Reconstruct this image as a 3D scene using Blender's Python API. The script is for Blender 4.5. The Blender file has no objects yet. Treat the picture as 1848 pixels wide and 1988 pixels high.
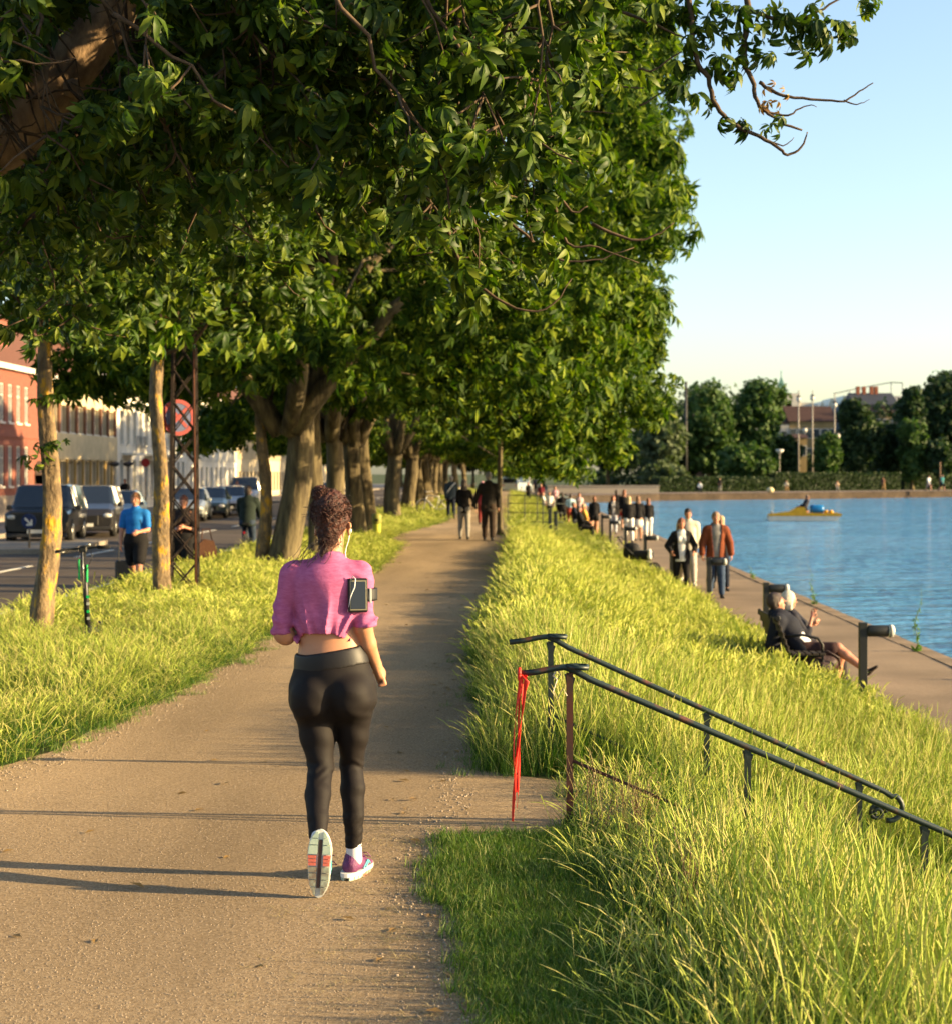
import bpy, math, random
import numpy as np
from mathutils import Vector, Matrix, Euler
R = math.radians
SC = bpy.context.scene
COL = SC.collection
rng = np.random.default_rng(7)
random.seed(7)

# ------------------------------------------------------------------ camera, world, sun, exposure
F = 3200.0                       # focal length in units of a 1848 px wide frame
CAMZ = 1.8
cd = bpy.data.cameras.new('camera')
cam = bpy.data.objects.new('camera', cd); COL.objects.link(cam)
cam.location = (0, 0, CAMZ); cam.rotation_euler = (R(90), 0, 0)
cd.sensor_fit = 'HORIZONTAL'; cd.sensor_width = 36.0
cd.lens = F / 1848 * 36
cd.shift_x = -61 / 1848; cd.shift_y = -76 / 1848
cd.clip_start = 0.1; cd.clip_end = 3000
cd.dof.use_dof = True; cd.dof.focus_distance = 8.0; cd.dof.aperture_fstop = 4.6
SC.camera = cam

SUN_EL, SUN_AZ = 14.3, -7.0        # elevation; degrees towards the camera side from +X
SKY_STRENGTH, SUN_STRENGTH, EXPOSURE = 0.092, 5.0, 1.85
w = bpy.data.worlds.new('World'); SC.world = w; w.use_nodes = True
nt = w.node_tree; nt.nodes.clear()
sky = nt.nodes.new('ShaderNodeTexSky'); sky.sky_type = 'NISHITA'; sky.sun_disc = False
sky.sun_elevation = R(SUN_EL); sky.sun_rotation = R(90 - SUN_AZ)
sky.air_density = 1.0; sky.dust_density = 1.4; sky.ozone_density = 1.2
bg = nt.nodes.new('ShaderNodeBackground'); bg.inputs[1].default_value = SKY_STRENGTH
wo = nt.nodes.new('ShaderNodeOutputWorld')
nt.links.new(sky.outputs[0], bg.inputs[0]); nt.links.new(bg.outputs[0], wo.inputs[0])
sl = bpy.data.lights.new('sun', 'SUN'); sl.energy = SUN_STRENGTH; sl.angle = R(0.5); sl.color = (1.0, 0.74, 0.38)
so = bpy.data.objects.new('sun', sl); COL.objects.link(so)
sd = Vector((math.cos(R(SUN_AZ)) * math.cos(R(SUN_EL)), math.sin(R(SUN_AZ)) * math.cos(R(SUN_EL)), math.sin(R(SUN_EL))))
so.rotation_euler = sd.to_track_quat('Z', 'Y').to_euler(); so.location = (40, -5, 20)
vs = SC.view_settings
vs.view_transform = 'Standard'; vs.look = 'None'; vs.gamma = 1.0; vs.use_curve_mapping = False; vs.exposure = EXPOSURE
SC.cycles.max_bounces = 6; SC.cycles.transparent_max_bounces = 6

LOWZ, ROADZ, WATERZ = -0.85, -0.35, -1.15
def at(px, s):                    # photo column and scale (px per metre) -> X, Y on the ground
    return ((px - 985) / s, F / s)

# ------------------------------------------------------------------ materials
MC = {}
def nodes(m):
    m.use_nodes = True; n = m.node_tree; return n, n.nodes, n.links
def mat(name, col, rough=0.6, metal=0.0, var=0.12, scale=6.0, bump=0.0, spec=0.3, stretch=(1, 1, 1), col2=None, bscale=None, coat=0.0, emis=None):
    if name in MC: return MC[name]
    col = tuple(c*.80 for c in col); col2 = tuple(c*.80 for c in col2) if col2 else None
    m = bpy.data.materials.new(name); n, N, L = nodes(m)
    b = N['Principled BSDF']
    b.inputs['Roughness'].default_value = rough; b.inputs['Metallic'].default_value = metal
    b.inputs['Specular IOR Level'].default_value = spec
    if coat: b.inputs['Coat Weight'].default_value = coat
    tc = N.new('ShaderNodeTexCoord'); mp = N.new('ShaderNodeMapping'); mp.inputs['Scale'].default_value = stretch
    L.new(tc.outputs['Object'], mp.inputs[0])
    nz = N.new('ShaderNodeTexNoise'); nz.inputs['Scale'].default_value = scale; nz.inputs['Detail'].default_value = 5; nz.inputs['Roughness'].default_value = 0.65
    L.new(mp.outputs[0], nz.inputs['Vector'])
    rp = N.new('ShaderNodeValToRGB'); L.new(nz.outputs['Fac'], rp.inputs[0])
    c2 = col2 if col2 else tuple(min(1, c * (1 + var)) for c in col)
    c1 = col if col2 else tuple(c * (1 - var) for c in col)
    rp.color_ramp.elements[0].position = 0.35; rp.color_ramp.elements[1].position = 0.65
    rp.color_ramp.elements[0].color = (*c1, 1); rp.color_ramp.elements[1].color = (*c2, 1)
    L.new(rp.outputs[0], b.inputs['Base Color'])
    if bump:
        nb = N.new('ShaderNodeTexNoise'); nb.inputs['Scale'].default_value = bscale or scale * 3; nb.inputs['Detail'].default_value = 4
        L.new(mp.outputs[0], nb.inputs['Vector'])
        bp = N.new('ShaderNodeBump'); bp.inputs['Strength'].default_value = bump; bp.inputs['Distance'].default_value = 0.02
        L.new(nb.outputs['Fac'], bp.inputs['Height']); L.new(bp.outputs[0], b.inputs['Normal'])
    MC[name] = m
    return m

def leaf_mat(name, c1, c2, c3, trans=0.3, rough=0.5, gloss=0.25, patchy=None):
    if name in MC: return MC[name]
    m = bpy.data.materials.new(name); n, N, L = nodes(m)
    b = N['Principled BSDF']; out = N['Material Output']
    b.inputs['Roughness'].default_value = rough; b.inputs['Specular IOR Level'].default_value = gloss
    g = N.new('ShaderNodeNewGeometry')
    rp = N.new('ShaderNodeValToRGB'); L.new(g.outputs['Random Per Island'], rp.inputs[0])
    e = rp.color_ramp.elements; e[0].color = (*c1, 1); e[1].color = (*c3, 1); e[1].position = 1.0
    k = e.new(0.6); k.color = (*c2, 1)
    L.new(rp.outputs[0], b.inputs['Base Color'])
    src = rp.outputs[0]
    if patchy:
        oi = N.new('ShaderNodeObjectInfo'); nz = N.new('ShaderNodeTexNoise'); nz.inputs['Scale'].default_value = 0.9; nz.inputs['Detail'].default_value = 3
        L.new(oi.outputs['Location'], nz.inputs['Vector']); mr = N.new('ShaderNodeMapRange'); mr.inputs[1].default_value = .4; mr.inputs[2].default_value = .62
        L.new(nz.outputs['Fac'], mr.inputs[0]); px = N.new('ShaderNodeMixRGB'); px.blend_type = 'MULTIPLY'; px.inputs[2].default_value = (*patchy, 1)
        L.new(mr.outputs[0], px.inputs[0]); L.new(rp.outputs[0], px.inputs[1]); src = px.outputs[0]; L.new(src, b.inputs['Base Color'])
    t = N.new('ShaderNodeBsdfTranslucent')
    mx = N.new('ShaderNodeMixRGB'); mx.blend_type = 'MULTIPLY'; mx.inputs[0].default_value = 1; mx.inputs[2].default_value = (1.25, 1.5, 0.5, 1)
    L.new(src, mx.inputs[1]); L.new(mx.outputs[0], t.inputs[0])
    ms = N.new('ShaderNodeMixShader'); ms.inputs[0].default_value = trans
    L.new(b.outputs[0], ms.inputs[1]); L.new(t.outputs[0], ms.inputs[2]); L.new(ms.outputs[0], out.inputs[0])
    MC[name] = m
    return m

# ------------------------------------------------------------------ mesh building
class MB:
    def __init__(s): s.v = []; s.f = []
    def add(s, v, f):
        o = len(s.v); s.v.extend(tuple(map(float, p)) for p in v); s.f.extend([tuple(o + i for i in q) for q in f]); return s
    def box(s, x0, x1, y0, y1, z0, z1):
        return s.add([(x0,y0,z0),(x1,y0,z0),(x1,y1,z0),(x0,y1,z0),(x0,y0,z1),(x1,y0,z1),(x1,y1,z1),(x0,y1,z1)],
                     [(0,3,2,1),(4,5,6,7),(0,1,5,4),(1,2,6,5),(2,3,7,6),(3,0,4,7)])
    def bbox(s, x0, x1, y0, y1, z0, z1, b=0.01):     # bevelled box
        def ring(z, i): return [(x0+i,y0+b*0+i*0+ (b if 0 else 0)+0,z)]
        pts = []
        for z, i in ((z0, b), (z0+b, 0), (z1-b, 0), (z1, b)):
            a0, a1, c0, c1 = x0+i, x1-i, y0+i, y1-i
            pts += [(a0+b,c0,z),(a1-b,c0,z),(a1,c0+b,z),(a1,c1-b,z),(a1-b,c1,z),(a0+b,c1,z),(a0,c1-b,z),(a0,c0+b,z)]
        f = [tuple(range(7,-1,-1)), tuple(range(24,32))]
        for k in range(3):
            for i in range(8):
                j = (i+1) % 8; f.append((k*8+i, k*8+j, k*8+8+j, k*8+8+i))
        return s.add(pts, f)
    def prism(s, poly, y0, y1, axis='y'):             # polygon in the other two axes, extruded
        n = len(poly)
        def P(a, b, t): return {'y': (a, t, b), 'x': (t, a, b), 'z': (a, b, t)}[axis]
        v = [P(a, b, y0) for a, b in poly] + [P(a, b, y1) for a, b in poly]
        f = [tuple(range(n-1,-1,-1)), tuple(range(n, 2*n))] + [(i, (i+1)%n, n+(i+1)%n, n+i) for i in range(n)]
        return s.add(v, f)
    def tube(s, pts, rad, n=8, cap=True, flat=1.0):
        pts = [Vector(p) for p in pts]
        if not hasattr(rad, '__len__'): rad = [rad]*len(pts)
        up = Vector((0.123, 0.31, 0.94)); rings = []
        for i, p in enumerate(pts):
            t = (pts[min(i+1, len(pts)-1)] - pts[max(i-1, 0)])
            if t.length < 1e-9: t = Vector((0,0,1))
            t.normalize()
            if abs(t.dot(up)) > 0.95: up = Vector((0.9, 0.2, 0.1))
            a = t.cross(up).normalized(); b = t.cross(a).normalized()
            rings.append([p + a*(math.cos(2*math.pi*k/n)*rad[i]) + b*(math.sin(2*math.pi*k/n)*rad[i]*flat) for k in range(n)])
        v = [q for r in rings for q in r]; f = []
        for i in range(len(pts)-1):
            for k in range(n):
                f.append((i*n+k, i*n+(k+1)%n, (i+1)*n+(k+1)%n, (i+1)*n+k))
        if cap: f += [tuple(range(n-1,-1,-1)), tuple(range((len(pts)-1)*n, len(pts)*n))]
        return s.add(v, f)
    def lathe(s, prof, c=(0,0,0), n=20, axis='z'):     # prof: (radius, height)
        v = []; 
        for r, h in prof:
            for k in range(n):
                a = 2*math.pi*k/n; x, y = r*math.cos(a), r*math.sin(a)
                p = {'z': (x, y, h), 'y': (x, h, y), 'x': (h, x, y)}[axis]
                v.append((c[0]+p[0], c[1]+p[1], c[2]+p[2]))
        m = len(prof); f = []
        for i in range(m-1):
            for k in range(n): f.append((i*n+k, i*n+(k+1)%n, (i+1)*n+(k+1)%n, (i+1)*n+k))
        f += [tuple(range(n-1,-1,-1)), tuple(range((m-1)*n, m*n))]
        return s.add(v, f)
    def ell(s, c, r, n=10, m=7):
        prof = [(math.sin(math.pi*(i+0.02)/(m+0.04)), -math.cos(math.pi*(i+0.02)/(m+0.04))) for i in range(m+1)]
        v = []; 
        for q, h in prof:
            for k in range(n):
                a = 2*math.pi*k/n; v.append((c[0]+q*math.cos(a)*r[0], c[1]+q*math.sin(a)*r[1], c[2]+h*r[2]))
        f = []
        for i in range(m):
            for k in range(n): f.append((i*n+k, i*n+(k+1)%n, (i+1)*n+(k+1)%n, (i+1)*n+k))
        f += [tuple(range(n-1,-1,-1)), tuple(range(m*n, (m+1)*n))]
        return s.add(v, f)
    def mesh(s, name, smooth=False):
        me = bpy.data.meshes.new(name); me.from_pydata(s.v, [], s.f); me.update()
        if smooth: me.shade_smooth()
        return me
    def obj(s, name, m, parent=None, smooth=False, local=True):
        return link(name, s.mesh(name, smooth), m, parent, local)

def link(name, me, m, parent=None, local=True):
    o = bpy.data.objects.new(name, me); COL.objects.link(o)
    ms = m if isinstance(m, (list, tuple)) else [m]
    if len(me.materials) == 0:
        for q in ms: me.materials.append(q)
    if parent is not None:
        o.parent = parent
        if not local: o.matrix_parent_inverse = Matrix.Translation(-Vector(parent_loc(parent)))
    return o
def parent_loc(p):
    l = Vector(p.location)
    return l
def tag(o, label=None, cat=None, group=None, kind=None):
    if label: o['label'] = label
    if cat: o['category'] = cat
    if group: o['group'] = group
    if kind: o['kind'] = kind
    return o
def thing(name, label, cat, loc=(0,0,0), rz=0.0, group=None):
    o = bpy.data.objects.new(name, None); COL.objects.link(o); o.location = loc; o.rotation_euler = (0,0,rz)
    o.empty_display_size = 0.2
    return tag(o, label, cat, group)
def struct(name, mb, m, smooth=False):
    return tag(mb.obj(name, m, smooth=smooth), kind='structure')
KIDS = {}
def copy_tree(o, parent=None):
    c = o.copy(); COL.objects.link(c)
    if parent is not None: c.parent = parent
    for ch in list(o.children): copy_tree(ch, c)
    return c
def np_mesh(name, v, faces, loops_per=None, smooth=False):
    """v (N,3) array, faces (M,k) int array"""
    me = bpy.data.meshes.new(name)
    v = np.asarray(v, np.float32); faces = np.asarray(faces, np.int32); M, k = faces.shape
    me.vertices.add(len(v)); me.vertices.foreach_set('co', v.ravel())
    me.loops.add(M*k); me.loops.foreach_set('vertex_index', faces.ravel())
    me.polygons.add(M); me.polygons.foreach_set('loop_start', np.arange(0, M*k, k, dtype=np.int32))
    me.polygons.foreach_set('loop_total', np.full(M, k, np.int32))
    me.update(calc_edges=True); me.validate()
    if smooth: me.shade_smooth()
    return me

# ------------------------------------------------------------------ signed-distance bodies
def nets(D, org, h):
    S = D < 0
    c = [S[i:S.shape[0]-1+i, j:S.shape[1]-1+j, k:S.shape[2]-1+k] for i in (0,1) for j in (0,1) for k in (0,1)]
    cnt = sum(x.astype(np.int8) for x in c); mask = (cnt > 0) & (cnt < 8)
    idx = np.full(mask.shape, -1, np.int32); ii = np.argwhere(mask); idx[mask] = np.arange(len(ii))
    pos = np.zeros((len(ii), 3)); n = np.zeros(len(ii))
    I, J, K = ii.T
    for ax in range(3):
        o1, o2 = [a for a in range(3) if a != ax]
        for a in (0,1):
            for b in (0,1):
                p = [I, J, K]; off = [0,0,0]; off[o1] = a; off[o2] = b
                q0 = tuple(p[t] + off[t] for t in range(3)); off1 = list(off); off1[ax] = 1
                q1 = tuple(p[t] + off1[t] for t in range(3))
                d0, d1 = D[q0], D[q1]; cr = (d0 < 0) != (d1 < 0)
                t = np.where(cr, d0 / np.where(d0 == d1, 1, d0 - d1), 0)
                e = np.zeros((len(ii), 3)); e[:, o1] = a; e[:, o2] = b; e[:, ax] = t
                pos[cr] += e[cr]; n[cr] += 1
    pos = (ii + pos / n[:, None]) * h + org
    fs = []
    for ax in range(3):
        o1, o2 = [(1,2),(2,0),(0,1)][ax]
        sl0 = [slice(None)]*3; sl1 = [slice(None)]*3
        sl0[ax] = slice(0, -1); sl1[ax] = slice(1, None)
        A, B = S[tuple(sl0)], S[tuple(sl1)]
        X = A != B
        e = np.argwhere(X)
        e = e[(e[:, o1] > 0) & (e[:, o2] > 0) & (e[:, o1] < D.shape[o1]-1) & (e[:, o2] < D.shape[o2]-1)]
        sg = A[tuple(e.T)]
        def g(da, db):
            q = e.copy(); q[:, o1] += da; q[:, o2] += db; return idx[tuple(q.T)]
        q = np.stack([g(-1,-1), g(0,-1), g(0,0), g(-1,0)], 1)
        q[~sg] = q[~sg][:, ::-1]
        fs.append(q)
    return pos, np.concatenate(fs)

def sdf_mesh(name, prims, h, post=None, pad=0.03, smooth_it=1):
    """prims: (a, b, (rxa, rya), (rxb, ryb), u, k). elliptical capsules, u = direction of rx"""
    P = []
    for p in prims:
        a, b, ra, rb = np.array(p[0], float), np.array(p[1], float), p[2], p[3]
        if not hasattr(ra, '__len__'): ra = (ra, ra)
        if not hasattr(rb, '__len__'): rb = (rb, rb)
        u = np.array(p[4] if len(p) > 4 and p[4] is not None else (1,0,0), float); k = p[5] if len(p) > 5 else 0.02
        P.append((a, b, ra, rb, u / np.linalg.norm(u), k))
    lo = np.min([np.minimum(p[0]-max(p[2]), p[1]-max(p[3])) for p in P], 0) - pad
    hi = np.max([np.maximum(p[0]+max(p[2]), p[1]+max(p[3])) for p in P], 0) + pad
    n = np.ceil((hi - lo) / h).astype(int) + 1
    D = np.full(tuple(n), 1.0, np.float64)
    ax = [lo[i] + np.arange(n[i]) * h for i in range(3)]
    for a, b, ra, rb, u, k in P:
        pd = k + 2*h + 0.01
        l = np.minimum(a - max(ra), b - max(rb)) - pd; m = np.maximum(a + max(ra), b + max(rb)) + pd
        i0 = np.maximum(((l - lo) / h).astype(int), 0); i1 = np.minimum(((m - lo) / h).astype(int) + 2, n)
        X, Y, Z = np.meshgrid(ax[0][i0[0]:i1[0]], ax[1][i0[1]:i1[1]], ax[2][i0[2]:i1[2]], indexing='ij')
        ab = b - a; L2 = ab @ ab
        px, py, pz = X - a[0], Y - a[1], Z - a[2]
        t = np.clip((px*ab[0] + py*ab[1] + pz*ab[2]) / L2, 0, 1) if L2 > 1e-12 else np.zeros_like(X)
        qx, qy, qz = px - t*ab[0], py - t*ab[1], pz - t*ab[2]
        r1 = ra[0] + (rb[0]-ra[0])*t; r2 = ra[1] + (rb[1]-ra[1])*t
        if abs(ra[0]-ra[1]) < 1e-6 and abs(rb[0]-rb[1]) < 1e-6:
            d = np.sqrt(qx*qx+qy*qy+qz*qz) - r1
        else:
            qu = qx*u[0] + qy*u[1] + qz*u[2]; q2 = np.maximum(qx*qx+qy*qy+qz*qz - qu*qu, 0)
            g = np.sqrt((qu/r1)**2 + q2/(r2*r2))
            d = (g - 1) * np.minimum(r1, r2) * np.where(g > 1e-6, 1, 1)
            # better distance estimate
            gg = np.sqrt((qu/r1**2)**2 + q2/(r2**4)) + 1e-9
            d = np.where(g > 0.4, g*(g-1)/gg, d)
        s = tuple(slice(i0[i], i1[i]) for i in range(3))
        o = D[s]
        if k > 0:
            hh = np.clip(0.5 + 0.5*(o - d)/k, 0, 1); D[s] = o*(1-hh) + d*hh - k*hh*(1-hh)
        else: D[s] = np.minimum(o, d)
    if post is not None:
        X, Y, Z = np.meshgrid(ax[0], ax[1], ax[2], indexing='ij'); D = post(D, X, Y, Z)
        D[0] = D[-1] = 1; D[:,0] = D[:,-1] = 1; D[:,:,0] = D[:,:,-1] = 1
    v, f = nets(D, lo, h)
    return np_mesh(name, v, f, smooth=True)

def ell(c, r, k=0.02, u=None):
    """ellipsoid with x radius r0, y/z radius ~ r1,r2 (made of a short vertical capsule)"""
    c = np.array(c, float); dz = max(r[2] - r[1], 0.0)
    return (c - [0,0,dz], c + [0,0,dz], (r[0], r[1]), (r[0], r[1]), (1,0,0), k)
# ------------------------------------------------------------------ ground
def bed_mat(name, stops, scale, bump=0.3, rough=0.9, big=0.5, wet=None):
    stops = [(p_, tuple(c_*.80 for c_ in q_)) for p_, q_ in stops]
    m = bpy.data.materials.new(name); n, N, L = nodes(m); b = N['Principled BSDF']
    b.inputs['Roughness'].default_value = rough; b.inputs['Specular IOR Level'].default_value = 0.15
    tc = N.new('ShaderNodeTexCoord')
    nz = N.new('ShaderNodeTexNoise'); nz.inputs['Scale'].default_value = scale; nz.inputs['Detail'].default_value = 6; nz.inputs['Roughness'].default_value = 0.8
    L.new(tc.outputs['Object'], nz.inputs['Vector'])
    n2 = N.new('ShaderNodeTexNoise'); n2.inputs['Scale'].default_value = big; n2.inputs['Detail'].default_value = 4
    m2 = N.new('ShaderNodeMapping'); m2.inputs['Scale'].default_value = (1.6, .35, 1) if name == 'gravel' else (1, 1, 1); L.new(tc.outputs['Object'], m2.inputs[0]); L.new(m2.outputs[0], n2.inputs['Vector'])
    rp = N.new('ShaderNodeValToRGB'); L.new(nz.outputs['Fac'], rp.inputs[0])
    e = rp.color_ramp.elements; e[0].position = stops[0][0]; e[0].color = (*stops[0][1], 1); e[1].position = stops[-1][0]; e[1].color = (*stops[-1][1], 1)
    for p, c in stops[1:-1]:
        k = e.new(p); k.color = (*c, 1)
    r2 = N.new('ShaderNodeMapRange'); L.new(n2.outputs['Fac'], r2.inputs[0]); r2.inputs[1].default_value = 0.3; r2.inputs[2].default_value = 0.7; r2.inputs[3].default_value = 0.66; r2.inputs[4].default_value = 1.20
    mx = N.new('ShaderNodeVectorMath'); mx.operation = 'SCALE'; L.new(rp.outputs[0], mx.inputs[0]); L.new(r2.outputs[0], mx.inputs['Scale'])
    L.new(mx.outputs[0], b.inputs['Base Color'])
    bp = N.new('ShaderNodeBump'); bp.inputs['Strength'].default_value = bump; bp.inputs['Distance'].default_value = 0.02
    L.new(nz.outputs['Fac'], bp.inputs['Height']); L.new(bp.outputs[0], b.inputs['Normal'])
    return m
M_GRAVEL = bed_mat('gravel', [(0.3, (0.14, 0.090, 0.050)), (0.46, (0.335, 0.238, 0.138)), (0.6, (0.47, 0.345, 0.210)), (0.72, (0.64, 0.52, 0.36))], 70, 0.85)
M_SOIL = bed_mat('soil', [(0.3, (0.035, 0.04, 0.012)), (0.7, (0.09, 0.10, 0.03))], 9, 0.6)
M_LOWPATH = bed_mat('lower_path', [(0.3, (0.24, 0.17, 0.11)), (0.7, (0.35, 0.26, 0.175))], 30, 0.2)
M_ASPHALT = bed_mat('asphalt', [(0.3, (0.085, 0.066, 0.05)), (0.7, (0.14, 0.11, 0.085))], 40, 0.12, 0.8)
M_PAVE = bed_mat('pavement', [(0.3, (0.25, 0.21, 0.17)), (0.7, (0.34, 0.29, 0.24))], 6, 0.1)
M_STONE = bed_mat('kerbstone', [(0.3, (0.24, 0.2, 0.16)), (0.7, (0.36, 0.31, 0.25))], 12, 0.2)
M_QUAY = bed_mat('quay_stone', [(0.3, (0.10, 0.075, 0.05)), (0.7, (0.20, 0.155, 0.11))], 2.0, 0.3)
M_LAND = bed_mat('far_land', [(0.3, (0.05, 0.07, 0.02)), (0.7, (0.10, 0.12, 0.04))], 0.8, 0.3)

def smooth(a, b, x):
    t = np.clip((x - a) / (b - a), 0, 1); return t*t*(3-2*t)
RE_Y = [4, 5.6, 6.5, 7.4, 8.0, 9.9, 12, 15, 20, 31, 44, 57, 100, 170]
RE_X = [0.0, -.10, -.235, -.29, -.29, -.20, -.22, -.30, -.24, .02, .14, 0.2, 0.4, 0.6]
LE_Y = [4, 9.9, 11.5, 15.1, 18.5, 25, 31.7, 37, 41, 44, 50, 57, 62, 75, 86, 120, 170]
LE_X = [-3.4, -3.05, -2.81, -2.57, -2.57, -2.5, -2.42, -2.5, -2.7, -3.25, -3.1, -2.5, -2.3, -2.6, -3.0, -3.0, -3.0]
def wob(y, ph=0): return 0.035*np.sin(y*2.3+ph) + 0.03*np.sin(y*5.1+ph*2) + 0.02*np.sin(y*11.7+ph)
def r_edge(y): return np.interp(y, RE_Y, RE_X) + wob(y)
def l_edge(y): return np.interp(y, LE_Y, LE_X) + wob(y, 2)
def lowedge(y): return np.interp(y, [0, 14, 20, 30, 60, 120], [3.9, 3.95, 3.95, 3.75, 3.7, 3.7]) + wob(y, 4)
def gz(x, y):
    x = np.asarray(x, float)
    t = np.clip((x - 0.32) / 2.35, 0, 1)
    s = 0.75*t + 0.25*(t*t*(3-2*t))
    return LOWZ * s
# land under everything on this side of the lake
struct('ground', MB().add([(-1500,-200,-1.0),(4.5,-200,-1.0),(4.5,166,-1.0),(4.5,3000,-1.0),(-1500,3000,-1.0)], [(0,1,2,3,4)]), M_LAND)
BANK = [(5.9, 160.0), (16, 174), (34, 186), (58, 203), (120, 250), (300, 390), (1400, 1250)]
farpoly = [(x, y, -.45) for x, y in BANK] + [(1400, 3000, -.45), (4.0, 3000, -.45), (4.0, 160, -.45)]
struct('far_ground', MB().add(farpoly, [tuple(range(len(farpoly)))]), M_LAND)
# embankment with verges
xs = np.concatenate([np.linspace(-5.82, -3, 12), np.linspace(-2.8, 0.2, 10), np.linspace(0.32, 4.15, 24)])
ys = np.concatenate([np.linspace(-12, 4, 5), np.linspace(4.5, 40, 72), np.linspace(42, 166, 40)])
X, Y = np.meshgrid(xs, ys, indexing='ij')
Z = gz(X, Y) + np.where(X > 0.35, 0.02*np.sin(X*3.1+Y*1.7)*np.sin(Y*0.9), 0) * (X < 3.6)
Z = np.where(X > 3.7, LOWZ - 0.03, Z)
Z = Z - 0.001
nx, ny = X.shape
idx = np.arange(nx*ny).reshape(nx, ny)
fc = np.stack([idx[:-1,:-1].ravel(), idx[1:,:-1].ravel(), idx[1:,1:].ravel(), idx[:-1,1:].ravel()], 1)
tag(link('embankment', np_mesh('embankment', np.stack([X.ravel(), Y.ravel(), Z.ravel()], 1), fc, smooth=True), M_SOIL), kind='structure')
def strip(name, m, le, re, y0, y1, n, z, kind='structure', cols=2):
    yy = np.linspace(y0, y1, n); v = []; f = []
    for y in yy:
        a, b = le(y), re(y)
        for c in range(cols): v.append((a + (b-a)*c/(cols-1), y, z(y) if callable(z) else z))
    for i in range(n-1):
        for c in range(cols-1): f.append((i*cols+c, i*cols+c+1, (i+1)*cols+c+1, (i+1)*cols+c))
    return tag(MB().add(v, f).obj(name, m), kind=kind)
STX0, STX1, STY0, STY1 = 0.30, 2.45, 8.36, 9.86            # staircase
def pr_edge(y):
    e = float(r_edge(y))
    return max(e, 0.31 * float(smooth(8.05, 8.25, y) * (1 - smooth(9.55, 9.95, y))) + e * (1 - float(smooth(8.05, 8.25, y) * (1 - smooth(9.55, 9.95, y)))))
strip('gravel_path', M_GRAVEL, lambda y: float(l_edge(y)) - .06, lambda y: pr_edge(y) + .05, -12, 166, 900, 0.004, cols=3)
strip('lower_path', M_LOWPATH, lambda y: 3.62, lambda y: 6.05, -12, 162, 90, LOWZ, cols=2)
# quay edge: coping stones as parts of the near stretch, wall below
q = tag(MB().box(6.0, 6.32, -12, 172, -2.0, LOWZ - 0.12).obj('quay_wall', M_QUAY), kind='structure')
cop = MB().box(-.135, .135, -.49, .49, -.12, .012).mesh('coping_stone'); cop.materials.append(M_LOWPATH)
for i in range(120):
    o = bpy.data.objects.new('coping_stone', cop); COL.objects.link(o); o.parent = q
    o.location = (6.19 + random.uniform(-.012, .012), 14 + i*1.0, LOWZ + random.uniform(-.006, .006))
tag(MB().box(6.05, 6.32, -12, 13.49, LOWZ-.12, LOWZ+.01).box(6.05, 6.32, 133.51, 172, LOWZ-.12, LOWZ+.01).obj('quay_coping', M_LOWPATH, q), kind='stuff')
# road side
M_WHITE = mat('white_paint', (0.7, 0.68, 0.62), 0.7)
struct('road', MB().add([(-5.98,-20,ROADZ),(-5.98,300,ROADZ),(-16.7,300,ROADZ),(-16.7,-20,ROADZ)], [(0,1,2,3)]), M_ASPHALT)
struct('cycle_lane', MB().add([(-6.05,-20,ROADZ+.004),(-7.6,-20,ROADZ+.004),(-7.6,300,ROADZ+.004),(-6.05,300,ROADZ+.004)], [(0,1,2,3)]), bed_mat('cycle_asphalt', [(0.3, (0.12, 0.085, 0.068)), (0.7, (0.17, 0.125, 0.10))], 40, 0.12, 0.85))
tag(MB().box(-7.75, -7.63, -20, 300, ROADZ+.001, ROADZ+.008).obj('lane_line', M_WHITE), kind='structure')
for i in range(24):
    tag(MB().box(-11.05, -10.93, 10+i*8, 14+i*8, ROADZ+.001, ROADZ+.008).obj('lane_dash', M_WHITE), kind='structure')
k1 = tag(MB().box(-5.99, -5.80, -20, 9.0, -.7, 0.012).box(-5.99, -5.80, 129.02, 300, -.7, .012).obj('kerb', M_STONE), kind='structure')
ks = MB().box(-.095, .095, -.494, .494, -.35, 0).mesh('kerb_stone'); ks.materials.append(M_STONE)
for i in range(120):
    o = bpy.data.objects.new('kerb_stone', ks); COL.objects.link(o); o.parent = k1
    o.location = (-5.895 + random.uniform(-.01, .01), 9.5 + i, 0.012 + random.uniform(-.008, .008))
struct('far_pavement', MB().box(-40, -16.75, -20, 300, -1.1, -.22), M_PAVE)
struct('far_kerb', MB().box(-16.75, -16.6, -20, 300, -1.1, -.205), M_STONE)
isl = MB().prism([(-15.2, 43.5), (-12.0, 43.5), (-11.7, 44.2), (-12.0, 49.5), (-12.8, 50.6), (-15.2, 50.6)], ROADZ-.1, ROADZ+.13, 'z')
struct('traffic_island', isl, M_STONE)

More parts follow.
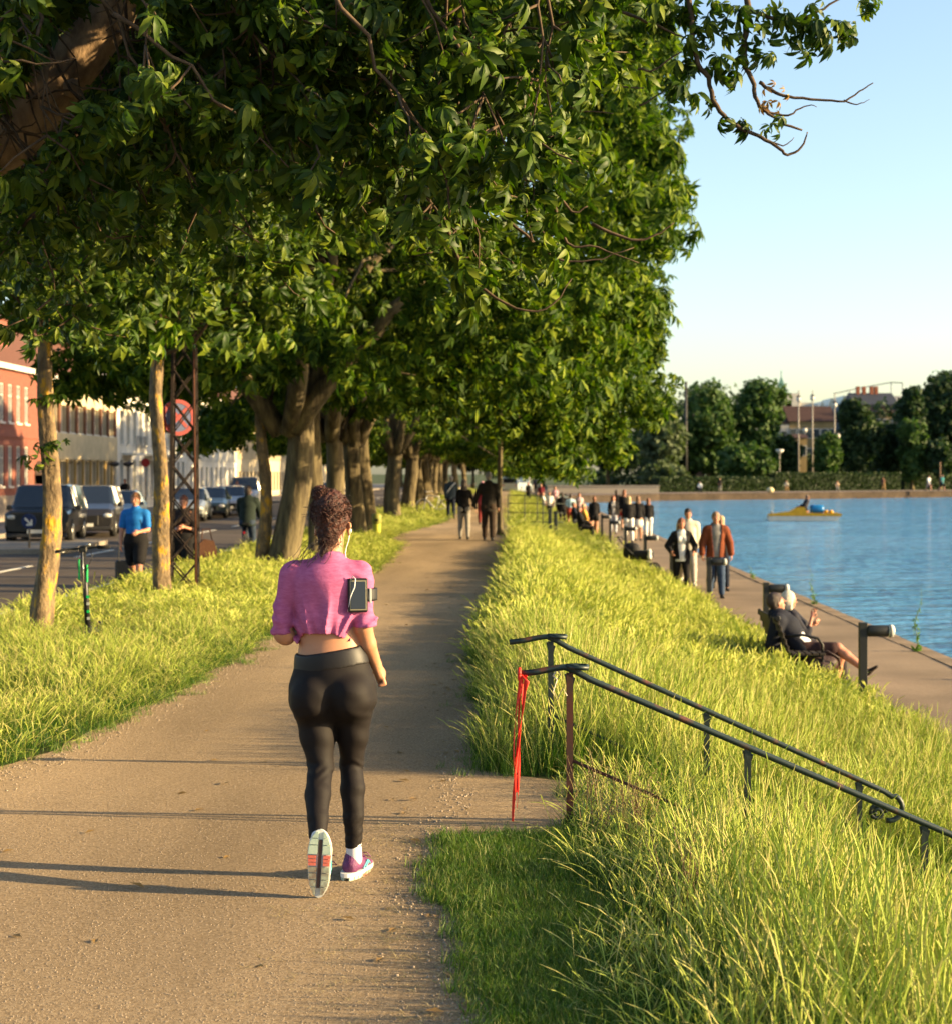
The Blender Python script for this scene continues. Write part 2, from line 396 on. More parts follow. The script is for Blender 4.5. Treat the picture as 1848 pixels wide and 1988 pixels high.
# water
def water_mat():
    m = bpy.data.materials.new('lake_water'); n, N, L = nodes(m); b = N['Principled BSDF']
    b.inputs['Base Color'].default_value = (0.075, 0.26, 0.47, 1); b.inputs['Roughness'].default_value = 0.10; b.inputs['IOR'].default_value = 1.33
    tc = N.new('ShaderNodeTexCoord')
    def nz(sc, st, det=3):
        mp = N.new('ShaderNodeMapping'); mp.inputs['Scale'].default_value = st; mp.inputs['Rotation'].default_value = (0, 0, 0.25)
        L.new(tc.outputs['Object'], mp.inputs[0]); k = N.new('ShaderNodeTexNoise'); k.inputs['Scale'].default_value = sc; k.inputs['Detail'].default_value = det
        L.new(mp.outputs[0], k.inputs['Vector']); return k
    a = nz(1.1, (0.55, 1.3, 1)); c = nz(4.2, (0.5, 1.2, 1)); d = nz(0.05, (0.5, 2.0, 1), 4)
    r = N.new('ShaderNodeMapRange'); L.new(d.outputs['Fac'], r.inputs[0]); r.inputs[1].default_value = .4; r.inputs[2].default_value = .62; r.inputs[3].default_value = 0.55; r.inputs[4].default_value = 1.0
    ad = N.new('ShaderNodeMath'); ad.operation = 'MULTIPLY_ADD'; L.new(c.outputs['Fac'], ad.inputs[0]); ad.inputs[1].default_value = 0.35; L.new(a.outputs['Fac'], ad.inputs[2])
    ml = N.new('ShaderNodeMath'); ml.operation = 'MULTIPLY'; L.new(ad.outputs[0], ml.inputs[0]); L.new(r.outputs[0], ml.inputs[1])
    bp = N.new('ShaderNodeBump'); bp.inputs['Strength'].default_value = 1.0; bp.inputs['Distance'].default_value = 0.5
    L.new(ml.outputs[0], bp.inputs['Height']); L.new(bp.outputs[0], b.inputs['Normal'])
    return m
M_WATER = water_mat()
wp = [(5.9, -60, WATERZ), (1400, -60, WATERZ)] + [(x, y+2, WATERZ) for x, y in BANK[::-1]]
struct('lake', MB().add(wp, [tuple(range(len(wp)))]), M_WATER)
# far quay
fq = MB()
for (x0, y0), (x1, y1) in zip(BANK[:-1], BANK[1:]):
    fq.add([(x0,y0,-1.6),(x1,y1,-1.6),(x1,y1,-.42),(x0,y0,-.42),(x0-.2,y0+6,-.44),(x1-.2,y1+6,-.44)], [(0,1,2,3),(3,2,5,4)])
struct('far_quay_wall', fq, bed_mat('far_quay_stone', [(0.3, (0.035, 0.025, 0.018)), (0.7, (0.09, 0.065, 0.045))], 1.5, 0.3))
M_FARWALK = bed_mat('far_walk', [(0.3, (0.20, 0.15, 0.12)), (0.7, (0.27, 0.21, 0.17))], 1.0, 0.1)
fw = MB()
for (x0, y0), (x1, y1) in zip(BANK[:-1], BANK[1:]):
    fw.add([(x0,y0+.02,-.40),(x1,y1+.02,-.40),(x1,y1+13,-.40),(x0,y0+13,-.40)], [(0,1,2,3)])
struct('far_promenade', fw, M_FARWALK)

# ------------------------------------------------------------------ grass
M_BLADE = leaf_mat('grass_blade', (0.011, 0.040, 0.003), (0.042, 0.112, 0.006), (0.155, 0.245, 0.018), 0.33, 0.45, 0.3, (.50, .74, .55))
M_SEED = leaf_mat('grass_seed', (0.30, 0.36, 0.06), (0.42, 0.45, 0.09), (0.46, 0.40, 0.15), 0.3, 0.6, 0.2)
M_SHORT = leaf_mat('short_blade', (0.04, 0.095, 0.008), (0.085, 0.155, 0.014), (0.25, 0.24, 0.08), 0.3, 0.5, 0.3)
def tuft(name, nb, h0, h1, rad, wd, lean, seeds, rs, m1, m2, sh=0.03):
    r = np.random.default_rng(rs); v = []; f = []; mi = []
    for i in range(nb):
        a = r.uniform(0, 2*math.pi); d = rad*math.sqrt(r.uniform()); x, y = d*math.cos(a), d*math.sin(a)
        h = r.uniform(h0, h1); ld = r.uniform(0, 2*math.pi); l = r.uniform(0.1, 1.0)*lean
        lx, ly = math.cos(ld)*l*h, math.sin(ld)*l*h; fa = r.uniform(0, math.pi); wx, wy = math.cos(fa)*wd/2, math.sin(fa)*wd/2
        o = len(v); ts = (0, .35, .7, 1)
        for t in ts:
            cx, cy, cz = x + lx*t*t, y + ly*t*t, h*(t - 0.28*l*t*t)
            ww = (1 - t**1.6)*1.0
            if t < 1: v += [(cx-wx*ww, cy-wy*ww, cz), (cx+wx*ww, cy+wy*ww, cz)]
            else: v.append((cx, cy, cz))
        f += [(o,o+1,o+3,o+2),(o+2,o+3,o+5,o+4),(o+4,o+5,o+6)]; mi += [0]*3
    for i in range(seeds):
        a = r.uniform(0, 2*math.pi); d = rad*math.sqrt(r.uniform()); x, y = d*math.cos(a), d*math.sin(a)
        h = h1*r.uniform(.9, 1.3); ld = r.uniform(0, 2*math.pi); l = r.uniform(0.1, .55)*lean
        lx, ly = math.cos(ld)*l*h, math.sin(ld)*l*h
        P = []
        for t in (0, .4, .72, 1.0, 1.10, 1.2):
            P.append(Vector((x+lx*t*t, y+ly*t*t, h*(t-.22*l*t**3 - (.10*l*max(0,t-1)*8))*0.85)))
        wr = (0.0011, .0010, .0009, sh*.10, sh*.13, .0004)
        o = len(v)
        for p, q in zip(P, wr):
            for k in range(3): v.append((p.x+q*math.cos(k*2.1), p.y+q*math.sin(k*2.1), p.z))
        for j in range(5):
            for k in range(3):
                f.append((o+j*3+k, o+j*3+(k+1)%3, o+j*3+3+(k+1)%3, o+j*3+3+k)); mi.append(1)
    me = bpy.data.meshes.new(name); me.from_pydata(v, [], f); me.materials.append(m1); me.materials.append(m2)
    me.polygons.foreach_set('material_index', mi); me.update()
    return bpy.data.objects.new(name, me)
def coll(name, obs):
    c = bpy.data.collections.new(name)
    for o in obs: c.objects.link(o)
    return c
def scatter(name, P, rot, scl, c, m, label_kind='stuff', n_kinds=6):
    me = bpy.data.meshes.new(name); me.vertices.add(len(P)); me.vertices.foreach_set('co', np.asarray(P, np.float32).ravel())
    a = me.attributes.new('rot', 'FLOAT_VECTOR', 'POINT'); a.data.foreach_set('vector', np.asarray(rot, np.float32).ravel())
    a = me.attributes.new('scl', 'FLOAT_VECTOR', 'POINT'); a.data.foreach_set('vector', np.asarray(scl, np.float32).ravel())
    a = me.attributes.new('pick', 'INT', 'POINT'); a.data.foreach_set('value', rng.integers(0, n_kinds, len(P)).astype(np.int32))
    me.update(); me.materials.append(m)
    o = bpy.data.objects.new(name, me); COL.objects.link(o)
    g = bpy.data.node_groups.new(name, 'GeometryNodeTree')
    g.interface.new_socket('Geometry', in_out='INPUT', socket_type='NodeSocketGeometry'); g.interface.new_socket('Geometry', in_out='OUTPUT', socket_type='NodeSocketGeometry')
    N, L = g.nodes, g.links
    gi, go = N.new('NodeGroupInput'), N.new('NodeGroupOutput')
    ci = N.new('GeometryNodeCollectionInfo'); ci.inputs['Collection'].default_value = c; ci.inputs['Separate Children'].default_value = True; ci.inputs['Reset Children'].default_value = True
    ip = N.new('GeometryNodeInstanceOnPoints'); ip.inputs['Pick Instance'].default_value = True
    def na(nm, dt):
        k = N.new('GeometryNodeInputNamedAttribute'); k.data_type = dt; k.inputs['Name'].default_value = nm; return k.outputs['Attribute']
    er = N.new('FunctionNodeEulerToRotation')
    L.new(gi.outputs[0], ip.inputs['Points']); L.new(ci.outputs[0], ip.inputs['Instance'])
    L.new(na('pick', 'INT'), ip.inputs['Instance Index']); L.new(na('rot', 'FLOAT_VECTOR'), er.inputs[0]); L.new(er.outputs[0], ip.inputs['Rotation'])
    L.new(na('scl', 'FLOAT_VECTOR'), ip.inputs['Scale']); L.new(ip.outputs[0], go.inputs[0])
    md = o.modifiers.new('scatter', 'NODES'); md.node_group = g
    return tag(o, kind=label_kind)
M_SEEDF = leaf_mat('grass_seed_far', (0.30, 0.35, 0.05), (0.43, 0.45, 0.08), (0.52, 0.48, 0.15), 0.3, 0.6, 0.2)
CT = coll('tufts', [tuft('tuft_%d' % i, 52, .18, .50, .11, .0026, .50, 7, 10+i, M_BLADE, M_SEED, .022) for i in range(6)])
CS = coll('turf', [tuft('turf_%d' % i, 44, .025, .075, .09, .0038, .9, 0, 30+i, M_SHORT, M_SEED) for i in range(6)])
CF = coll('far_tufts', [tuft('ftuft_%d' % i, 44, .16, .40, .19, .0060, .75, 17, 50+i, M_BLADE, M_SEEDF, .06) for i in range(6)])
def pts(n, x0, x1, y0, y1, dens=None):
    x = rng.uniform(x0, x1, n); y = rng.uniform(y0, y1, n); return x, y
def grass_set(name, x, y, hs, c, m, lean=0.12, wid=1.0):
    n = len(x)
    z = gz(x, y) - 0.01
    wx = .16*np.sin(x*1.7 + y*.9) + .12*np.sin(y*2.3 + 1); wy = .16*np.sin(y*1.3 - x*1.1) - .06
    rot = np.stack([rng.normal(0, lean, n) + wx, rng.normal(0, lean, n) + wy, rng.uniform(0, 6.28, n)], 1)
    hs = np.broadcast_to(hs, n); scl = np.stack([np.full(n, wid), np.full(n, wid), hs], 1)*rng.uniform(.8, 1.2, (n, 1))
    return scatter(name, np.stack([x, y, z], 1), rot, scl, c, m)
def patch(x, y): return 0.5 + 0.5*np.sin(x*1.9 + 1.3*np.sin(y*.8))*np.sin(y*1.1 + 1.7*np.sin(x*1.3))
# right bank, near and middle
def on_stairs(x, y): return (x > STX0 - .1) & (x < STX1) & (y > STY0 + .06) & (y < STY1 - .06)
x, y = pts(8600, -.6, 4.1, 4.2, 16)
tall0 = np.where(y < 8.3, 0.36 + .08*np.sin(y*3.0), np.where(y < 9.75, 0.34, r_edge(y) + .07))
k = (x > tall0) & (x < lowedge(y) + .03*np.sin(y*7)) & ~(on_stairs(x, y) & (rng.uniform(0, 1, len(x)) < .55))
x, y = x[k], y[k]
hs = (0.80 + 0.35*patch(x, y)) * np.clip(0.42 + (x - np.where(y < 9.8, .3, r_edge(y)))*.95, .42, 1) * np.where(x > 3.3, .7, 1) * np.where(y < 8.36, np.clip(.50 + .60*(x-.3), .48, 1.12), 1.0) * np.where(on_stairs(x, y), .75, 1) * np.where((y > 7.0) & (y < 10) & (x > 1.3), np.clip(1 - .45*(x-1.3), .55, 1), 1)
grass_set('tall_grass', x, y, hs, CT, M_BLADE, .16)
x, y = pts(11000, -.7, 4.1, 15, 48)
k = (x > r_edge(y) + .05) & (x < lowedge(y) + .04*np.sin(y*3)); x, y = x[k], y[k]
grass_set('bank_grass', x, y, (0.78 + .32*patch(x*.8, y*.5))*np.clip(.5 + (x - r_edge(y))*.9, .5, 1)*np.where(x > 3.4, .6, 1)*np.where(y > 40, .75, 1), CF, M_BLADE, .2, 1.0)
x, y = pts(5200, -.5, 4.0, 46, 160)
k = (x > r_edge(y) + .05) & (x < lowedge(y)); x, y = x[k], y[k]
grass_set('far_bank_grass', x, y, .38, CF, M_BLADE, .2, 2.0)
# left verge
x, y = pts(4300, -5.8, -2.2, 9, 20)
k = x < l_edge(y) - .05; x, y = x[k], y[k]
grass_set('verge_grass', x, y, (.30 + .26*patch(x, y))*np.clip(.40 + (l_edge(y)-x)*.9, .4, 1), CT, M_BLADE, .18, 1.1)
x, y = pts(9500, -5.8, -2.2, 18, 60)
k = x < l_edge(y) - .03; x, y = x[k], y[k]
grass_set('far_verge_grass', x, y, (.36 + .24*patch(x, y))*np.clip(.40 + (l_edge(y)-x)*.9, .4, 1)*np.where(y > 30, .8, 1), CF, M_BLADE, .2, 1.0)
x, y = pts(2500, -5.8, -2.2, 58, 160)
k = x < l_edge(y); x, y = x[k], y[k]
grass_set('distant_verge_grass', x, y, .4, CF, M_BLADE, .2, 1.8)
# mown strip and ragged turf along the path edges
x, y = pts(5200, -.5, .55, 4.3, 8.35)
k = (x > r_edge(y) + rng.normal(0, .03, len(x))) & ~((y > 8.12) & (x < .3)); x, y = x[k], y[k]
grass_set('mown_turf', x, y, 1.0, CS, M_SHORT, .2)
x, y = pts(3600, -3.5, .0, 8.3, 24)
ed = np.minimum(np.abs(x - l_edge(y)), np.where((y > 9.7), np.abs(x - r_edge(y)), 9))
k = ed < np.abs(rng.normal(0, .07, len(x))) + .02; x, y = x[k], y[k]
grass_set('path_edge_turf', x, y, 1.1, CS, M_SHORT, .25)
# grit lying on the path
def pebble(i):
    m = MB(); m.ell((0,0,.15), (1, .8, .6), 6, 3); me = m.mesh('grit_%d' % i, True)
    me.materials.append(mat('grit', (0.24, 0.18, 0.12), .8, var=.5, scale=.5, col2=(.42, .34, .25))); return bpy.data.objects.new('grit_%d' % i, me)
CP = coll('grit', [pebble(i) for i in range(3)])
n = 42000
yy = 4.8 + (rng.uniform(0, 1, n)**1.6)*13; xx = rng.uniform(-3.3, .3, n)
k = (xx > l_edge(yy)) & (xx < np.array([pr_edge(float(t)) for t in yy])); xx, yy = xx[k], yy[k]; n = len(xx)
sz = rng.uniform(.0015, .0042, n)[:, None]*np.ones((1, 3))
scatter('grit', np.stack([xx, yy, np.full(n, .004)], 1), rng.uniform(0, 6, (n, 3))*[0,0,1], sz, CP, MC['grit'], n_kinds=3)
n = 3000; yy = 4.8 + rng.uniform(0, 1, n)**1.5*14; sd_ = rng.uniform(0, 1, n) < .5
xx = np.where(sd_, r_edge(yy) - np.abs(rng.normal(0, .12, n)), l_edge(yy) + np.abs(rng.normal(0, .14, n)))
scatter('loose_stones', np.stack([xx, yy, np.full(n, .004)], 1), rng.uniform(0, 6, (n, 3))*[0,0,1], rng.uniform(.004, .010, n)[:, None]*np.ones((1, 3)), CP, MC['grit'], n_kinds=3)
# dead stalks and dock standing in the long grass
def dead(i):
    g = np.random.default_rng(200+i); m = MB()
    for _ in range(7):
        a = g.uniform(0, 6.28); l = g.uniform(.05, .22); h = g.uniform(.35, .62); x0, y0 = g.normal(0, .05, 2)
        P = [(x0 + math.cos(a)*l*t*t, y0 + math.sin(a)*l*t*t, h*t) for t in (0, .4, .75, 1)]; m.tube(P, [.0022, .002, .0016, .001], 3, cap=False)
        for t in np.linspace(.62, 1, 9): m.ell((x0 + math.cos(a)*l*t*t + g.normal(0, .006), y0 + math.sin(a)*l*t*t + g.normal(0, .006), h*t), (.004, .004, .008), 4, 2)
    me = m.mesh('dead_%d' % i); me.materials.append(leaf_mat('dead_stalk', (.09, .045, .022), (.18, .12, .045), (.32, .27, .11), .1)); return bpy.data.objects.new('dead_%d' % i, me)
CW = coll('dead_stalks', [dead(i) for i in range(3)])
x, y = pts(330, -.3, 3.7, 4.6, 26); k = (x > np.where(y < 9.8, .42, r_edge(y) + .2)) & ((patch(x+3, y*1.3) > .72) | ((y > 7.6) & (y < 9) & (x < .6))); x, y = x[k], y[k]
x = np.concatenate([x, rng.uniform(.34, .70, 7)]); y = np.concatenate([y, rng.uniform(7.6, 8.5, 7)]); n = len(x)
scatter('dead_stalks', np.stack([x, y, gz(x, y)], 1), np.stack([np.zeros(n), np.zeros(n), rng.uniform(0, 6, n)], 1), np.ones((n, 3))*rng.uniform(.55, .95, (n, 1)), CW, MC['dead_stalk'], n_kinds=3)
# dry clippings beside the turf
x, y = pts(900, -1.1, .1, 4.6, 8.4); k = (x < r_edge(y) + .1) & (rng.uniform(0, 1, 900) < np.exp((x - r_edge(y))*3.2)); x, y = x[k], y[k]
CD = coll('clippings', [tuft('clip_%d' % i, 9, .03, .09, .05, .003, 2.6, 0, 80+i, leaf_mat('straw', (.22,.17,.07), (.34,.27,.13), (.42,.34,.18), .1), M_SEED) for i in range(3)])
scatter('dry_clippings', np.stack([x, y, np.full(len(x), .005)], 1), np.stack([np.zeros(len(x)), np.zeros(len(x)), rng.uniform(0, 6, len(x))], 1), np.stack([np.ones(len(x)), np.ones(len(x)), np.full(len(x), .25)], 1), CD, MC['straw'], n_kinds=3)

# a few fallen leaves and bits of litter on the path
def fallen(i):
    a = .9 + i*.5; v = [(0, 0, .004), (.018, .03, .012), (0, .07, .006), (-.018, .03, .010)]; me = bpy.data.meshes.new('fallen_%d' % i); me.from_pydata(v, [], [(0, 1, 2), (0, 2, 3)]); me.materials.append(leaf_mat('fallen_leaf', (.12, .06, .02), (.20, .12, .04), (.16, .18, .05), .1)); return bpy.data.objects.new('fallen_%d' % i, me)
CFL = coll('fallen', [fallen(i) for i in range(3)])
n = 170; yy = 4.8 + rng.uniform(0, 1, n)**1.4*24; xx = np.where(rng.uniform(0, 1, n) < .6, r_edge(yy) - np.abs(rng.normal(0, .22, n)) - .02, rng.uniform(-2.6, -.3, n))
scatter('fallen_leaves', np.stack([xx, yy, np.full(n, .006)], 1), np.stack([rng.normal(0, .1, n), rng.normal(0, .1, n), rng.uniform(0, 6, n)], 1), np.ones((n, 3))*rng.uniform(.5, 1.1, (n, 1)), CFL, MC['fallen_leaf'], n_kinds=3)
# ------------------------------------------------------------------ trees
M_LEAF = leaf_mat('chestnut_leaf', (0.014, 0.034, 0.004), (0.045, 0.082, 0.007), (0.150, 0.185, 0.016), 0.32, 0.5, 0.2)
M_LEAF2 = leaf_mat('chestnut_leaf_far', (0.012, 0.032, 0.003), (0.048, 0.090, 0.006), (0.165, 0.205, 0.014), 0.32, 0.6, 0.12)
M_LEAF_DARK = leaf_mat('dark_leaf', (0.014, 0.030, 0.012), (0.024, 0.048, 0.016), (0.05, 0.08, 0.022), 0.2, 0.6, 0.2)
M_LEAF_PARK = leaf_mat('park_leaf', (0.022, 0.050, 0.013), (0.045, 0.088, 0.018), (0.09, 0.14, 0.03), 0.22, 0.6, 0.2)
M_LEAF_GREY = leaf_mat('grey_leaf', (0.045, 0.065, 0.030), (0.075, 0.10, 0.045), (0.12, 0.15, 0.07), 0.22, 0.6, 0.2)
M_BROWNLEAF = leaf_mat('withered_leaf', (0.18, 0.09, 0.03), (0.26, 0.15, 0.04), (0.30, 0.22, 0.06), 0.2)
M_BARK = mat('bark', (0.040, 0.030, 0.018), 0.95, scale=7, col2=(0.17, 0.135, 0.07), bump=1.6, bscale=13, stretch=(1, 1, .22))
M_YBARK = mat('lichen_bark', (0.115, 0.08, 0.045), 0.9, scale=9, col2=(0.52, 0.28, 0.025), bump=1.4, bscale=22, stretch=(1, 1, .5))
_r = [n_ for n_ in M_YBARK.node_tree.nodes if n_.type == 'VALTORGB'][0].color_ramp; _r.elements[0].position = .40; _r.elements[1].position = .61
_k = _r.elements.new(.52); _k.color = (.17, .12, .065, 1)
M_TWIG = mat('twig', (0.055, 0.036, 0.022), 0.9, scale=20, col2=(0.13, 0.085, 0.05))

def leaflet(L, W, seg, ang, droop, tilt):
    """obovate leaflet folded along its rib, lying along +Y then turned by ang about Z"""
    ts = [i/seg for i in range(seg+1)]; v = []; f = []
    ws = [0.10 + 0.9*math.sin(min(1, t*1.25)**1.5*math.pi*0.78) if t < 1 else 0 for t in ts]
    ca, sa = math.cos(ang), math.sin(ang)
    def P(x, y, z): return (x*ca - y*sa, x*sa + y*ca, z)
    for t, w_ in zip(ts, ws):
        y = L*t*(1 - .12*droop*t); z = -droop*L*t*t*.55
        if t == 0 or t == 1: v.append(P(0, y, z))
        else: v += [P(-W/2*w_, y, z + W*w_*.22*tilt), P(0, y, z), P(W/2*w_, y, z + W*w_*.22*tilt)]
    n = 1; f += [(0, 2, 1), (0, 3, 2)]
    tr = []
    for i in range(seg-2):
        a = 1 + 3*i; b = a+3
        tr += [(a, a+1, b+1), (a, b+1, b), (a+1, a+2, b+2), (a+1, b+2, b+1)]
    a = 1 + 3*(seg-2); e = a+3
    tr += [(a, a+1, e), (a+1, a+2, e)]
    return v, f + tr
def palmate(nl, seg, L=.2, W=.075, droop=.7, r=None):
    v = []; f = []
    angs = np.linspace(-1.95, 1.95, nl)
    for i, a in enumerate(angs):
        k = 1 - .38*abs(a/1.95)**1.5
        lv, lf = leaflet(L*k, W*k, seg, a, droop*(1 + .25*math.sin(i*2.1)), 1)
        o = len(v); v += lv; f += [tuple(o+q for q in t) for t in lf]
    return np.array(v), np.array(f)
def simple_leafset(nl, L=.22, W=.1, droop=.6):
    v = []; f = []
    for a in np.linspace(-1.7, 1.7, nl):
        k = 1 - .3*abs(a/1.7); ca, sa = math.cos(a), math.sin(a); o = len(v)
        for (x, y, z) in ((0,0,0), (-W/2*k, L*.6*k, -.05*droop), (0, L*k, -.55*droop*L), (W/2*k, L*.6*k, -.05*droop)):
            v.append((x*ca-y*sa, x*sa+y*ca, z))
        f += [(o, o+3, o+2), (o, o+2, o+1)]
    return np.array(v), np.array(f)
def rot_from(yv, zv):
    yv = yv/np.linalg.norm(yv, axis=1, keepdims=True)
    x = np.cross(yv, zv); x /= np.linalg.norm(x, axis=1, keepdims=True) + 1e-9
    z = np.cross(x, yv); return np.stack([x, yv, z], 2)
def inst_mesh(name, proto, P, Rm, S):
    pv, pf = proto
    V = np.einsum('nij,kj->nki', Rm, pv)*S[:, None, None] + P[:, None, :]
    Fc = pf[None] + (np.arange(len(P))*len(pv))[:, None, None]
    return np_mesh(name, V.reshape(-1, 3), Fc.reshape(-1, pf.shape[1]))
def leaf_frames(P, out, r, hang=.8):
    n = len(P)
    y = out*.8 + np.array([0, 0, -hang]) + r.normal(0, .5, (n, 3))
    z = out*1.0 + np.array([0, 0, .35]) + r.normal(0, .55, (n, 3))
    return rot_from(y, z)
def clump_leaves(C, rad, per, r, flat=.75):
    """leaves over the shells of clumps; C (m,3), rad (m,)"""
    m = len(C); d = r.normal(0, 1, (m*per, 3)); d /= np.linalg.norm(d, axis=1, keepdims=True)
    q = r.uniform(.35, 1.0, m*per)**.6
    ci = np.repeat(np.arange(m), per)
    P = C[ci] + d*(rad[ci]*q)[:, None]*[1, 1, flat]
    return P, d
def env_clumps(r, n, c, rx, ry, z0, z1, shell=.5, low=None, power=2.4):
    out = []
    while len(out) < n:
        u = r.uniform(-1, 1, 3); q = (abs(u[0])**power + abs(u[1])**power + abs(u[2])**power)
        if q > 1 or q < shell: continue
        p = np.array([c[0] + u[0]*rx, c[1] + u[1]*ry, (z0+z1)/2 + u[2]*(z1-z0)/2])
        if low is not None and p[2] < low(p): continue
        out.append(p)
    return np.array(out)

def trunk_mb(base, h, r0, r1, lean=(0, 0), flare=.35, n=14, seg=14, rs=0, knob=.06, twist=0, wav=0):
    r = random.Random(rs); m = MB(); rings = []; ph = r.uniform(0, 6)
    for i in range(seg+1):
        t = i/seg; z = h*t; rad = r0 + (r1-r0)*t + r0*flare*math.exp(-z/(.45*max(r0*2, .15)))
        cx = base[0] + lean[0]*t*h + .35*r0*math.sin(t*5+ph) + wav*r0*math.sin(t*11+ph*3); cy = base[1] + lean[1]*t*h + .35*r0*math.cos(t*4+ph)
        ring = []
        for k in range(n):
            a = 2*math.pi*k/n
            rr = rad*(1 + knob*math.sin(3*a+ph+twist*t) + knob*.7*math.sin(5*a+ph*2+t*3) + r.uniform(-knob, knob)*.5)
            ring.append((cx+rr*math.cos(a), cy+rr*math.sin(a), base[2]-.1+z))
        rings.append(ring)
    v = [p for q in rings for p in q]; f = []
    for i in range(seg):
        for k in range(n): f.append((i*n+k, i*n+(k+1)%n, (i+1)*n+(k+1)%n, (i+1)*n+k))
    f.append(tuple(range(n-1,-1,-1))); f.append(tuple(range(seg*n, seg*n+n)))
    return m.add(v, f)
def curve(p0, p1, sag=0.0, n=7, wig=.03, r=random):
    p0, p1 = Vector(p0), Vector(p1); L = (p1-p0).length
    return [p0.lerp(p1, i/(n-1)) + Vector((r.uniform(-wig, wig)*L*(0 < i < n-1), r.uniform(-wig, wig)*L*(0 < i < n-1), -sag*L*4*(i/(n-1))*(1-i/(n-1)) + r.uniform(-wig, wig)*L*(0 < i < n-1))) for i in range(n)]

def palmate_var(rs):
    q = random.Random(rs); v = []; f = []; nl = (7, 6, 5, 6)[rs % 4]
    for i, a in enumerate(np.linspace(-1.9, 1.9, nl)):
        a += q.uniform(-.12, .12); kk = (1 - .40*abs(a/1.95)**1.4)*q.uniform(.82, 1.12); lv, lf = leaflet(.108*kk, .042*kk*q.uniform(.8, 1.1), 4, a, q.uniform(.9, 2.1), q.uniform(.3, 1.6)); o = len(v); v += lv; f += [tuple(o+z for z in t) for t in lf]
    return np.array(v), np.array(f)
PALS = [palmate_var(i) for i in range(4)]
PAL_MID = palmate(6, 3, .20, .078, 1.3)
SIMP = simple_leafset(5, .20, .085, 1.3)

# --- big row trees: three crown meshes shared by the row; local origin at trunk base
def big_crown(rs, n=420, per=50, top=15.2, droop=.30, bot=1.3):
    r = np.random.default_rng(rs)
    C = env_clumps(r, n, (1.0, 0), 6.55, 5.4, bot, top, .42, low=lambda p: 3.0 + (bot > 2)*.35 - droop*max(0, p[0]-1.5) - .11*max(0, -p[0]), power=3.2)
    rad = r.uniform(.36, .82, n)
    P, d = clump_leaves(C, rad, per, r)
    k = P[:, 2] > 1.30 + r.uniform(0, .4, len(P)); P, d = P[k], d[k]
    return inst_mesh('chestnut_crown', SIMP, P, leaf_frames(P, d, r, .9), r.uniform(.8, 1.25, len(P))), C
crowns = [big_crown(1, 450, droop=0, bot=2.3), big_crown(2, 450, droop=.03, bot=2.3), big_crown(3, 300, 54, 8.4), big_crown(4, 300, 54, 8.8)]
for c, _ in crowns: c.materials.append(M_LEAF2)
limb_cache = []
def limbs_for(C, rs, h=2.9, r0=.3):
    r = random.Random(rs); m = MB()
    pick = [C[i] for i in r.sample(range(len(C)), 26)]
    for i in range(5):
        a = i*1.256 + r.uniform(-.3, .3); e = (math.cos(a)*2.6, math.sin(a)*2.6, h+3.2+r.uniform(0, 1.5))
        m.tube(curve((math.cos(a)*.12, math.sin(a)*.12, h-.35), e, -.06, 7, .04, r), [r0*.62*(1-.12*q) for q in range(7)], 7)
        for j in range(5):
            p = pick[i*5+j]; m.tube(curve(e, p, .05, 6, .05, r), [r0*.22*(1-.16*q) for q in range(6)], 5)
    return m.mesh('limbs', True)
rowdat = [  # photo column of the foot, scale, trunk radius, lean, label
 (557, 104, .27, (.07, 0), 'massive chestnut with a sloping limb, first big trunk behind the slim lichen-covered trees'),
 (607, 96, .17, (.02, .0), 'upright chestnut squeezed in just behind the first massive trunk'),
 (643, 88, .21, (.01, .0), 'straight pale-barked chestnut standing behind the jogger\'s head'),
 (686, 71, .25, (.015, .0), 'chestnut with a broad flared foot just left of the yellow litter bin'),
 (714, 68, .22, (-.03, .0), 'chestnut leaning left directly behind the yellow litter bin'),
 (767, 50.6, .31, (-.01, .0), 'stout chestnut trunk on the verge beyond the yellow litter bin'),
 (797, 40.6, .33, (0, 0), 'chestnut with a spreading foot, behind the grass bulge left of the white bicycle'),
 (813, 38, .30, (0, 0), 'narrow chestnut trunk just beyond the spreading one, left of the white bicycle'),
 (826, 35, .33, (0, 0), 'chestnut trunk directly behind the white bicycle'),
 (836, 32, .28, (0, 0), 'distant chestnut, second trunk behind the white bicycle'),
 (845, 29.5, .28, (0, 0), 'distant chestnut, third trunk behind the white bicycle'),
 (854, 27, .30, (0, 0), 'distant chestnut left of the walker with the shoulder strap'),
 (866, 24, .30, (0, 0), 'distant chestnut hidden partly by the walker with the shoulder strap'),
 (884, 20.5, .30, (0, 0), 'far chestnut between the strap walker and the dark-haired woman'),
 (900, 17.0, .30, (0, 0), 'farthest chestnut of the row, over the dark-haired woman')]
limb_me = [limbs_for(C, 5+i) for i, (_, C) in enumerate(crowns)]
for l in limb_me: l.materials.append(M_BARK)
has_crown = {0: 0, 2: 1, 3: 2, 5: 3, 6: 2, 7: 3, 8: 2, 9: 3, 10: 2, 11: 3, 12: 2, 13: 3, 14: 2}
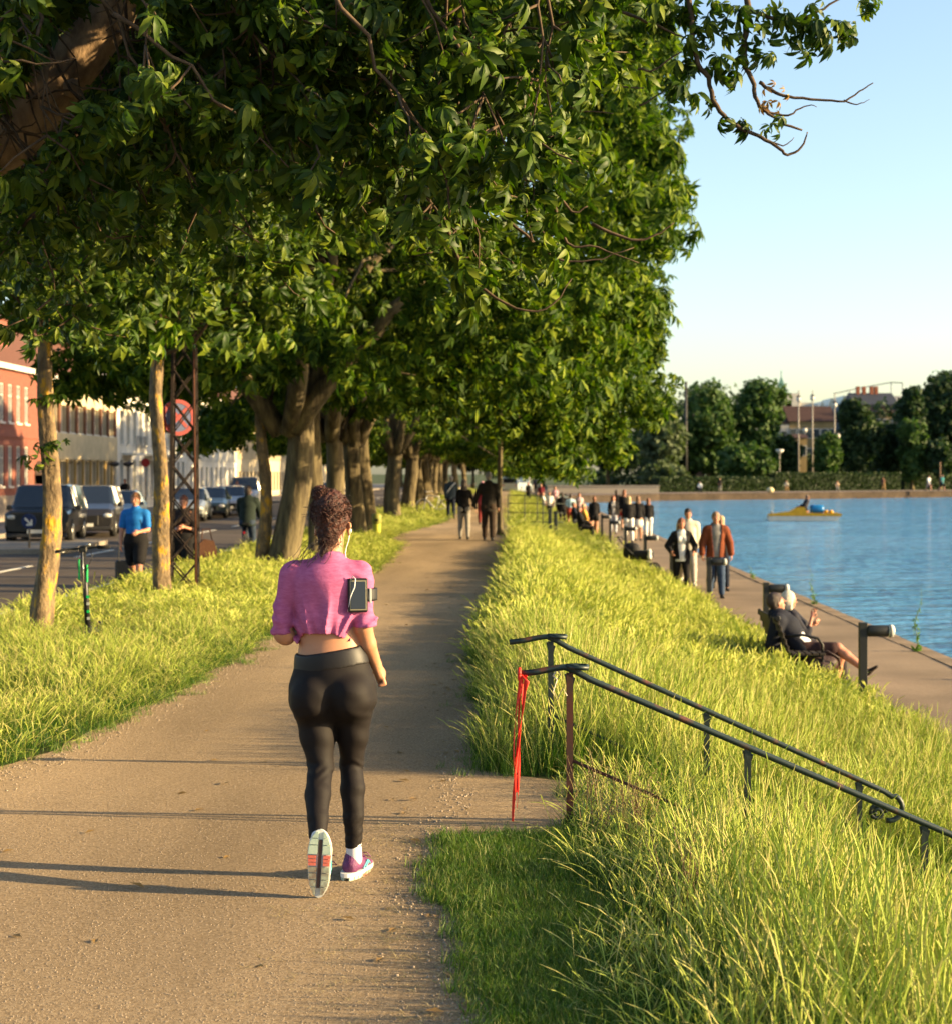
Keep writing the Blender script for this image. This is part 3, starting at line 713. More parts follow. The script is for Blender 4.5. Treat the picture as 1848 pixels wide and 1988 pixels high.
for i, (px, s, rr, ln, lab) in enumerate(rowdat):
    x_, y_ = at(px, s)
    t = thing('chestnut_tree', lab, 'tree', (x_, y_, 0), 0, 'chestnut trees in a row along the path')
    trunk_mb((0, 0, 0), 4.2 if i else 3.9, rr*1.0, rr*.82, ln, .38, 16, 16, i, .07, 1.5).obj('trunk', M_BARK, t, smooth=True)
    hc = has_crown.get(i)
    if hc is not None:
        c = link('crown', crowns[hc][0], M_LEAF2, t); c.rotation_euler = (0, 0, (0, R(14), R(-12), R(8))[i % 4]); c.scale = (1, 1, (1, .97, 1.06)[i % 3])
        if i == 0: c.scale = (.95, .9, 1)
        if i >= 3: c.scale = (1.05, 1, c.scale[2]); c.location = (.30, 0, 0)
        l = link('limbs', limb_me[hc], M_BARK, t); l.rotation_euler = (0, 0, c.rotation_euler[2] + (R(75) if i == 0 else 0))
    else:
        r = random.Random(i); m = MB()
        for a in (0.3, 2.4, 4.4): m.tube(curve((0, 0, 4.0), (math.cos(a)*1.5, math.sin(a)*1.2, 7.5), -.05, 6, .03, r), [rr*.6*(1-.12*q) for q in range(6)], 6)
        m.obj('limbs', M_BARK, t, True)
        C = env_clumps(np.random.default_rng(i), 60, (0, 0), 2.5, 2.0, 5.0, 8, .2); g = np.random.default_rng(i+9)
        P, d = clump_leaves(C, g.uniform(.6, 1, 60), 34, g)
        link('crown', inst_mesh('upper_crown', SIMP, P, leaf_frames(P, d, g, .8), g.uniform(.8, 1.2, len(P))), M_LEAF2, t)
    if i == 0:
        m = MB(); m.tube(curve((.15, -.1, 2.6), (2.3, -.6, 5.0), -.05, 8, .02), [.22, .20, .18, .17, .155, .14, .13, .11], 10)
        m.obj('sloping_limb', M_BARK, t, True)

# --- three slim trees with lichen
slim = [(85, 183, .105, (.01, 0), 3.9, 'slim young tree with orange lichen beside the parked scooter'),
        (309, 141, .105, (.012, 0), 4.2, 'slim young tree with yellow lichen right beside the lattice mast'),
        (512, 103.6, .115, (-.02, 0), 4.6, 'slim forked young tree with lichen next to the massive chestnut')]
for i, (px, s, rr, ln, th, lab) in enumerate(slim):
    x_, y_ = at(px, s); g = np.random.default_rng(40+i)
    t = thing('young_chestnut_tree', lab, 'tree', (x_, y_, 0), 0, 'slim young trees on the verge')
    trunk_mb((0, 0, 0), th, rr*1.12, rr*.62, ln, .38, 14, 34, 20+i, .13, 6, wav=.22).obj('trunk', M_YBARK, t, smooth=True)
    m = MB(); r = random.Random(i+3)
    z0 = th*.80
    if i == 2: m.tube([(0.0, 0, 2.75), (.12, 0, 3.1), (.22, 0, 3.5), (.28, .05, 4.3)], [.055, .05, .04, .03], 8)
    C = env_clumps(g, 74, (.3 if i == 0 else .2, 0), 2.6, 2.3, th*.84, th*.84+5.2, .25, low=lambda p: th*.84 + .5*(abs(p[0]) < .9) - .20*abs(p[0]))
    for j in range(16):
        p = C[j*4]; m.tube(curve((ln[0]*th*.9, 0, z0 + r.uniform(0, .6)), p, -.03, 6, .05, r), [.035*(1-.15*q) for q in range(6)], 5)
    m.obj('branches', M_TWIG, t, True)
    P, d = clump_leaves(C, g.uniform(.5, .9, len(C)), 46, g)
    k = P[:, 2] > th*.84 - .35*np.abs(P[:, 0]) - .1; P, d = P[k], d[k]
    link('crown', inst_mesh('young_crown', PAL_MID, P, leaf_frames(P, d, g, 1.0), g.uniform(.75, 1.15, len(P))), M_LEAF, t)
    # epicormic shoots on the trunk
    if i in (0, 2):
        zs = ([(2.05, .0, .0), (2.55, .0, -.02), (2.6, .06, 0), (1.95, -.1, 0), (1.85, -.05, 0), (2.1, .08, 0), (3.0, .02, 0)] if i == 0 else [(2.9, .1, 0), (2.8, .12, 0)])
        Pn, dn = [], []
        for zz, dx, dy in [(q[0], q[1], q[2]) for q in zs]:
            for _ in range(4):
                a = g.uniform(-3.1, 0.1); dd = np.array([math.cos(a), math.sin(a)*.6, .25]); Pn.append(np.array([ln[0]*zz + dx, dy, zz]) + dd*rr*1.2); dn.append(dd)
        Pn, dn = np.array(Pn), np.array(dn)
        fr_, sz_ = leaf_frames(Pn, dn, g, .3), g.uniform(.4, .7, len(Pn))
        for q in range(0, len(Pn), 4): link('shoot', inst_mesh('shoot', PAL_MID, Pn[q:q+4]*[1, 1, 1], fr_[q:q+4], sz_[q:q+4]), M_LEAF, t)

# --- the big chestnut whose crown hangs over the camera side of the path
OX, OY = -4.9, 10.6
ot = thing('overhanging_chestnut_tree', 'large chestnut whose leafy boughs hang over the path across the top of the picture', 'tree', (OX, OY, 0))
def L_(p): return (p[0]-OX, p[1]-OY, p[2])
def pv(px, py, s):                                    # a point seen at a photo position, s px per metre
    return ((px-985)/s, F/s, CAMZ + (918-py)/s)
trunk_mb((0, 0, 0), 3.9, .48, .40, (0.02, 0), .35, 18, 18, 77, .06, 1).obj('trunk', M_BARK, ot, smooth=True)
mb = MB(); br = MB(); tw = MB()
# main limb seen at top left with its knot hole
mb.tube([L_(p) for p in ((-4.75, 10.6, 3.3), (-3.9, 10.65, 3.65), pv(20, 265, 300), pv(95, 180, 300), pv(165, 95, 300), pv(225, 20, 300), (-2.25, 10.7, 5.5), (-1.6, 10.7, 6.3))], [.26, .23, .19, .175, .165, .14, .12, .10], 14)
kn = pv(150, 178, 306)
mb.lathe([(.045, -.07), (.062, -.02), (.055, .012), (.034, .016), (.026, -.02), (.0, -.035)], L_((kn[0]+.02, kn[1]-.1, kn[2])), 14, 'x')
mb.obj('limb', mat('sunlit_limb_bark', (0.13, 0.085, 0.05), 0.9, scale=6, col2=(0.38, 0.25, 0.14), bump=1.2, bscale=14, stretch=(1, 1, .5)), ot, True)  # beige-brown bark, made paler than the trunk to stand in for sunlight
# high bough above the frame that carries the hanging branches
hi = [(-4.7, 10.6, 3.9), (-3.6, 10.5, 5.2), (-2.0, 10.4, 6.0), (0, 10.5, 6.2), (1.2, 10.6, 5.9), (2.2, 10.7, 5.6)]
br.tube([L_(p) for p in hi], [.2, .17, .14, .10, .07, .05], 10)
br.tube([L_(p) for p in ((-3.6, 10.5, 5.2), (-2.4, 12.5, 6.2), (-.5, 14.2, 6.6), (1.2, 15, 6.4))], [.14, .11, .08, .05], 8)
br.tube([L_(p) for p in ((-3.6, 10.5, 5.2), (-2.8, 9.0, 5.6), (-1.2, 8.4, 5.7))], [.13, .09, .05], 8)
NP, ND, NS = [], [], []            # leaf points, outward directions, sizes
g = np.random.default_rng(99); rr = random.Random(99)
def spray(p, n, sp=.13, size=1.0, dirs=None):
    for _ in range(n):
        d = g.normal(0, 1, 3); d[2] *= .6; d /= np.linalg.norm(d)
        NP.append(np.array(p) + d*sp*g.uniform(.3, 1)); ND.append(d); NS.append(size*g.uniform(.6, 1.25))
def hang(p0, p1, r0=.018, leaves=8, tws=5, size=1.0):
    c = curve(p0, p1, -.04, 8, .035, rr); tw.tube([L_(q) for q in c], [r0*(1-.1*i) for i in range(8)], 5)
    for j in range(tws):
        i = rr.randint(3, 7); q = c[i]; e = q + Vector((rr.uniform(-.35, .4), rr.uniform(-.3, .3), rr.uniform(-.35, .12)))
        tw.tube([L_(z) for z in curve(q, e, .05, 5, .05, rr)], [.008, .007, .006, .005, .004], 4)
        spray(e, leaves, .13, size); spray(q.lerp(e, .5), 2, .1, size)
    spray(p1, leaves, .14, size)
def bottom(px):                                   # photo line under which this crown shows no leaves
    return np.interp(px, [0, 60, 130, 200, 330, 470, 620, 740, 860, 960, 1090, 1180, 1290, 1400], [560, 540, 660, 680, 560, 560, 470, 430, 540, 610, 620, 330, 120, 0])
cnt = 0
while cnt < 320:
    px = rr.uniform(-120, 1150); s = rr.uniform(225, 390); py = rr.uniform(-160, 1)*0 + rr.uniform(-140, float(bottom(px)))
    if px > 1000 and s < 255: continue
    if py > 440 and s > 330: continue
    p = pv(px, py - 40*s/300, s)
    src = Vector(p) + Vector((rr.uniform(-.9, .2), rr.uniform(-.3, .3), rr.uniform(.5, 1.5)))
    if p[2] < 2.6 or (px > 1080 and py > 200 and rr.random() < .6): continue
    hang(src, p, .013, 7, 5, 1.0); cnt += 1
# boughs against the sky, top right
S0 = 300
def path(pts_, r0, s=S0, n=5):
    q = [Vector(L_(pv(a, b, s))) for a, b in pts_]
    ext = [q[0]*2 - q[1]] + q + [q[-1]*2 - q[-2]]; o = []
    for i in range(1, len(ext)-2):
        for j in range(4):
            t = j/4; a0, a1, a2, a3 = ext[i-1:i+3]; o.append(.5*((2*a1) + (a2-a0)*t + (2*a0 - 5*a1 + 4*a2 - a3)*t*t + (3*a1 - a0 - 3*a2 + a3)*t**3) + Vector((rr.uniform(-1, 1), rr.uniform(-1, 1), rr.uniform(-1, 1)))*.006)
    q = o + [q[-1]]; tw.tube(q, [r0*(1 - .75*i/(len(q)-1)) for i in range(len(q))], 6)
top = (1405, -190)
path([top, (1430, -60), (1451, 0), (1447, 65), (1444, 115), (1462, 165), (1474, 205), (1514, 235), (1557, 252)], .028)
path([(1300, -160), (1330, -60), (1349, 105), (1374, 150), (1389, 205), (1424, 240), (1474, 265), (1514, 288), (1530, 300), (1555, 285), (1567, 256)], .022)
path([(1474, 265), (1520, 282), (1541, 266)], .007)
path([(1474, 160), (1500, 175), (1530, 188), (1589, 192), (1639, 195), (1674, 172), (1695, 160)], .013)
path([(1639, 195), (1665, 202), (1688, 192)], .006)
path([(1480, 215), (1530, 222), (1560, 205), (1585, 207)], .009)
path([(1454, 20), (1524, 42), (1574, 30), (1624, 0), (1700, -30)], .015)
path([(1060, -60), (1074, 0), (1105, 35), (1139, 60), (1150, 122), (1139, 125), (1204, 120), (1240, 132), (1269, 135), (1322, 100)], .020)
path([(1060, 80), (1100, 115), (1145, 128), (1190, 165), (1250, 170)], .016)
path([(1014, 280), (1069, 350), (1109, 410), (1140, 400)], .015)
path([(1149, 435), (1224, 465), (1274, 455), (1308, 432)], .012)
path([(1070, 380), (1100, 470), (1160, 480), (1240, 510)], .012)
path([(1240, 205), (1294, 175)], .008)
path([(1010, 150), (1050, 172), (1110, 210), (1190, 220)], .012)
path([(960, 310), (1010, 345), (1090, 350), (1150, 300)], .012)
path([(940, 380), (1000, 440), (1080, 500), (1150, 505), (1230, 480)], .012)
path([(860, 420), (900, 520), (980, 590), (1060, 600), (1110, 540)], .014)
for a, b, n in [(720,100,7),(850,160,9),(900,80,8),(1060,200,5),(790,270,6),(850,390,6),(1010,480,7),(1150,495,5),(1330,130,7),(1390,110,7),(1450,110,7),(1270,180,6),(1540,5,6),
                (1180,60,8),(1240,100,7),(960,20,9),(700,50,8),(930,230,6),(1120,220,6),(820,60,8),(1000,140,8),(780,350,5),(985,290,5),(1300,40,5),(1120,130,6),(860,240,6),(760,10,7),(1060,60,7)]:
    q = pv(923.7 + .5*a, .5*b, S0); spray(q, n, .115, .95)
path([(1150, 0), (1240, 35), (1300, 60), (1345, 80)], .014)
bw = [pv(923.7+.5*a, .5*b, S0) for a, b in ((1160, 360), (1130, 390), (1190, 340), (1150, 420))]
tw.obj('twigs', M_TWIG, ot, True); br.obj('boughs', M_BARK, ot, True)
B, d = [], []
for q in bw:
    for _ in range(2):
        dd = g.normal(0, 1, 3); dd /= np.linalg.norm(dd); B.append(np.array(L_(q)) + dd*.07); d.append(dd)
link('withered_leaves', inst_mesh('withered_leaves', PALS[2], np.array(B), leaf_frames(np.array(B), np.array(d), g, 1.2), g.uniform(.4, .7, len(B))), M_BROWNLEAF, ot)
# fill behind the hanging sprays
C = []
while len(C) < 110:
    px = g.uniform(-150, 1180); py = g.uniform(-300, float(bottom(px)) - 70); s = g.uniform(190, 250); p = pv(px, py, s)
    if p[2] > 2.9 and p[0] < -1.3: C.append(p)
C = np.array(C); P, d = clump_leaves(C, g.uniform(.35, .75, len(C)), 34, g)
ND += list(d); NP += list(P); NS += list(g.uniform(.8, 1.15, len(P)))
NP, ND, NS = np.array(NP), np.array(ND), np.array(NS)
# keep leaves off the face of the thick limb
_u = 985 + NP[:, 0]*F/NP[:, 1]; _v = 918 - (NP[:, 2]-CAMZ)*F/NP[:, 1]
_t = np.clip(((_u-20)*205 + (_v-265)*-245)/(205**2 + 245**2), 0, 1); _d = np.hypot(_u - (20+205*_t), _v - (265-245*_t))
_k = ~((_d < 62) & (NP[:, 1] < 11.2)); NP, ND, NS = NP[_k], ND[_k], NS[_k]
lp = NP - np.array([OX, OY, 0]); Rm = leaf_frames(NP, ND, g, 1.1)
sc_ = NS*F/NP[:, 1]; u = 985 + NP[:, 0]*F/NP[:, 1]; v_ = 918 - (NP[:, 2]-CAMZ)*F/NP[:, 1]
vis = (u > 0) & (u < 1848) & (v_ > 0)
order = np.argsort(-(sc_*vis)); near = order[:300]; rest = order[300:]
singles = []
for p_ in PALS:
    q_ = np_mesh('leaf', p_[0], p_[1]); q_.materials.append(M_LEAF); singles.append(q_)
for i in near:
    single = singles[i % 4]
    o = bpy.data.objects.new('leaf', single); COL.objects.link(o); o.parent = ot
    mm = Matrix(Rm[i].tolist()).to_4x4(); o.matrix_local = Matrix.Translation(Vector(lp[i])) @ mm @ Matrix.Scale(float(NS[i]), 4)
def merged(name, protos, P, Rm_, S):
    vs, fs, o = [], [], 0
    for j, p_ in enumerate(protos):
        sel = np.arange(j, len(P), len(protos)); V_ = np.einsum('nij,kj->nki', Rm_[sel], p_[0])*S[sel][:, None, None] + P[sel][:, None, :]
        vs.append(V_.reshape(-1, 3)); fs.append((p_[1][None] + (np.arange(len(sel))*len(p_[0]))[:, None, None] + o).reshape(-1, 3)); o += len(vs[-1])
    return np_mesh(name, np.concatenate(vs), np.concatenate(fs))
tag(link('leaves', merged('leaves', PALS, lp[rest], Rm[rest], NS[rest]), M_LEAF, ot), kind='stuff')
# ------------------------------------------------------------------ people
def skin(n, c): return mat('skin_' + n, c, .5, var=.06, scale=9, spec=.35)
SK = skin('fair', (.52, .27, .17)); SKT = skin('tanned', (.50, .235, .125)); SKD = skin('ruddy', (.50, .22, .14))
def cloth(n, c, r=.85, var=.12): return mat('cloth_' + n, c, r, var=var, scale=22, bump=.25, bscale=60, spec=.15)
def hairm(n, c, c2): return mat('hair_' + n, c, .45, scale=60, col2=c2, bump=1.0, bscale=90, spec=.5)
H_DARK = hairm('dark', (.018, .010, .008), (.05, .022, .015)); H_BRN = hairm('brown', (.05, .022, .012), (.11, .05, .025))
H_RED = hairm('red', (.16, .045, .015), (.28, .09, .03)); H_BLO = hairm('blond', (.42, .28, .13), (.62, .46, .24)); H_WHT = hairm('white', (.62, .55, .42), (.80, .74, .60))
H_GREY = hairm('grey', (.2, .18, .16), (.35, .31, .27))
M_BLACK = cloth('black', (.012, .011, .012)); M_NAVY = cloth('navy', (.012, .016, .03)); M_WHITEC = cloth('white', (.72, .70, .66)); M_GREYC = cloth('grey', (.22, .21, .20))
M_SHOE = mat('shoe_dark', (.02, .018, .017), .6); M_SHOEW = mat('shoe_white', (.75, .72, .68), .6)
V = lambda *a: np.array(a, float)
def lerp(a, b, t): return a + (b - a)*t
def hand_prims(w, d, side, k, fingers=True, curl=1.0, sc=1.0):
    """w wrist, d direction of the hand, side +-1 where the thumb points (x)"""
    d = d/np.linalg.norm(d); up = V(0, 1, 0) if abs(d[1]) < .8 else V(0, 0, 1)
    s = np.cross(d, up); s /= np.linalg.norm(s); n = np.cross(s, d)
    P = [(w, w + d*.085*sc, (.020*sc, .016*sc), (.037*sc, .015*sc), n, .012)]
    if not fingers:
        P += [(w + d*.08*sc, w + d*.15*sc - s*.02, (.034*sc, .015*sc), (.022*sc, .012*sc), n, .01), (w + d*.03*sc, w + d*.08*sc + n*.05*sc, .013*sc, .010*sc, None, .01)]
        return P
    for i, L in enumerate((.072, .080, .074, .058)):
        o = n*(.029 - .0195*i)*sc; b = w + d*.082*sc + o
        c = .5*curl
        p1 = b + (d*math.cos(c) - s*math.sin(c)*side)*L*.5*sc; p2 = p1 + (d*math.cos(2.2*c) - s*math.sin(2.2*c)*side)*L*.32*sc; p3 = p2 + (d*math.cos(3.3*c) - s*math.sin(3.3*c)*side)*L*.25*sc
        r = .0088*sc
        P += [(b, p1, r, r*.95, None, .004), (p1, p2, r*.95, r*.88, None, .003), (p2, p3, r*.88, r*.75, None, .003)]
    t0 = w + d*.025*sc + n*.022*sc; t1 = t0 + (d*.7 + n*.65 - s*.25*side)*.045*sc; t2 = t1 + (d*.95 - s*.35*side)*.03*sc
    P += [(t0, t1, .013*sc, .0105*sc, None, .006), (t1, t2, .0105*sc, .008*sc, None, .004)]
    return P
def person(label, loc, rz, h=1.75, sex='m', sk=SK, hair=('short', H_BRN), top=None, jacket=None, bottom=None, shoes=M_SHOE, socks=None,
           legs=((22, 6), (-20, 22)), arms=((-20, 6, 25), (22, 6, 30)), lean=2, pelvis=None, vox=.02, group=None, name='person', headyaw=0, headpitch=0, w=1.0, fingers=False, twist=0, pelvis_off=(0, 0)):
    k = h/1.75; f = sex == 'f'
    t = thing(name, label, 'person', loc, rz, group)
    sw = (.165 if f else .19)*w; hw = (.090 if f else .088)
    la = R(lean); up = V(0, math.sin(la), math.cos(la))
    J = {}; zmin = 9
    for s, (a, b) in zip((-1, 1), [q[:2] for q in legs]):
        sp = legs[0 if s < 0 else 1][2] if len(legs[0 if s < 0 else 1]) > 2 else 2
        a, b, sp = R(a), R(b), R(sp)
        hip = V(s*hw, 0, 0); kn = hip + V(s*math.sin(sp), math.sin(a), -math.cos(a)*math.cos(sp))*.43
        an = kn + V(s*math.sin(sp)*.3, math.sin(a-b), -math.cos(a-b))*.415
        J[s] = [hip, kn, an, a-b]; zmin = min(zmin, an[2])
    base = (pelvis if pelvis is not None else -zmin*1 + .085)
    O = V(pelvis_off[0], pelvis_off[1], base)
    for s in (-1, 1):
        for i in range(3): J[s][i] = J[s][i] + O
    pel = V(0, 0, .02) + O; wa = pel + up*.17; ch = pel + up*.36; nk = pel + up*.545; hd = pel + up*.545 + V(0, .01+math.sin(la)*.03, .145)
    m_ = 1.0
    tor = [(pel, wa, (.165 if f else .155, .115), (.125 if f else .145, .098), None, .04), (wa, ch, (.125 if f else .145, .098), (.150*w, .112), None, .04),
           (ch, ch + up*.10, (.152*w, .11), (sw*.80, .088), None, .04), (nk - up*.075 + V(-sw*.82, 0, 0), nk - up*.075 + V(sw*.82, 0, 0), .052, .052, None, .05),
           (nk - up*.06, nk + up*.01, (.10, .062), (.058, .055), None, .03)]
    if f: tor += [(ch + V(-.065, .085, -.0), ch + V(-.065, .086, 0), .058, .058, None, .03), (ch + V(.065, .085, 0), ch + V(.065, .086, 0), .058, .058, None, .03)]
    butt = [(pel + V(-.08, -.045, -.06), pel + V(-.08, -.046, -.07), .092, .092, None, .03), (pel + V(.08, -.045, -.06), pel + V(.08, -.046, -.07), .092, .092, None, .03)]
    def leg(s, t1=2.0):
        hip, kn, an, q = J[s]; P = []
        r = [(.092, .078, .058), (.056, .060, .036)] if f else [(.090, .076, .060), (.058, .060, .040)]
        md = lerp(hip, kn, .5); cf = lerp(kn, an, .33) + V(0, -.012, 0)
        e = min(t1, 1)
        P.append((hip, lerp(hip, kn, min(e, .5)), r[0][0], r[0][1], None, .03))
        if e > .5: P.append((md, lerp(hip, kn, e), r[0][1], lerp(r[0][1], r[0][2], (e-.5)*2), None, .02))
        if t1 > 1:
            e = t1-1; P.append((kn, lerp(kn, cf, min(1, e/.33)), r[1][0], r[1][1], None, .02))
            if e > .33: P.append((cf, lerp(cf, an, (e-.33)/.67), r[1][1], lerp(r[1][1], r[1][2], (e-.33)/.67), None, .02))
        return P
    A = {}
    for s, q in zip((-1, 1), arms):
        af, ab, ef = R(q[0]), R(q[1]), R(q[2]); inn = q[3] if len(q) > 3 else .12
        sh = nk - up*.085 + V(s*sw, 0, 0)
        u = V(s*math.sin(ab), math.sin(af)*math.cos(ab), -math.cos(af)*math.cos(ab)); el = sh + u*.285
        v = V(-s*inn + s*math.sin(ab)*.6, math.sin(af+ef), -math.cos(af+ef)); v /= np.linalg.norm(v); wr = el + v*.25
        A[s] = (sh, el, wr, v)
    def arm(s, t1=2.0):
        sh, el, wr, v = A[s]; r = (.046, .036, .034, .024) if f else (.052, .042, .040, .028)
        P = [(sh, lerp(sh, el, min(t1, 1)), r[0], lerp(r[0], r[1], min(t1, 1)), None, .03)]
        if t1 > 1: P.append((el, lerp(el, wr, t1-1), r[2], lerp(r[2], r[3], t1-1), None, .015))
        return P
    cy, sy = math.cos(R(headyaw)), math.sin(R(headyaw)); cp, sp_ = math.cos(R(headpitch)), math.sin(R(headpitch))
    def hp(x, y, z):
        y, z = y*cp - z*sp_, y*sp_ + z*cp
        return hd + V(x*cy - y*sy, x*sy + y*cy, z)
    ux = (cy, sy, 0)
    def sph(p, r, kk=.01): return (p, p + V(0, 0, .0008), r, r, None, kk)
    head = [(hp(0, -.01, .035), hp(0, -.012, .04), (.074, .092), (.074, .092), ux, .02), (hp(0, .022, -.01), hp(0, .035, -.075), (.062, .068), (.036, .036), ux, .02),
            (nk, hp(0, -.025, -.06), (.054, .055), (.050, .052), None, .02),
            (hp(0, .088, .018), hp(0, .108, -.014), .010, .014, None, .01), (hp(-.022, .078, -.05), hp(.022, .078, -.05), .010, .010, None, .008),
            (hp(-.07, .0, .012), hp(-.074, -.008, -.022), .013, .009, None, .006), (hp(.07, .0, .012), hp(.074, -.008, -.022), .013, .009, None, .006),
            (hp(-.04, .078, .035), hp(.04, .078, .035), .012, .012, None, .012)]
    P = head + tor + butt + leg(-1) + leg(1) + arm(-1) + arm(1)
    for s in (-1, 1): P += hand_prims(A[s][2], A[s][3] + V(0, 0, -.15), s, k, fingers, .8)
    def sc(pr, g=0.0):
        out = []
        for p in pr:
            ra = tuple(np.atleast_1d(p[2]).astype(float) + g); rb = tuple(np.atleast_1d(p[3]).astype(float) + g)
            if len(ra) == 1: ra = ra*2
            if len(rb) == 1: rb = rb*2
            out.append((p[0]*k, p[1]*k, tuple(x*k for x in ra), tuple(x*k for x in rb), p[4] if len(p) > 4 else None, (p[5] if len(p) > 5 else .02)*k))
        return out
    link('body', sdf_mesh('body', sc(P), vox), sk, t)
    link('eye', sdf_mesh('eye', sc([sph(hp(-.031, .081, .012), .0095, 0), sph(hp(.031, .081, .012), .0095, 0)]), .004), mat('eye', (.03, .02, .018), .2, spec=.6), t) if fingers else None
    # hair
    hs, hm = hair
    Hh = [(hp(0, -.022, .055), hp(0, -.03, .045), (.086, .100), (.086, .098), ux, .02), (hp(0, -.05, .0), hp(0, -.06, -.045), (.074, .060), (.060, .045), ux, .02)]
    def cut(D, X, Y, Z):
        hx, hy, hz = (hp(0, 0, 0)*k)
        dx, dy = X-hx, Y-hy; fy = (-dx*sy + dy*cy)*1.0; dz = Z-hz
        return np.maximum(D, np.minimum(fy - .03*k, (.055*k - dz) + .6*(fy - .075*k)) if True else D)
    if hs == 'long':
        Hh += [(hp(-.05, -.03, -.02), hp(-.085, -.045, -.22), .035, .03, None, .03), (hp(.05, -.03, -.02), hp(.085, -.045, -.22), .035, .03, None, .03), (hp(0, -.07, -.03), hp(0, -.085, -.25), (.07, .04), (.085, .028), ux, .03)]
    if hs == 'bob': Hh += [(hp(-.055, -.02, -.0), hp(-.062, -.02, -.09), .036, .03, None, .03), (hp(.055, -.02, 0), hp(.062, -.02, -.09), .036, .03, None, .03), (hp(0, -.07, 0), hp(0, -.06, -.10), (.07, .05), (.06, .03), ux, .03)]
    if hs == 'bun': Hh += [sph(hp(0, -.09, .10), .045, .01)]
    if hs == 'tail': Hh += [(hp(0, -.10, .03), hp(0, -.15, -.12), .03, .015, None, .01)]
    if hs: link('hair', sdf_mesh('hair', sc(Hh), max(vox*.8, .008), post=cut), hm, t)
    if top:
        tm, sl, g, drop = (top + (0,))[:4]
        T = tor + [(pel + up*(-.02 - drop), pel + up*.05, (.165, .118), (.158, .112), None, .03)] + ((arm(-1, sl) + arm(1, sl)) if sl > 0 else [])
        def cutn(D, X, Y, Z):
            return np.maximum(np.maximum(D, ((pel[2] - .06 - drop)*k - Z)), .045*k - np.sqrt((X - nk[0]*k)**2 + (Y - nk[1]*k)**2 + np.minimum(0, (Z - (nk[2] + .01)*k))**2))
        link('top', sdf_mesh('top', sc(T, g), vox, post=cutn), tm, t)
    if jacket:
        jm, sl, g, drop, openw = jacket
        T = tor + [(pel + up*(-.05 - drop), pel + up*.06, (.17, .125), (.16, .115), None, .03)] + arm(-1, sl) + arm(1, sl) + [(nk - up*.03 + V(0, -.03, 0), nk + V(0, -.035, .01), (.075, .05), (.07, .045), None, .02)]
        def cutj(D, X, Y, Z):
            D = np.maximum(D, ((pel[2] - .05 - drop)*k - Z))
            if openw > 0: D = np.maximum(D, np.minimum((openw*(.7 + .5*np.clip((Z/k - pel[2])/.4, 0, 1)))*k - np.abs(X), (Y + .02*k)))
            return D
        link('jacket', sdf_mesh('jacket', sc(T, g), vox, post=cutj), jm, t)
    if bottom:
        bm, kind, g = bottom
        if kind == 'skirt':
            hm_ = lerp(J[-1][0], J[-1][1], .55)*.5 + lerp(J[1][0], J[1][1], .55)*.5
            T = [(pel + V(0, 0, .10), pel + V(0, 0, -.02), (.14, .11), (.175, .14), None, .02), (pel + V(0, 0, -.05), hm_, (.175, .14), (.20, .16), None, .02)]
        else:
            ln = {'long': 1.93, 'shorts': .82, 'mini': .35, 'knee': 1.1}[kind]
            T = [(pel + V(0, 0, .08), pel, (.15, .112), (.165, .118), None, .03)] + butt + leg(-1, ln) + leg(1, ln)
        link('trousers' if kind == 'long' else ('skirt' if kind == 'skirt' else 'shorts'), sdf_mesh('trousers', sc(T, g), vox, post=lambda D, X, Y, Z: np.maximum(D, Z - (pel[2] + .12)*k)), bm, t)
    if shoes:
        for s in (-1, 1):
            an, q = J[s][2], J[s][3]
            fp = min(0, q)*.9 if an[2] > .12 else 0          # toes down for the trailing foot
            if pelvis is not None and abs(q) > .5: fp = q*.8
            c_, s_ = math.cos(fp), math.sin(fp)
            def fpnt(x, y, z): return an + V(x, y*c_ - z*s_, y*s_ + z*c_)
            sh = [(fpnt(0, -.045, -.045), fpnt(0, .03, -.05), (.036, .030), (.038, .030), None, .02), (fpnt(0, .03, -.052), fpnt(s*.012, .14, -.064), (.040, .028), (.040, .018), None, .02), (fpnt(0, -.015, -.01), fpnt(0, 0, -.05), .038, .036, None, .02)]
            link('shoe', sdf_mesh('shoe', sc(sh), min(vox, .014)), shoes, t)
    t['_hd'] = list(map(float, hd*k)); t['_wr'] = [float(x) for s in (-1, 1) for x in A[s][2]*k]; t['_nk'] = list(map(float, nk*k))
    return t
def fin(t):
    for q in ('_hd', '_wr', '_nk'):
        if q in t: del t[q]
def gp(px, s, z=0.0): x_, y_ = at(px, s); return (x_, y_, z)
FACE, AWAY = math.pi, 0.0

# ---- the jogger
JX, JY = -.763, 7.33
jt = thing('person', 'woman jogging away in a pink shirt and black leggings, phone on her upper arm', 'person', (JX, JY, 0))
legL = [(V(-.098, 0, .80), V(-.078, -.02, .64), (.096, .100), (.070, .078), None, .03), (V(-.078, -.02, .64), V(-.060, -.05, .50), (.070, .078), (.050, .056), None, .02),
        (V(-.060, -.05, .50), V(-.062, -.15, .40), .048, .050, None, .015), (V(-.062, -.15, .40), V(-.052, -.235, .31), .050, .039, None, .01), (V(-.052, -.235, .31), V(-.045, -.295, .235), .039, .030, None, .01)]
legR = [(V(.078, .0, .80), V(.076, .03, .64), (.094, .100), (.062, .076), None, .03), (V(.076, .03, .64), V(.066, .06, .50), (.062, .076), (.046, .053), None, .02),
        (V(.066, .06, .49), V(.075, .015, .39), .044, .048, None, .015), (V(.075, .015, .39), V(.081, -.01, .27), .048, .039, None, .01), (V(.081, -.01, .27), V(.082, -.015, .12), .039, .028, None, .01)]
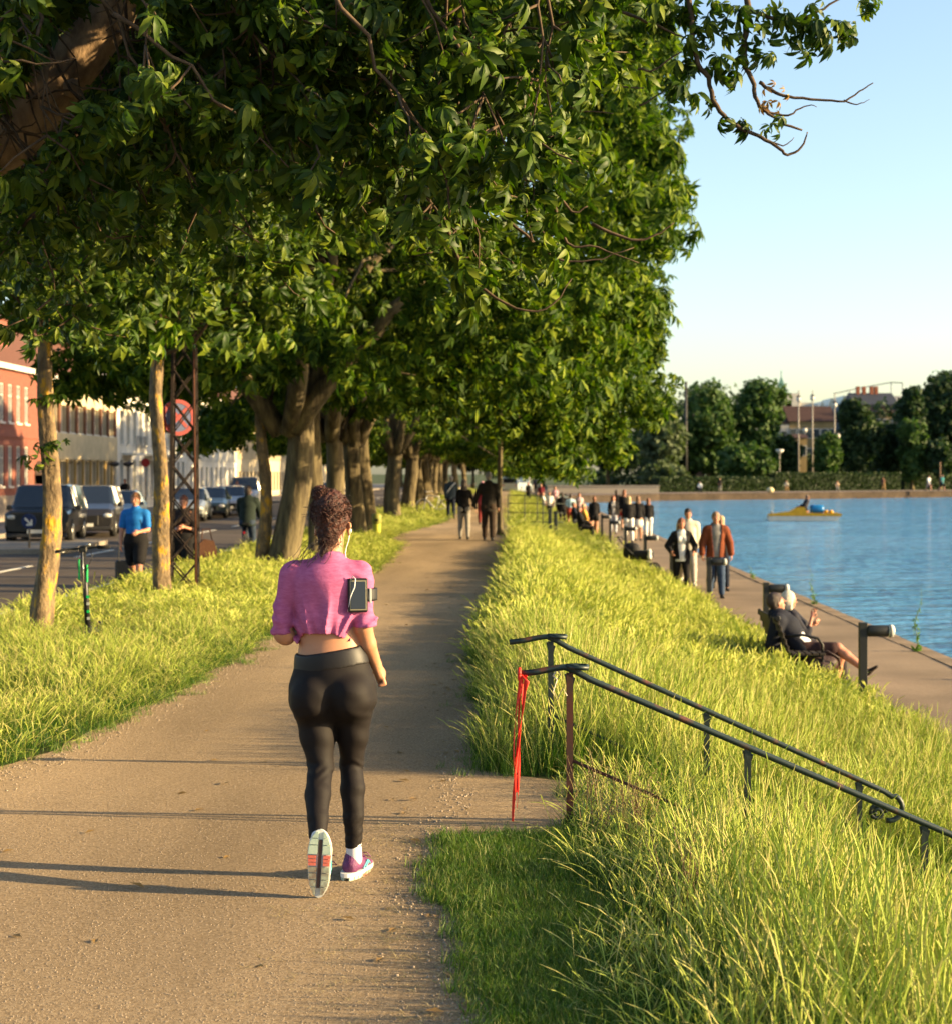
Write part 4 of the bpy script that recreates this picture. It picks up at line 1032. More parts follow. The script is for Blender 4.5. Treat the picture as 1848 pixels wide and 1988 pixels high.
hips = [(V(-.024, .0, 1.06), V(-.018, -.005, .97), (.134, .098), (.150, .105), None, .03), (V(-.018, -.005, .97), V(-.013, -.01, .86), (.150, .105), (.178, .118), None, .03),
        (V(-.013, -.01, .86), V(-.013, -.005, .80), (.178, .118), (.186, .112), None, .03),
        (V(-.092, -.070, .815), V(-.094, -.068, .795), .093, .093, None, .018), (V(.068, -.070, .825), V(.070, -.068, .805), .093, .093, None, .018)]
torso = [(V(-.024, 0, 1.04), V(-.035, 0, 1.16), (.128, .09), (.132, .095), None, .03), (V(-.035, 0, 1.16), V(-.035, -.005, 1.31), (.132, .095), (.150, .098), None, .03),
         (V(-.175, -.005, 1.355), V(.105, -.005, 1.355), .042, .042, None, .03), (V(-.03, -.005, 1.34), V(-.024, 0, 1.41), (.10, .06), (.052, .052), None, .03)]
neckhead = [(V(-.024, 0, 1.39), V(-.014, .015, 1.50), .050, .049, None, .02), (V(-.015, .03, 1.61), V(-.015, .028, 1.62), (.074, .092), (.074, .092), None, .02), (V(-.010, .055, 1.575), V(-.008, .075, 1.505), (.06, .06), (.036, .036), None, .02),
            (V(.056, .012, 1.567), V(.060, .004, 1.528), (.010, .017), (.008, .011), None, .004), (V(.063, .0, 1.575), V(.066, -.010, 1.560), .007, .008, None, .006), (V(-.084, .012, 1.567), V(-.088, .004, 1.528), (.010, .017), (.008, .011), None, .004), (V(-.008, .12, 1.585), V(-.006, .138, 1.560), .010, .013, None, .01)]
aL = [(V(-.192, -.005, 1.335), V(-.232, -.03, 1.10), .040, .038, None, .012), (V(-.232, -.03, 1.10), V(-.215, -.02, 1.075), .040, .040, None, .01), (V(-.228, -.028, 1.082), V(-.175, .19, 1.12), .041, .027, None, .015)]
aR = [(V(.115, -.005, 1.332), V(.127, -.045, 1.12), .040, .038, None, .012), (V(.127, -.045, 1.12), V(.145, -.015, 1.04), .040, .036, None, .012), (V(.145, -.015, 1.04), V(.176, .055, .94), .036, .025, None, .012)]
fist = [(V(.178, .058, .935), V(.192, .085, .895), (.020, .028), (.026, .036), None, .012)]
for i in range(4):
    b = V(.198 + .004*i, .125 - .020*i, .893 - .005*i); fist += [(b + V(-.006, 0, .004), b + V(.004, .004, -.026), .0098, .0095, None, .004), (b + V(.004, .004, -.026), b + V(-.018, -.002, -.032), .0095, .0085, None, .003)]
fist += [(V(.170, .075, .93), V(.165, .115, .900), .012, .0105, None, .006), (V(.165, .115, .900), V(.180, .128, .882), .0105, .009, None, .004)]
fl = [(V(-.175, .19, 1.12), V(-.165, .25, 1.13), (.020, .026), (.024, .034), None, .012)] + [(V(-.165, .265, 1.155 - .018*i), V(-.14, .28, 1.15 - .018*i), .0095, .0085, None, .003) for i in range(4)]
body = torso + [(p[0], p[1], (p[2][0]-.004, p[2][1]-.004), (p[3][0]-.004, p[3][1]-.004)) + tuple(p[4:]) if hasattr(p[2], '__len__') else p for p in hips] + legL + legR + neckhead + aL + aR + fist + fl
link('body', sdf_mesh('body', body, .0065), SKT, jt)
def grow(pr, g): return [(p[0], p[1], tuple(np.broadcast_to(np.atleast_1d(p[2]), (2,)) + g), tuple(np.broadcast_to(np.atleast_1d(p[3]), (2,)) + g)) + tuple(p[4:]) for p in pr]
def lg_post(D, X, Y, Z):
    D = D + .0012*np.sin(Z*180 + 5*np.sin(X*30))*np.clip((.34 - Z)/.15, 0, 1)*1.0 + .0010*np.sin(Z*120 + X*60)*np.clip(1 - abs(Z - .50)/.08, 0, 1)
    D = D + .0022*np.sin(Z*150 + 40*np.abs(X) + 2*np.sin(X*60))*np.clip(1 - np.abs(Z - .495)/.05, 0, 1)*(Y < .05) + .0018*np.sin((Z + .4*np.abs(X))*110)*np.clip(1 - np.abs(Z - .73)/.05, 0, 1) + .0012*np.sin(Z*60 + X*45)*np.clip((.95 - Z)/.1, 0, 1)
    cut = np.where(X < .0, .232 - .12*(Y + .28), .135)
    D = np.maximum(D, cut - Z)
    return np.maximum(D, Z - (1.012 + .02*np.clip(X/.12, -1, 1)))
M_LEG = mat('leggings', (.0105, .0075, .007), .7, var=.15, scale=5, spec=.18)
link('leggings', sdf_mesh('leggings', grow(hips + legL + legR, .006), .0065, post=lg_post), M_LEG, jt)
wb = MB()
for z0, z1 in ((.955, 1.013),):
    pass
# waistband
link('waistband', sdf_mesh('waistband', grow(hips[:2], .0085), .007, post=lambda D, X, Y, Z: np.maximum(np.maximum(D, Z - (1.018 + .02*np.clip(X/.12, -1, 1))), (.935 + .02*np.clip(X/.12, -1, 1) - .10*np.clip(1 - np.abs(X + .015)/.16, 0, 1)*0) - Z)), mat('waistband', (.012, .010, .010), .5, spec=.3), jt)
def shirt_post(D, X, Y, Z):
    c = np.clip((Z - 1.07)/.22, 0, 1)
    fan = np.arctan2(X + .02, np.abs(Z - .98) + .06)
    D = D + .022*(np.abs(np.sin(fan*8.5 + .6*np.sin(Z*14) + .4))**.7 - .55)*np.clip((1.36 - Z)/.16, 0, 1)*np.clip(.35 + (1.30 - Z)/.14, 0, 1) + .006*np.sin(fan*31 + 5*Z)*(1 - c)
    D = D + .005*np.sin((X*.7 + Z)*85 + 3*np.sin(X*14))*np.clip((X - .02)/.08, 0, 1)*np.clip(1 - abs(Z - 1.35)/.07, 0, 1)
    D = D + .0055*np.sin((Z + X*.35)*105)*np.clip((np.abs(X + .03) - .14)/.05, 0, 1)*np.clip((1.20 - Z)/.06, 0, 1)
    hem = 1.093 - .115*np.clip((-X - .13)/.06, 0, 1)**1.3 - .05*np.clip((X - .0)/.10, 0, 1)
    cx = np.where((X < -.185), np.where(True, 1.085 + .12*(X + .235), hem), np.where(X > .078, 1.118 + .05*(X - .12), hem))
    D = np.maximum(D, cx - Z)
    return np.maximum(D, .055 - np.sqrt((X + .022)**2 + (Y - .01)**2 + np.minimum(0, (Z - 1.415 - .0*X))**2))
M_PINK = mat('pink_jersey', (.40, .095, .215), .85, scale=60, col2=(.50, .14, .29), bump=.12, bscale=160, stretch=(.5, .5, 1.6), spec=.12)
sh_pr = grow(torso, .015) + [(V(-.050, -.005, 1.135), V(-.04, -.01, 1.06), (.136, .122), (.124, .112), None, .02), (V(-.045, -.005, 1.30), V(-.048, -.005, 1.15), (.148, .114), (.136, .122), None, .02),
        (V(-.190, -.005, 1.345), V(-.234, -.025, 1.105), .060, .050, None, .014), (V(-.24, -.025, 1.10), V(-.236, -.028, 1.085), .053, .052, None, .01), (V(.112, -.005, 1.338), V(.128, -.04, 1.145), .058, .052, None, .014), (V(.127, -.04, 1.14), V(.128, -.043, 1.12), .060, .058, None, .01)]
link('shirt', sdf_mesh('shirt', sh_pr, .0065, post=shirt_post), M_PINK, jt)
# hair with curls
hh = [(V(-.022, .010, 1.625), V(-.024, .0, 1.635), (.081, .094), (.081, .094), None, .02), (V(-.020, -.015, 1.59), V(-.030, -.02, 1.515), (.078, .070), (.048, .046), None, .02), (V(-.034, -.028, 1.52), V(-.050, -.045, 1.42), (.034, .03), (.020, .014), None, .015), (V(-.062, -.03, 1.70), V(-.064, -.03, 1.712), .034, .032, None, .012)]
g = np.random.default_rng(5)
HC = V(-.023, .004, 1.630)
link('hair', sdf_mesh('hair', hh, .005, post=lambda D, X, Y, Z: np.maximum(D + .0035*np.sin(X*190 + 3*np.sin(Z*70))*np.sin(Z*160 + 2*np.sin(Y*90)), np.minimum(Y - .055, 1.665 - Z))), mat('jogger_hair', (.022, .008, .006), .5, scale=60, col2=(.10, .030, .017), bump=.6, bscale=140, spec=.35), jt)
cl = MB()
def curl(p, n_, r0, L, tr, turns=1.6):
    n_ = Vector(n_).normalized(); a_ = n_.cross(Vector((.3, .5, .8))).normalized(); a_.rotate(Matrix.Rotation(g.uniform(0, 6.28), 3, n_)); b_ = n_.cross(a_)
    ph = g.uniform(0, 6.28); cl.tube([Vector(p) + a_*(L*(q/8 - .5)) + (n_*math.sin(ph + turns*6.28*q/8) + b_*math.cos(ph + turns*6.28*q/8))*r0 for q in range(9)], [tr*.5] + [tr]*7 + [tr*.4], 4, cap=False)
for i in range(620):
    a = g.uniform(0, 2*math.pi); z = g.uniform(-.75, 1); q = math.sqrt(max(0, 1 - z*z)); n_ = V(q*math.cos(a), q*math.sin(a), z)
    c = HC + n_*V(.084, .096, .086)*g.uniform(.97, 1.07)
    if c[1] > .07 and c[2] < 1.665: continue
    curl(c, n_, g.uniform(.004, .009), g.uniform(.018, .04), g.uniform(.0011, .0021))
for i in range(150):
    n_ = g.normal(0, 1, 3); n_ /= np.linalg.norm(n_); curl(V(-.062, -.03, 1.706) + n_*.036, n_, g.uniform(.004, .008), g.uniform(.014, .03), .0015)
for i in range(120):
    n_ = V(g.uniform(-1, 1), -1, .1); c = V(-.03, -.02, 1.54) + V(.055*n_[0], -.045*math.sqrt(max(0, 1 - n_[0]**2)) - .004, g.uniform(-.06, .05)); curl(c, n_, .004, .03, .0012, .9)
cl.obj('curls', MC['jogger_hair'], jt, True)
tw = MB()
for i in range(34):
    p = Vector((-.05 + g.normal(0, .03), -.05 + g.normal(0, .015), 1.50 + g.normal(0, .02))); q = []
    dx = g.uniform(-.11, .015); a0 = g.uniform(0, 6)
    for j in range(8):
        t_ = j/7; q.append(p + Vector((dx*t_ + .006*math.sin(a0 + 7*t_), -.01*t_ - .012*t_, -.10*t_ + .05*abs(dx)*10*t_*(1-t_)*.6)))
    tw.tube(q, .0011, 3)
for i in range(90):
    a = g.uniform(0, 6.28); c = Vector((-.022 + .086*math.cos(a)*.95, g.normal(-.03, .03), 1.63 + .09*math.sin(a))); 
    if c.z < 1.56: continue
    tw.tube([c, c + Vector((math.cos(a)*.012 + g.normal(0, .006), g.normal(0, .01), math.sin(a)*.012)), c + Vector((math.cos(a)*.016 + g.normal(0, .012), g.normal(0, .01), math.sin(a)*.012))], .0009, 3)
tw.obj('loose_strands', H_DARK, jt)
# socks and shoes
M_PUR = mat('shoe_purple', (.10, .025, .085), .6, scale=30, col2=(.20, .05, .15), bump=.3); M_CYAN = mat('shoe_cyan', (.10, .42, .50), .5); M_MINT = mat('sole_mint', (.42, .55, .42), .55, scale=40, col2=(.58, .66, .50)); M_CORAL = mat('sole_coral', (.70, .17, .11), .5); M_SOLEW = mat('sole_white', (.72, .72, .66), .5); M_BRN = mat('sole_groove', (.10, .055, .04), .8)
link('sock', sdf_mesh('sock', [(V(.082, -.013, .165), V(.084, -.015, .085), .034, .036, None, .01)], .007), mat('sock', (.75, .73, .74), .8), jt)
link('sock', sdf_mesh('sock', [(V(-.044, -.292, .245), V(-.040, -.318, .212), .036, .036, None, .01)], .007), MC['sock'], jt)
def sole_poly(L=.275, W=.092):
    pts_ = []
    for i in range(28):
        a = 2*math.pi*i/28; y = math.cos(a); x = math.sin(a)
        wv = W/2*(1 - .10*y - .18*math.exp(-((y - .05)/.32)**2)*(1 if x > 0 else .6)); pts_.append((x*wv + .004*y, y*L/2))
    return pts_
def shoe(parent, M):
    """local: heel at -Y, toe +Y, sole bottom z=0"""
    def tf(me): me.transform(M); me.update(); return me
    up = sdf_mesh('upper', [(V(0, -.085, .050), V(0, -.03, .058), (.034, .032), (.036, .036), None, .02), (V(0, -.02, .055), V(.002, .09, .036), (.037, .034), (.037, .016), None, .02), (V(0, -.08, .06), V(0, -.065, .088), .034, .034, None, .015)], .006)
    s = link('upper', tf(up), M_PUR, parent)
    m = MB(); o_ = sole_poly(.285, .098); m.prism(o_, .014, .032, 'z'); link('midsole', tf(m.mesh('midsole')), M_SOLEW, s)
    m = MB()                                             # tread blocks, split by a central groove and cross grooves
    poly = sole_poly(.278, .092); P_ = np.array(poly)
    def wid(y, sgn):
        q = P_[(P_[:, 0]*sgn) > 0]; o = np.argsort(q[:, 1]); return abs(np.interp(y, q[o, 1], q[o, 0]))
    def blocks(ys, mt, nm, inner=.010, z0=0.0):
        mm = MB()
        for a, b in ys:
            for sg in (-1, 1):
                w0, w1 = wid(a, sg), wid(b, sg)
                if min(w0, w1) < inner + .004: w0, w1 = max(w0, inner+.006), max(w1, inner+.006)
                mm.prism([(sg*inner, a), (sg*w0, a), (sg*w1, b), (sg*inner, b)][::sg], z0, .0142, 'z')
        link(nm, tf(mm.mesh(nm)), mt, s)
    blocks([(-.132, -.108), (-.104, -.080), (-.076, -.040)], M_MINT, 'heel_tread')
    blocks([(-.034, -.022), (-.019, -.007), (-.004, .008)], M_CORAL, 'arch_tread', .014)
    blocks([(.014, .036), (.040, .064), (.068, .094), (.098, .128)], mat('sole_toe', (.20, .13, .09), .6, scale=25, col2=(.42, .46, .33)), 'toe_tread')
    m = MB(); m.box(-.006, .006, -.10, .10, .006, .0143); link('sole_groove', tf(m.mesh('groove')), M_BRN, s)
    m = MB()
    for sg in (-1, 1):
        m.tube([(sg*.040, -.03, .035), (sg*.040, .02, .062), (sg*.036, .06, .040)], .004, 5); m.tube([(sg*.040, .0, .034), (sg*.038, .04, .056)], .004, 5)
    link('side_stripe', tf(m.mesh('stripe')), M_CYAN, s)
    m = MB()
    for i in range(5): m.tube([(-.020, -.0 + i*.018, .088 - i*.009), (0, .004 + i*.018, .094 - i*.009), (.020, i*.018, .088 - i*.009)], .0025, 4)
    m.tube([(0, 0, .093), (.03, -.02, .103), (.05, -.03, .085)], .0022, 4); m.tube([(0, 0, .093), (.045, .0, .10), (.06, .01, .08), (.03, .01, .085)], .0022, 4)
    link('laces', tf(m.mesh('laces')), M_PUR, s)
    return s
# supporting right foot, flat
shoe(jt, Matrix.Translation((.094, .045, .004)) @ Matrix.Rotation(R(-17), 4, 'Z'))
# lifted left foot: toe touches the ground, sole faces back
M1 = Matrix.Translation((-.031, -.386, .143)) @ Matrix.Rotation(R(-100.5), 4, 'X')
shoe(jt, Matrix.Translation((-.030, -.375, .148)) @ Matrix.Rotation(R(3), 4, 'Y') @ Matrix.Rotation(R(-96), 4, 'X') @ Matrix.Scale(1.12, 4, (1, 0, 0)))
# armband with phone
ab = link('armband', sdf_mesh('armband', [(V(.122, -.02, 1.30), V(.127, -.035, 1.22), .066, .062, None, 0)], .007, post=lambda D, X, Y, Z: np.maximum(D, np.abs(Z - 1.262 + .0*X) - .028)), mat('neoprene', (.012, .012, .013), .6), jt)
Mp = Matrix.Translation((.108, -.094, 1.262)) @ Matrix.Rotation(R(14), 4, 'Z') @ Matrix.Rotation(R(-4), 4, 'X')
def tfm(mb, M): me = mb.mesh('m'); me.transform(M); return me
link('phone_pouch', tfm(MB().bbox(-.044, .044, -.006, .012, -.075, .075, .006), Mp), MC['neoprene'], ab)
link('phone_frame', tfm(MB().bbox(-.036, .036, -.0085, -.0055, -.066, .066, .001), Mp), mat('phone_frame', (.35, .30, .18), .35, metal=.6), ab)
link('phone_screen', tfm(MB().bbox(-.033, .033, -.0105, -.0085, -.060, .060, .001), Mp), mat('phone_screen', (.010, .014, .03), .12, spec=.6), ab)
link('strap_buckle', tfm(MB().bbox(.050, .060, -.004, .004, -.035, .03, .002), Mp), mat('buckle', (.45, .45, .43), .4), ab)
c = MB()
c.tube([(.064, .004, 1.545), (.058, -.005, 1.50), (.048, .0, 1.47), (.044, -.012, 1.445), (.048, -.015, 1.42)], .0024, 5)
c.tube([(.075, -.100, 1.325), (.085, -.106, 1.348), (.098, -.108, 1.335), (.095, -.112, 1.30), (.078, -.112, 1.26), (.070, -.108, 1.21), (.064, -.100, 1.19)], .0026, 5)
c.tube([(.066, .008, 1.55), (.067, .004, 1.535)], .005, 6)
c.obj('earphone_cord', mat('white_plastic', (.78, .77, .74), .4), jt, True)

# ---- people on the upper path
hp1 = dict(vox=.016)
fin(person('woman in black top and grey trousers holding hands with the man in the dark coat', gp(901, 72), 0.05, 1.60, 'f', hair=('long', H_DARK), top=(M_BLACK, 1.9, .018, .10), bottom=(cloth('grey_trousers', (.27, .25, .22)), 'long', .012), legs=((8, 2), (-6, 4)), arms=((10, 8, 60, .3), (0, 22, 8, -.1)), vox=.016))
fin(person('man in a long dark coat holding hands with a woman on the upper path', gp(948, 73), -0.05, 1.80, 'm', hair=('short', H_GREY), top=(M_BLACK, 1.9, .02, 0), jacket=(cloth('dark_coat', (.022, .018, .014)), 1.93, .032, .14, 0), bottom=(cloth('dark_brown', (.035, .022, .015)), 'long', .02), legs=((10, 2), (-8, 6)), arms=((0, 24, 6, -.1), (4, 12, 12)), vox=.016))
fin(person('man in a dark blue jacket with pale shoulder strap, walking past the white bicycle', gp(876, 50), 0.05, 1.70, 'm', hair=('short', H_GREY), top=(cloth('slate', (.035, .05, .065)), 1.9, .03, .05), bottom=(M_NAVY, 'long', .015), vox=.022))
tp = [o for o in bpy.data.objects if o.get('label', '').startswith('man in a dark blue jacket')][0]
MB().tube([(.17, -.05, 1.42), (.03, -.135, 1.28), (-.12, -.13, 1.08), (-.19, -.05, .98)], .022, 6).obj('shoulder_strap', M_WHITEC, tp)
fin(person('child in a red and white cap and dark red clothes ahead of the hand-holding couple', gp(936, 56), 0, 1.52, 'f', hair=('short', cloth('red_white', (.5, .25, .28))), top=(cloth('dark_red', (.30, .03, .03)), 1.9, .02), bottom=(cloth('maroon', (.2, .03, .03)), 'long', .015), arms=((0, 25, 10), (0, 10, 10)), vox=.022))
# ---- street side
bl = person('man in a blue sports shirt and black shorts walking towards us with a rucksack', gp(264, 108, ROADZ), FACE - .08, 1.80, 'm', SKD, ('short', hairm('ginger', (.20, .08, .03), (.32, .14, .05))), top=(cloth('sport_blue', (.015, .16, .50), .7), .72, .020, -.03), bottom=(M_BLACK, 'shorts', .040), legs=((20, 8), (-14, 24)), arms=((8, 8, 75, .45), (2, 12, 8)), vox=.011, fingers=True)
for sx in (-1, 1): MB().tube([(sx*.115, -.12, 1.42), (sx*.115, -.03, 1.50), (sx*.115, .075, 1.42), (sx*.118, .115, 1.30), (sx*.145, .05, 1.14)], .019, 6, flat=.45).obj('rucksack_strap', M_BLACK, bl, True)
MB().bbox(-.15, .15, -.27, -.13, 1.02, 1.46, .03).obj('rucksack', M_BLACK, bl); fin(bl)
sc = thing('suitcase', 'small black wheeled suitcase pulled by the man in the blue shirt', 'suitcase', gp(243, 104, ROADZ), FACE)
MB().bbox(-.17, .17, -.11, .11, .05, .52, .03).obj('shell', mat('case', (.015, .015, .016), .5), sc)
MB().tube([(-.09, .1, .5), (-.09, .12, .95), (.09, .12, .95), (.09, .1, .5)], .009, 6).obj('pull_handle', mat('dark_metal', (.03, .03, .03), .4, metal=.5), sc)
for sx in (-.13, .13): MB().lathe([(.04, -.015), (.04, .015)], (sx, .09, .04), 10, 'x').obj('wheel', M_SHOE, sc)
f2 = person('person in a dark dress with a shoulder bag walking behind the lattice mast', gp(357, 104, ROADZ), FACE, 1.72, 'f', SKD, ('bun', hairm('auburn', (.12, .03, .015), (.2, .06, .03))), top=(cloth('dark_top', (.03, .02, .02)), 1.2, .02, .1), bottom=(M_BLACK, 'shorts', .05), legs=((16, 6), (-12, 20)), arms=((10, 6, 95, .6), (6, 6, 90, .5)), vox=.014, fingers=True)
MB().tube([(-.14, .06, 1.44), (-.06, .13, 1.2), (.10, .12, .9), (.16, .03, .7)], .024, 6, flat=.4).obj('bag_strap', cloth('tan', (.25, .12, .07)), f2, True); fin(f2)
bg_ = thing('shoulder_bag', 'brown leather bag hanging beside the person behind the lattice mast', 'bag', gp(402, 104, ROADZ + .48), FACE + .3)
MB().prism([(-.16, .02), (.14, 0), (.20, .10), (.15, .36), (.05, .44), (-.12, .40), (-.18, .2)], -.09, .09).obj('bag_body', cloth('bag_leather', (.10, .045, .025), .6), bg_)
MB().tube([(-.1, 0, .38), (-.05, 0, .62), (.08, 0, .62), (.1, 0, .4)], .012, 6).obj('handle', MC['cloth_bag_leather'], bg_)
cy = person('cyclist in a dark green jacket and jeans riding away along the cycle lane', gp(482, 80, ROADZ), 0, 1.78, 'm', SKD, ('short', H_DARK), top=(cloth('dark_green', (.018, .028, .024)), 1.85, .035, .08), bottom=(cloth('denim_dark', (.03, .045, .075)), 'long', .02), legs=((62, 70), (20, 28)), arms=((38, 8, 10), (38, 8, 10)), lean=14, pelvis=.97, vox=.016, pelvis_off=(0, -.1)); fin(cy)
def bicycle(name, label, loc, rz, cf, fend=None, vox=0, lamp=True):
    t = thing(name, label, 'bicycle', loc, rz)
    blk = mat('tyre', (.015, .015, .015), .85); met = mat('steel', (.35, .34, .32), .35, metal=.8)
    for nm, y in (('rear_wheel', -.52), ('front_wheel', .53)):
        n = 24; v = []
        m = MB(); m.tube([(0, y + .33*math.cos(2*math.pi*i/n), .35 + .33*math.sin(2*math.pi*i/n)) for i in range(n+1)], .018, 6, cap=False); wl = m.obj('wheel', blk, t, True)
        m = MB(); m.tube([(0, y + .31*math.cos(2*math.pi*i/n), .35 + .31*math.sin(2*math.pi*i/n)) for i in range(n+1)], .010, 5, cap=False)
        for i in range(12): a = math.pi*2*i/12; m.tube([(0, y, .35), (0, y + .3*math.cos(a), .35 + .3*math.sin(a))], .002, 3)
        m.lathe([(.022, -.04), (.022, .04)], (0, y, .35), 8, 'x'); m.obj('rim', met, wl)
        if fend:
            m = MB(); m.tube([(0, y + .375*math.cos(R(a)), .35 + .375*math.sin(R(a))) for a in range(20, 185, 15)], .022, 6, flat=.5); m.obj('mudguard', fend, t, True)
    m = MB(); bb = (0, -.06, .29); st = (0, -.20, .82); hd = (0, .36, .86)
    for a, b in ((bb, st), (bb, (0, .40, .66)), (st, hd), (bb, (0, -.52, .35)), ((0, -.19, .72), (0, -.52, .35)), (hd, (0, .53, .35))): m.tube([a, b], .017, 8)
    m.obj('frame', cf, t, True)
    MB().tube([(-.28, .22, 1.04), (-.25, .34, 1.05), (-.05, .37, 1.0), (.05, .37, 1.0), (.25, .34, 1.05), (.28, .22, 1.04)], .013, 6).obj('handlebar', met, t, True)
    MB().prism([(-.08, -.33), (.08, -.33), (.07, -.22), (.025, -.05), (-.025, -.05), (-.07, -.22)], .90, .95, 'z').obj('saddle', blk, t)
    if lamp: MB().lathe([(.03, 0), (.03, .02)], (0, -.60, .72), 10, 'y').obj('rear_light', mat('red_lens', (.55, .01, .01), .25), t)
    MB().box(-.12, .12, -.05, -.07, .12, .14).obj('pedal', blk, t)
    return t
bicycle('bicycle', 'dark bicycle with a red rear light ridden by the cyclist in the dark green jacket', gp(482, 80, ROADZ), 0, mat('frame_black', (.02, .02, .022), .4))
bicycle('bicycle', 'bicycle with white mudguards parked on the verge beyond the chestnut trunks', gp(845, 47, 0), 1.15, mat('frame_white', (.75, .74, .70), .4), MC['frame_white'], lamp=False)
fin(person('far pedestrian in a pale top crossing near the parked cars, next to a darker one', gp(461, 33, ROADZ), FACE, 1.75, 'm', SKD, ('short', H_BRN), top=(cloth('pale_pink', (.42, .30, .28)), .7, .02), bottom=(M_NAVY, 'long', .015), vox=.035))
fin(person('far pedestrian in dark clothes crossing near the parked cars, next to a paler one', gp(472, 30, ROADZ), FACE, 1.78, 'm', SKD, ('short', H_DARK), top=(M_BLACK, 1.9, .02), bottom=(M_BLACK, 'long', .015), vox=.035))
fin(person('pedestrian in dark clothes on the far pavement behind the blue car', gp(243, 36, -.22), FACE, 1.72, 'm', SKD, ('short', H_DARK), top=(M_BLACK, 1.9, .02), bottom=(M_BLACK, 'long', .015), vox=.035))

# ---- lower path
fin(person('woman in an open black jacket over a white vest, walking towards us', gp(1322, 91.5, LOWZ), FACE + .05, 1.68, 'f', SKD, ('long', H_RED), top=(M_WHITEC, 0, .012, .06), jacket=(M_BLACK, 1.9, .030, .02, .085), bottom=(M_BLACK, 'long', .008), shoes=cloth('brown_shoe', (.2, .07, .04)), legs=((14, 2), (-8, 12)), arms=((-8, 30, 70, .5), (-8, 30, 70, .5)), vox=.0125, fingers=True))
fin(person('man in a cream jacket half hidden behind the woman in black', gp(1335, 82, LOWZ), FACE, 1.82, 'm', SKD, ('short', H_DARK), top=(cloth('cream', (.58, .52, .42)), 1.9, .03, .06), bottom=(cloth('beige', (.42, .38, .33)), 'long', .02), shoes=M_SHOEW, vox=.014, fingers=True))
fin(person('man in a rust brown jacket, grey shirt and jeans, walking towards us', gp(1389, 91.5, LOWZ), FACE, 1.80, 'm', SKD, ('short', hairm('sandy', (.25, .13, .07), (.4, .24, .13))), top=(M_GREYC, 1.0, .016, .04), jacket=(cloth('rust', (.17, .045, .018)), 1.9, .038, .05, .085), bottom=(cloth('denim', (.04, .065, .12)), 'long', .02), legs=((10, 2), (-6, 10)), arms=((-4, 20, 22), (-2, 18, 26)), shoes=M_SHOE, vox=.0125, fingers=True))
fin(person('blond woman in dark clothes mostly hidden behind the man in the rust jacket', gp(1399, 86, LOWZ), FACE, 1.70, 'f', SK, ('long', H_BLO), top=(M_BLACK, 1.9, .02, .05), bottom=(M_NAVY, 'long', .012), vox=.014, fingers=True))
grp = [
 ('red-haired woman in a black jacket and white trousers seen from behind, nearest the water', 1258, 48.5, 1.62, AWAY, 'f', ('long', H_RED), (M_BLACK, 1.9, .028, .04), (M_WHITEC, 'long', .014)),
 ('blond woman in black top and white trousers seen from behind, mid-group', 1220, 51.5, 1.76, AWAY, 'f', ('long', H_BLO), (M_BLACK, 1.9, .028, -.02), (M_WHITEC, 'long', .016)),
 ('brown-haired woman in a black jacket and pale skirt walking away among the group', 1238, 50, 1.74, AWAY, 'f', ('long', hairm('chestnut', (.16, .06, .025), (.26, .12, .05))), (M_BLACK, 1.9, .026, .05), (M_WHITEC, 'skirt', .004)),
 ('woman in a black jacket over a pale top coming towards us behind the path lights', 1190, 45, 1.66, FACE, 'f', ('long', H_RED), (cloth('pale_grey', (.45, .42, .38)), .6, .012, .05), (cloth('light_jeans', (.45, .48, .55)), 'long', .012)),
 ('tall red-haired woman behind the blond woman, in dark clothes and a red skirt', 1211, 42, 1.85, AWAY, 'f', ('long', H_RED), (M_BLACK, 1.9, .02, .0), (cloth('red', (.45, .03, .02)), 'skirt', .004)),
 ('dark-clad man standing behind the woman with the open jacket', 1196, 39, 1.80, AWAY, 'm', ('short', H_DARK), (M_BLACK, 1.9, .03, .05), (M_NAVY, 'long', .015)),
 ('woman with orange hair in a black top and bare legs beside the seated yellow figure', 1153, 47, 1.66, AWAY, 'f', ('bun', H_RED), (M_BLACK, 1.2, .025, .05), (M_BLACK, 'mini', .03)),
 ('person in a light blue shirt and red shorts standing among the far crowd', 1107, 40, 1.62, AWAY, 'm', ('short', H_DARK), (cloth('light_blue', (.42, .58, .66)), .8, .02, .04), (cloth('red_shorts', (.45, .08, .05)), 'shorts', .03)),
 ('person in black standing just left of the light blue shirt in the far crowd', 1091, 39, 1.66, AWAY, 'm', ('short', H_DARK), (M_BLACK, 1.9, .03, .05), (M_BLACK, 'long', .02)),
 ('person in white and red walking between the light blue shirt and the yellow figure', 1124, 37, 1.60, FACE, 'f', ('bob', H_BRN), (cloth('pinkwhite', (.6, .42, .42)), .6, .02, .04), (cloth('red2', (.5, .05, .04)), 'shorts', .02)),
 ('person in a pink shirt far along the lower path', 1077, 28, 1.72, FACE, 'f', ('bob', H_BRN), (cloth('pink', (.55, .30, .33)), .8, .02, .04), (M_GREYC, 'long', .015)),
 ('person in white shirt far along the lower path, beside the dark gate posts', 1066, 33, 1.55, FACE, 'm', ('short', H_BRN), (M_WHITEC, .8, .02, .04), (M_NAVY, 'long', .015)),
 ('man in a wine red shirt far off, right of the tall dark figure', 1050, 24, 1.75, FACE, 'm', ('short', H_RED), (cloth('wine', (.16, .02, .03)), .8, .02, .04), (M_BLACK, 'long', .015)),
]
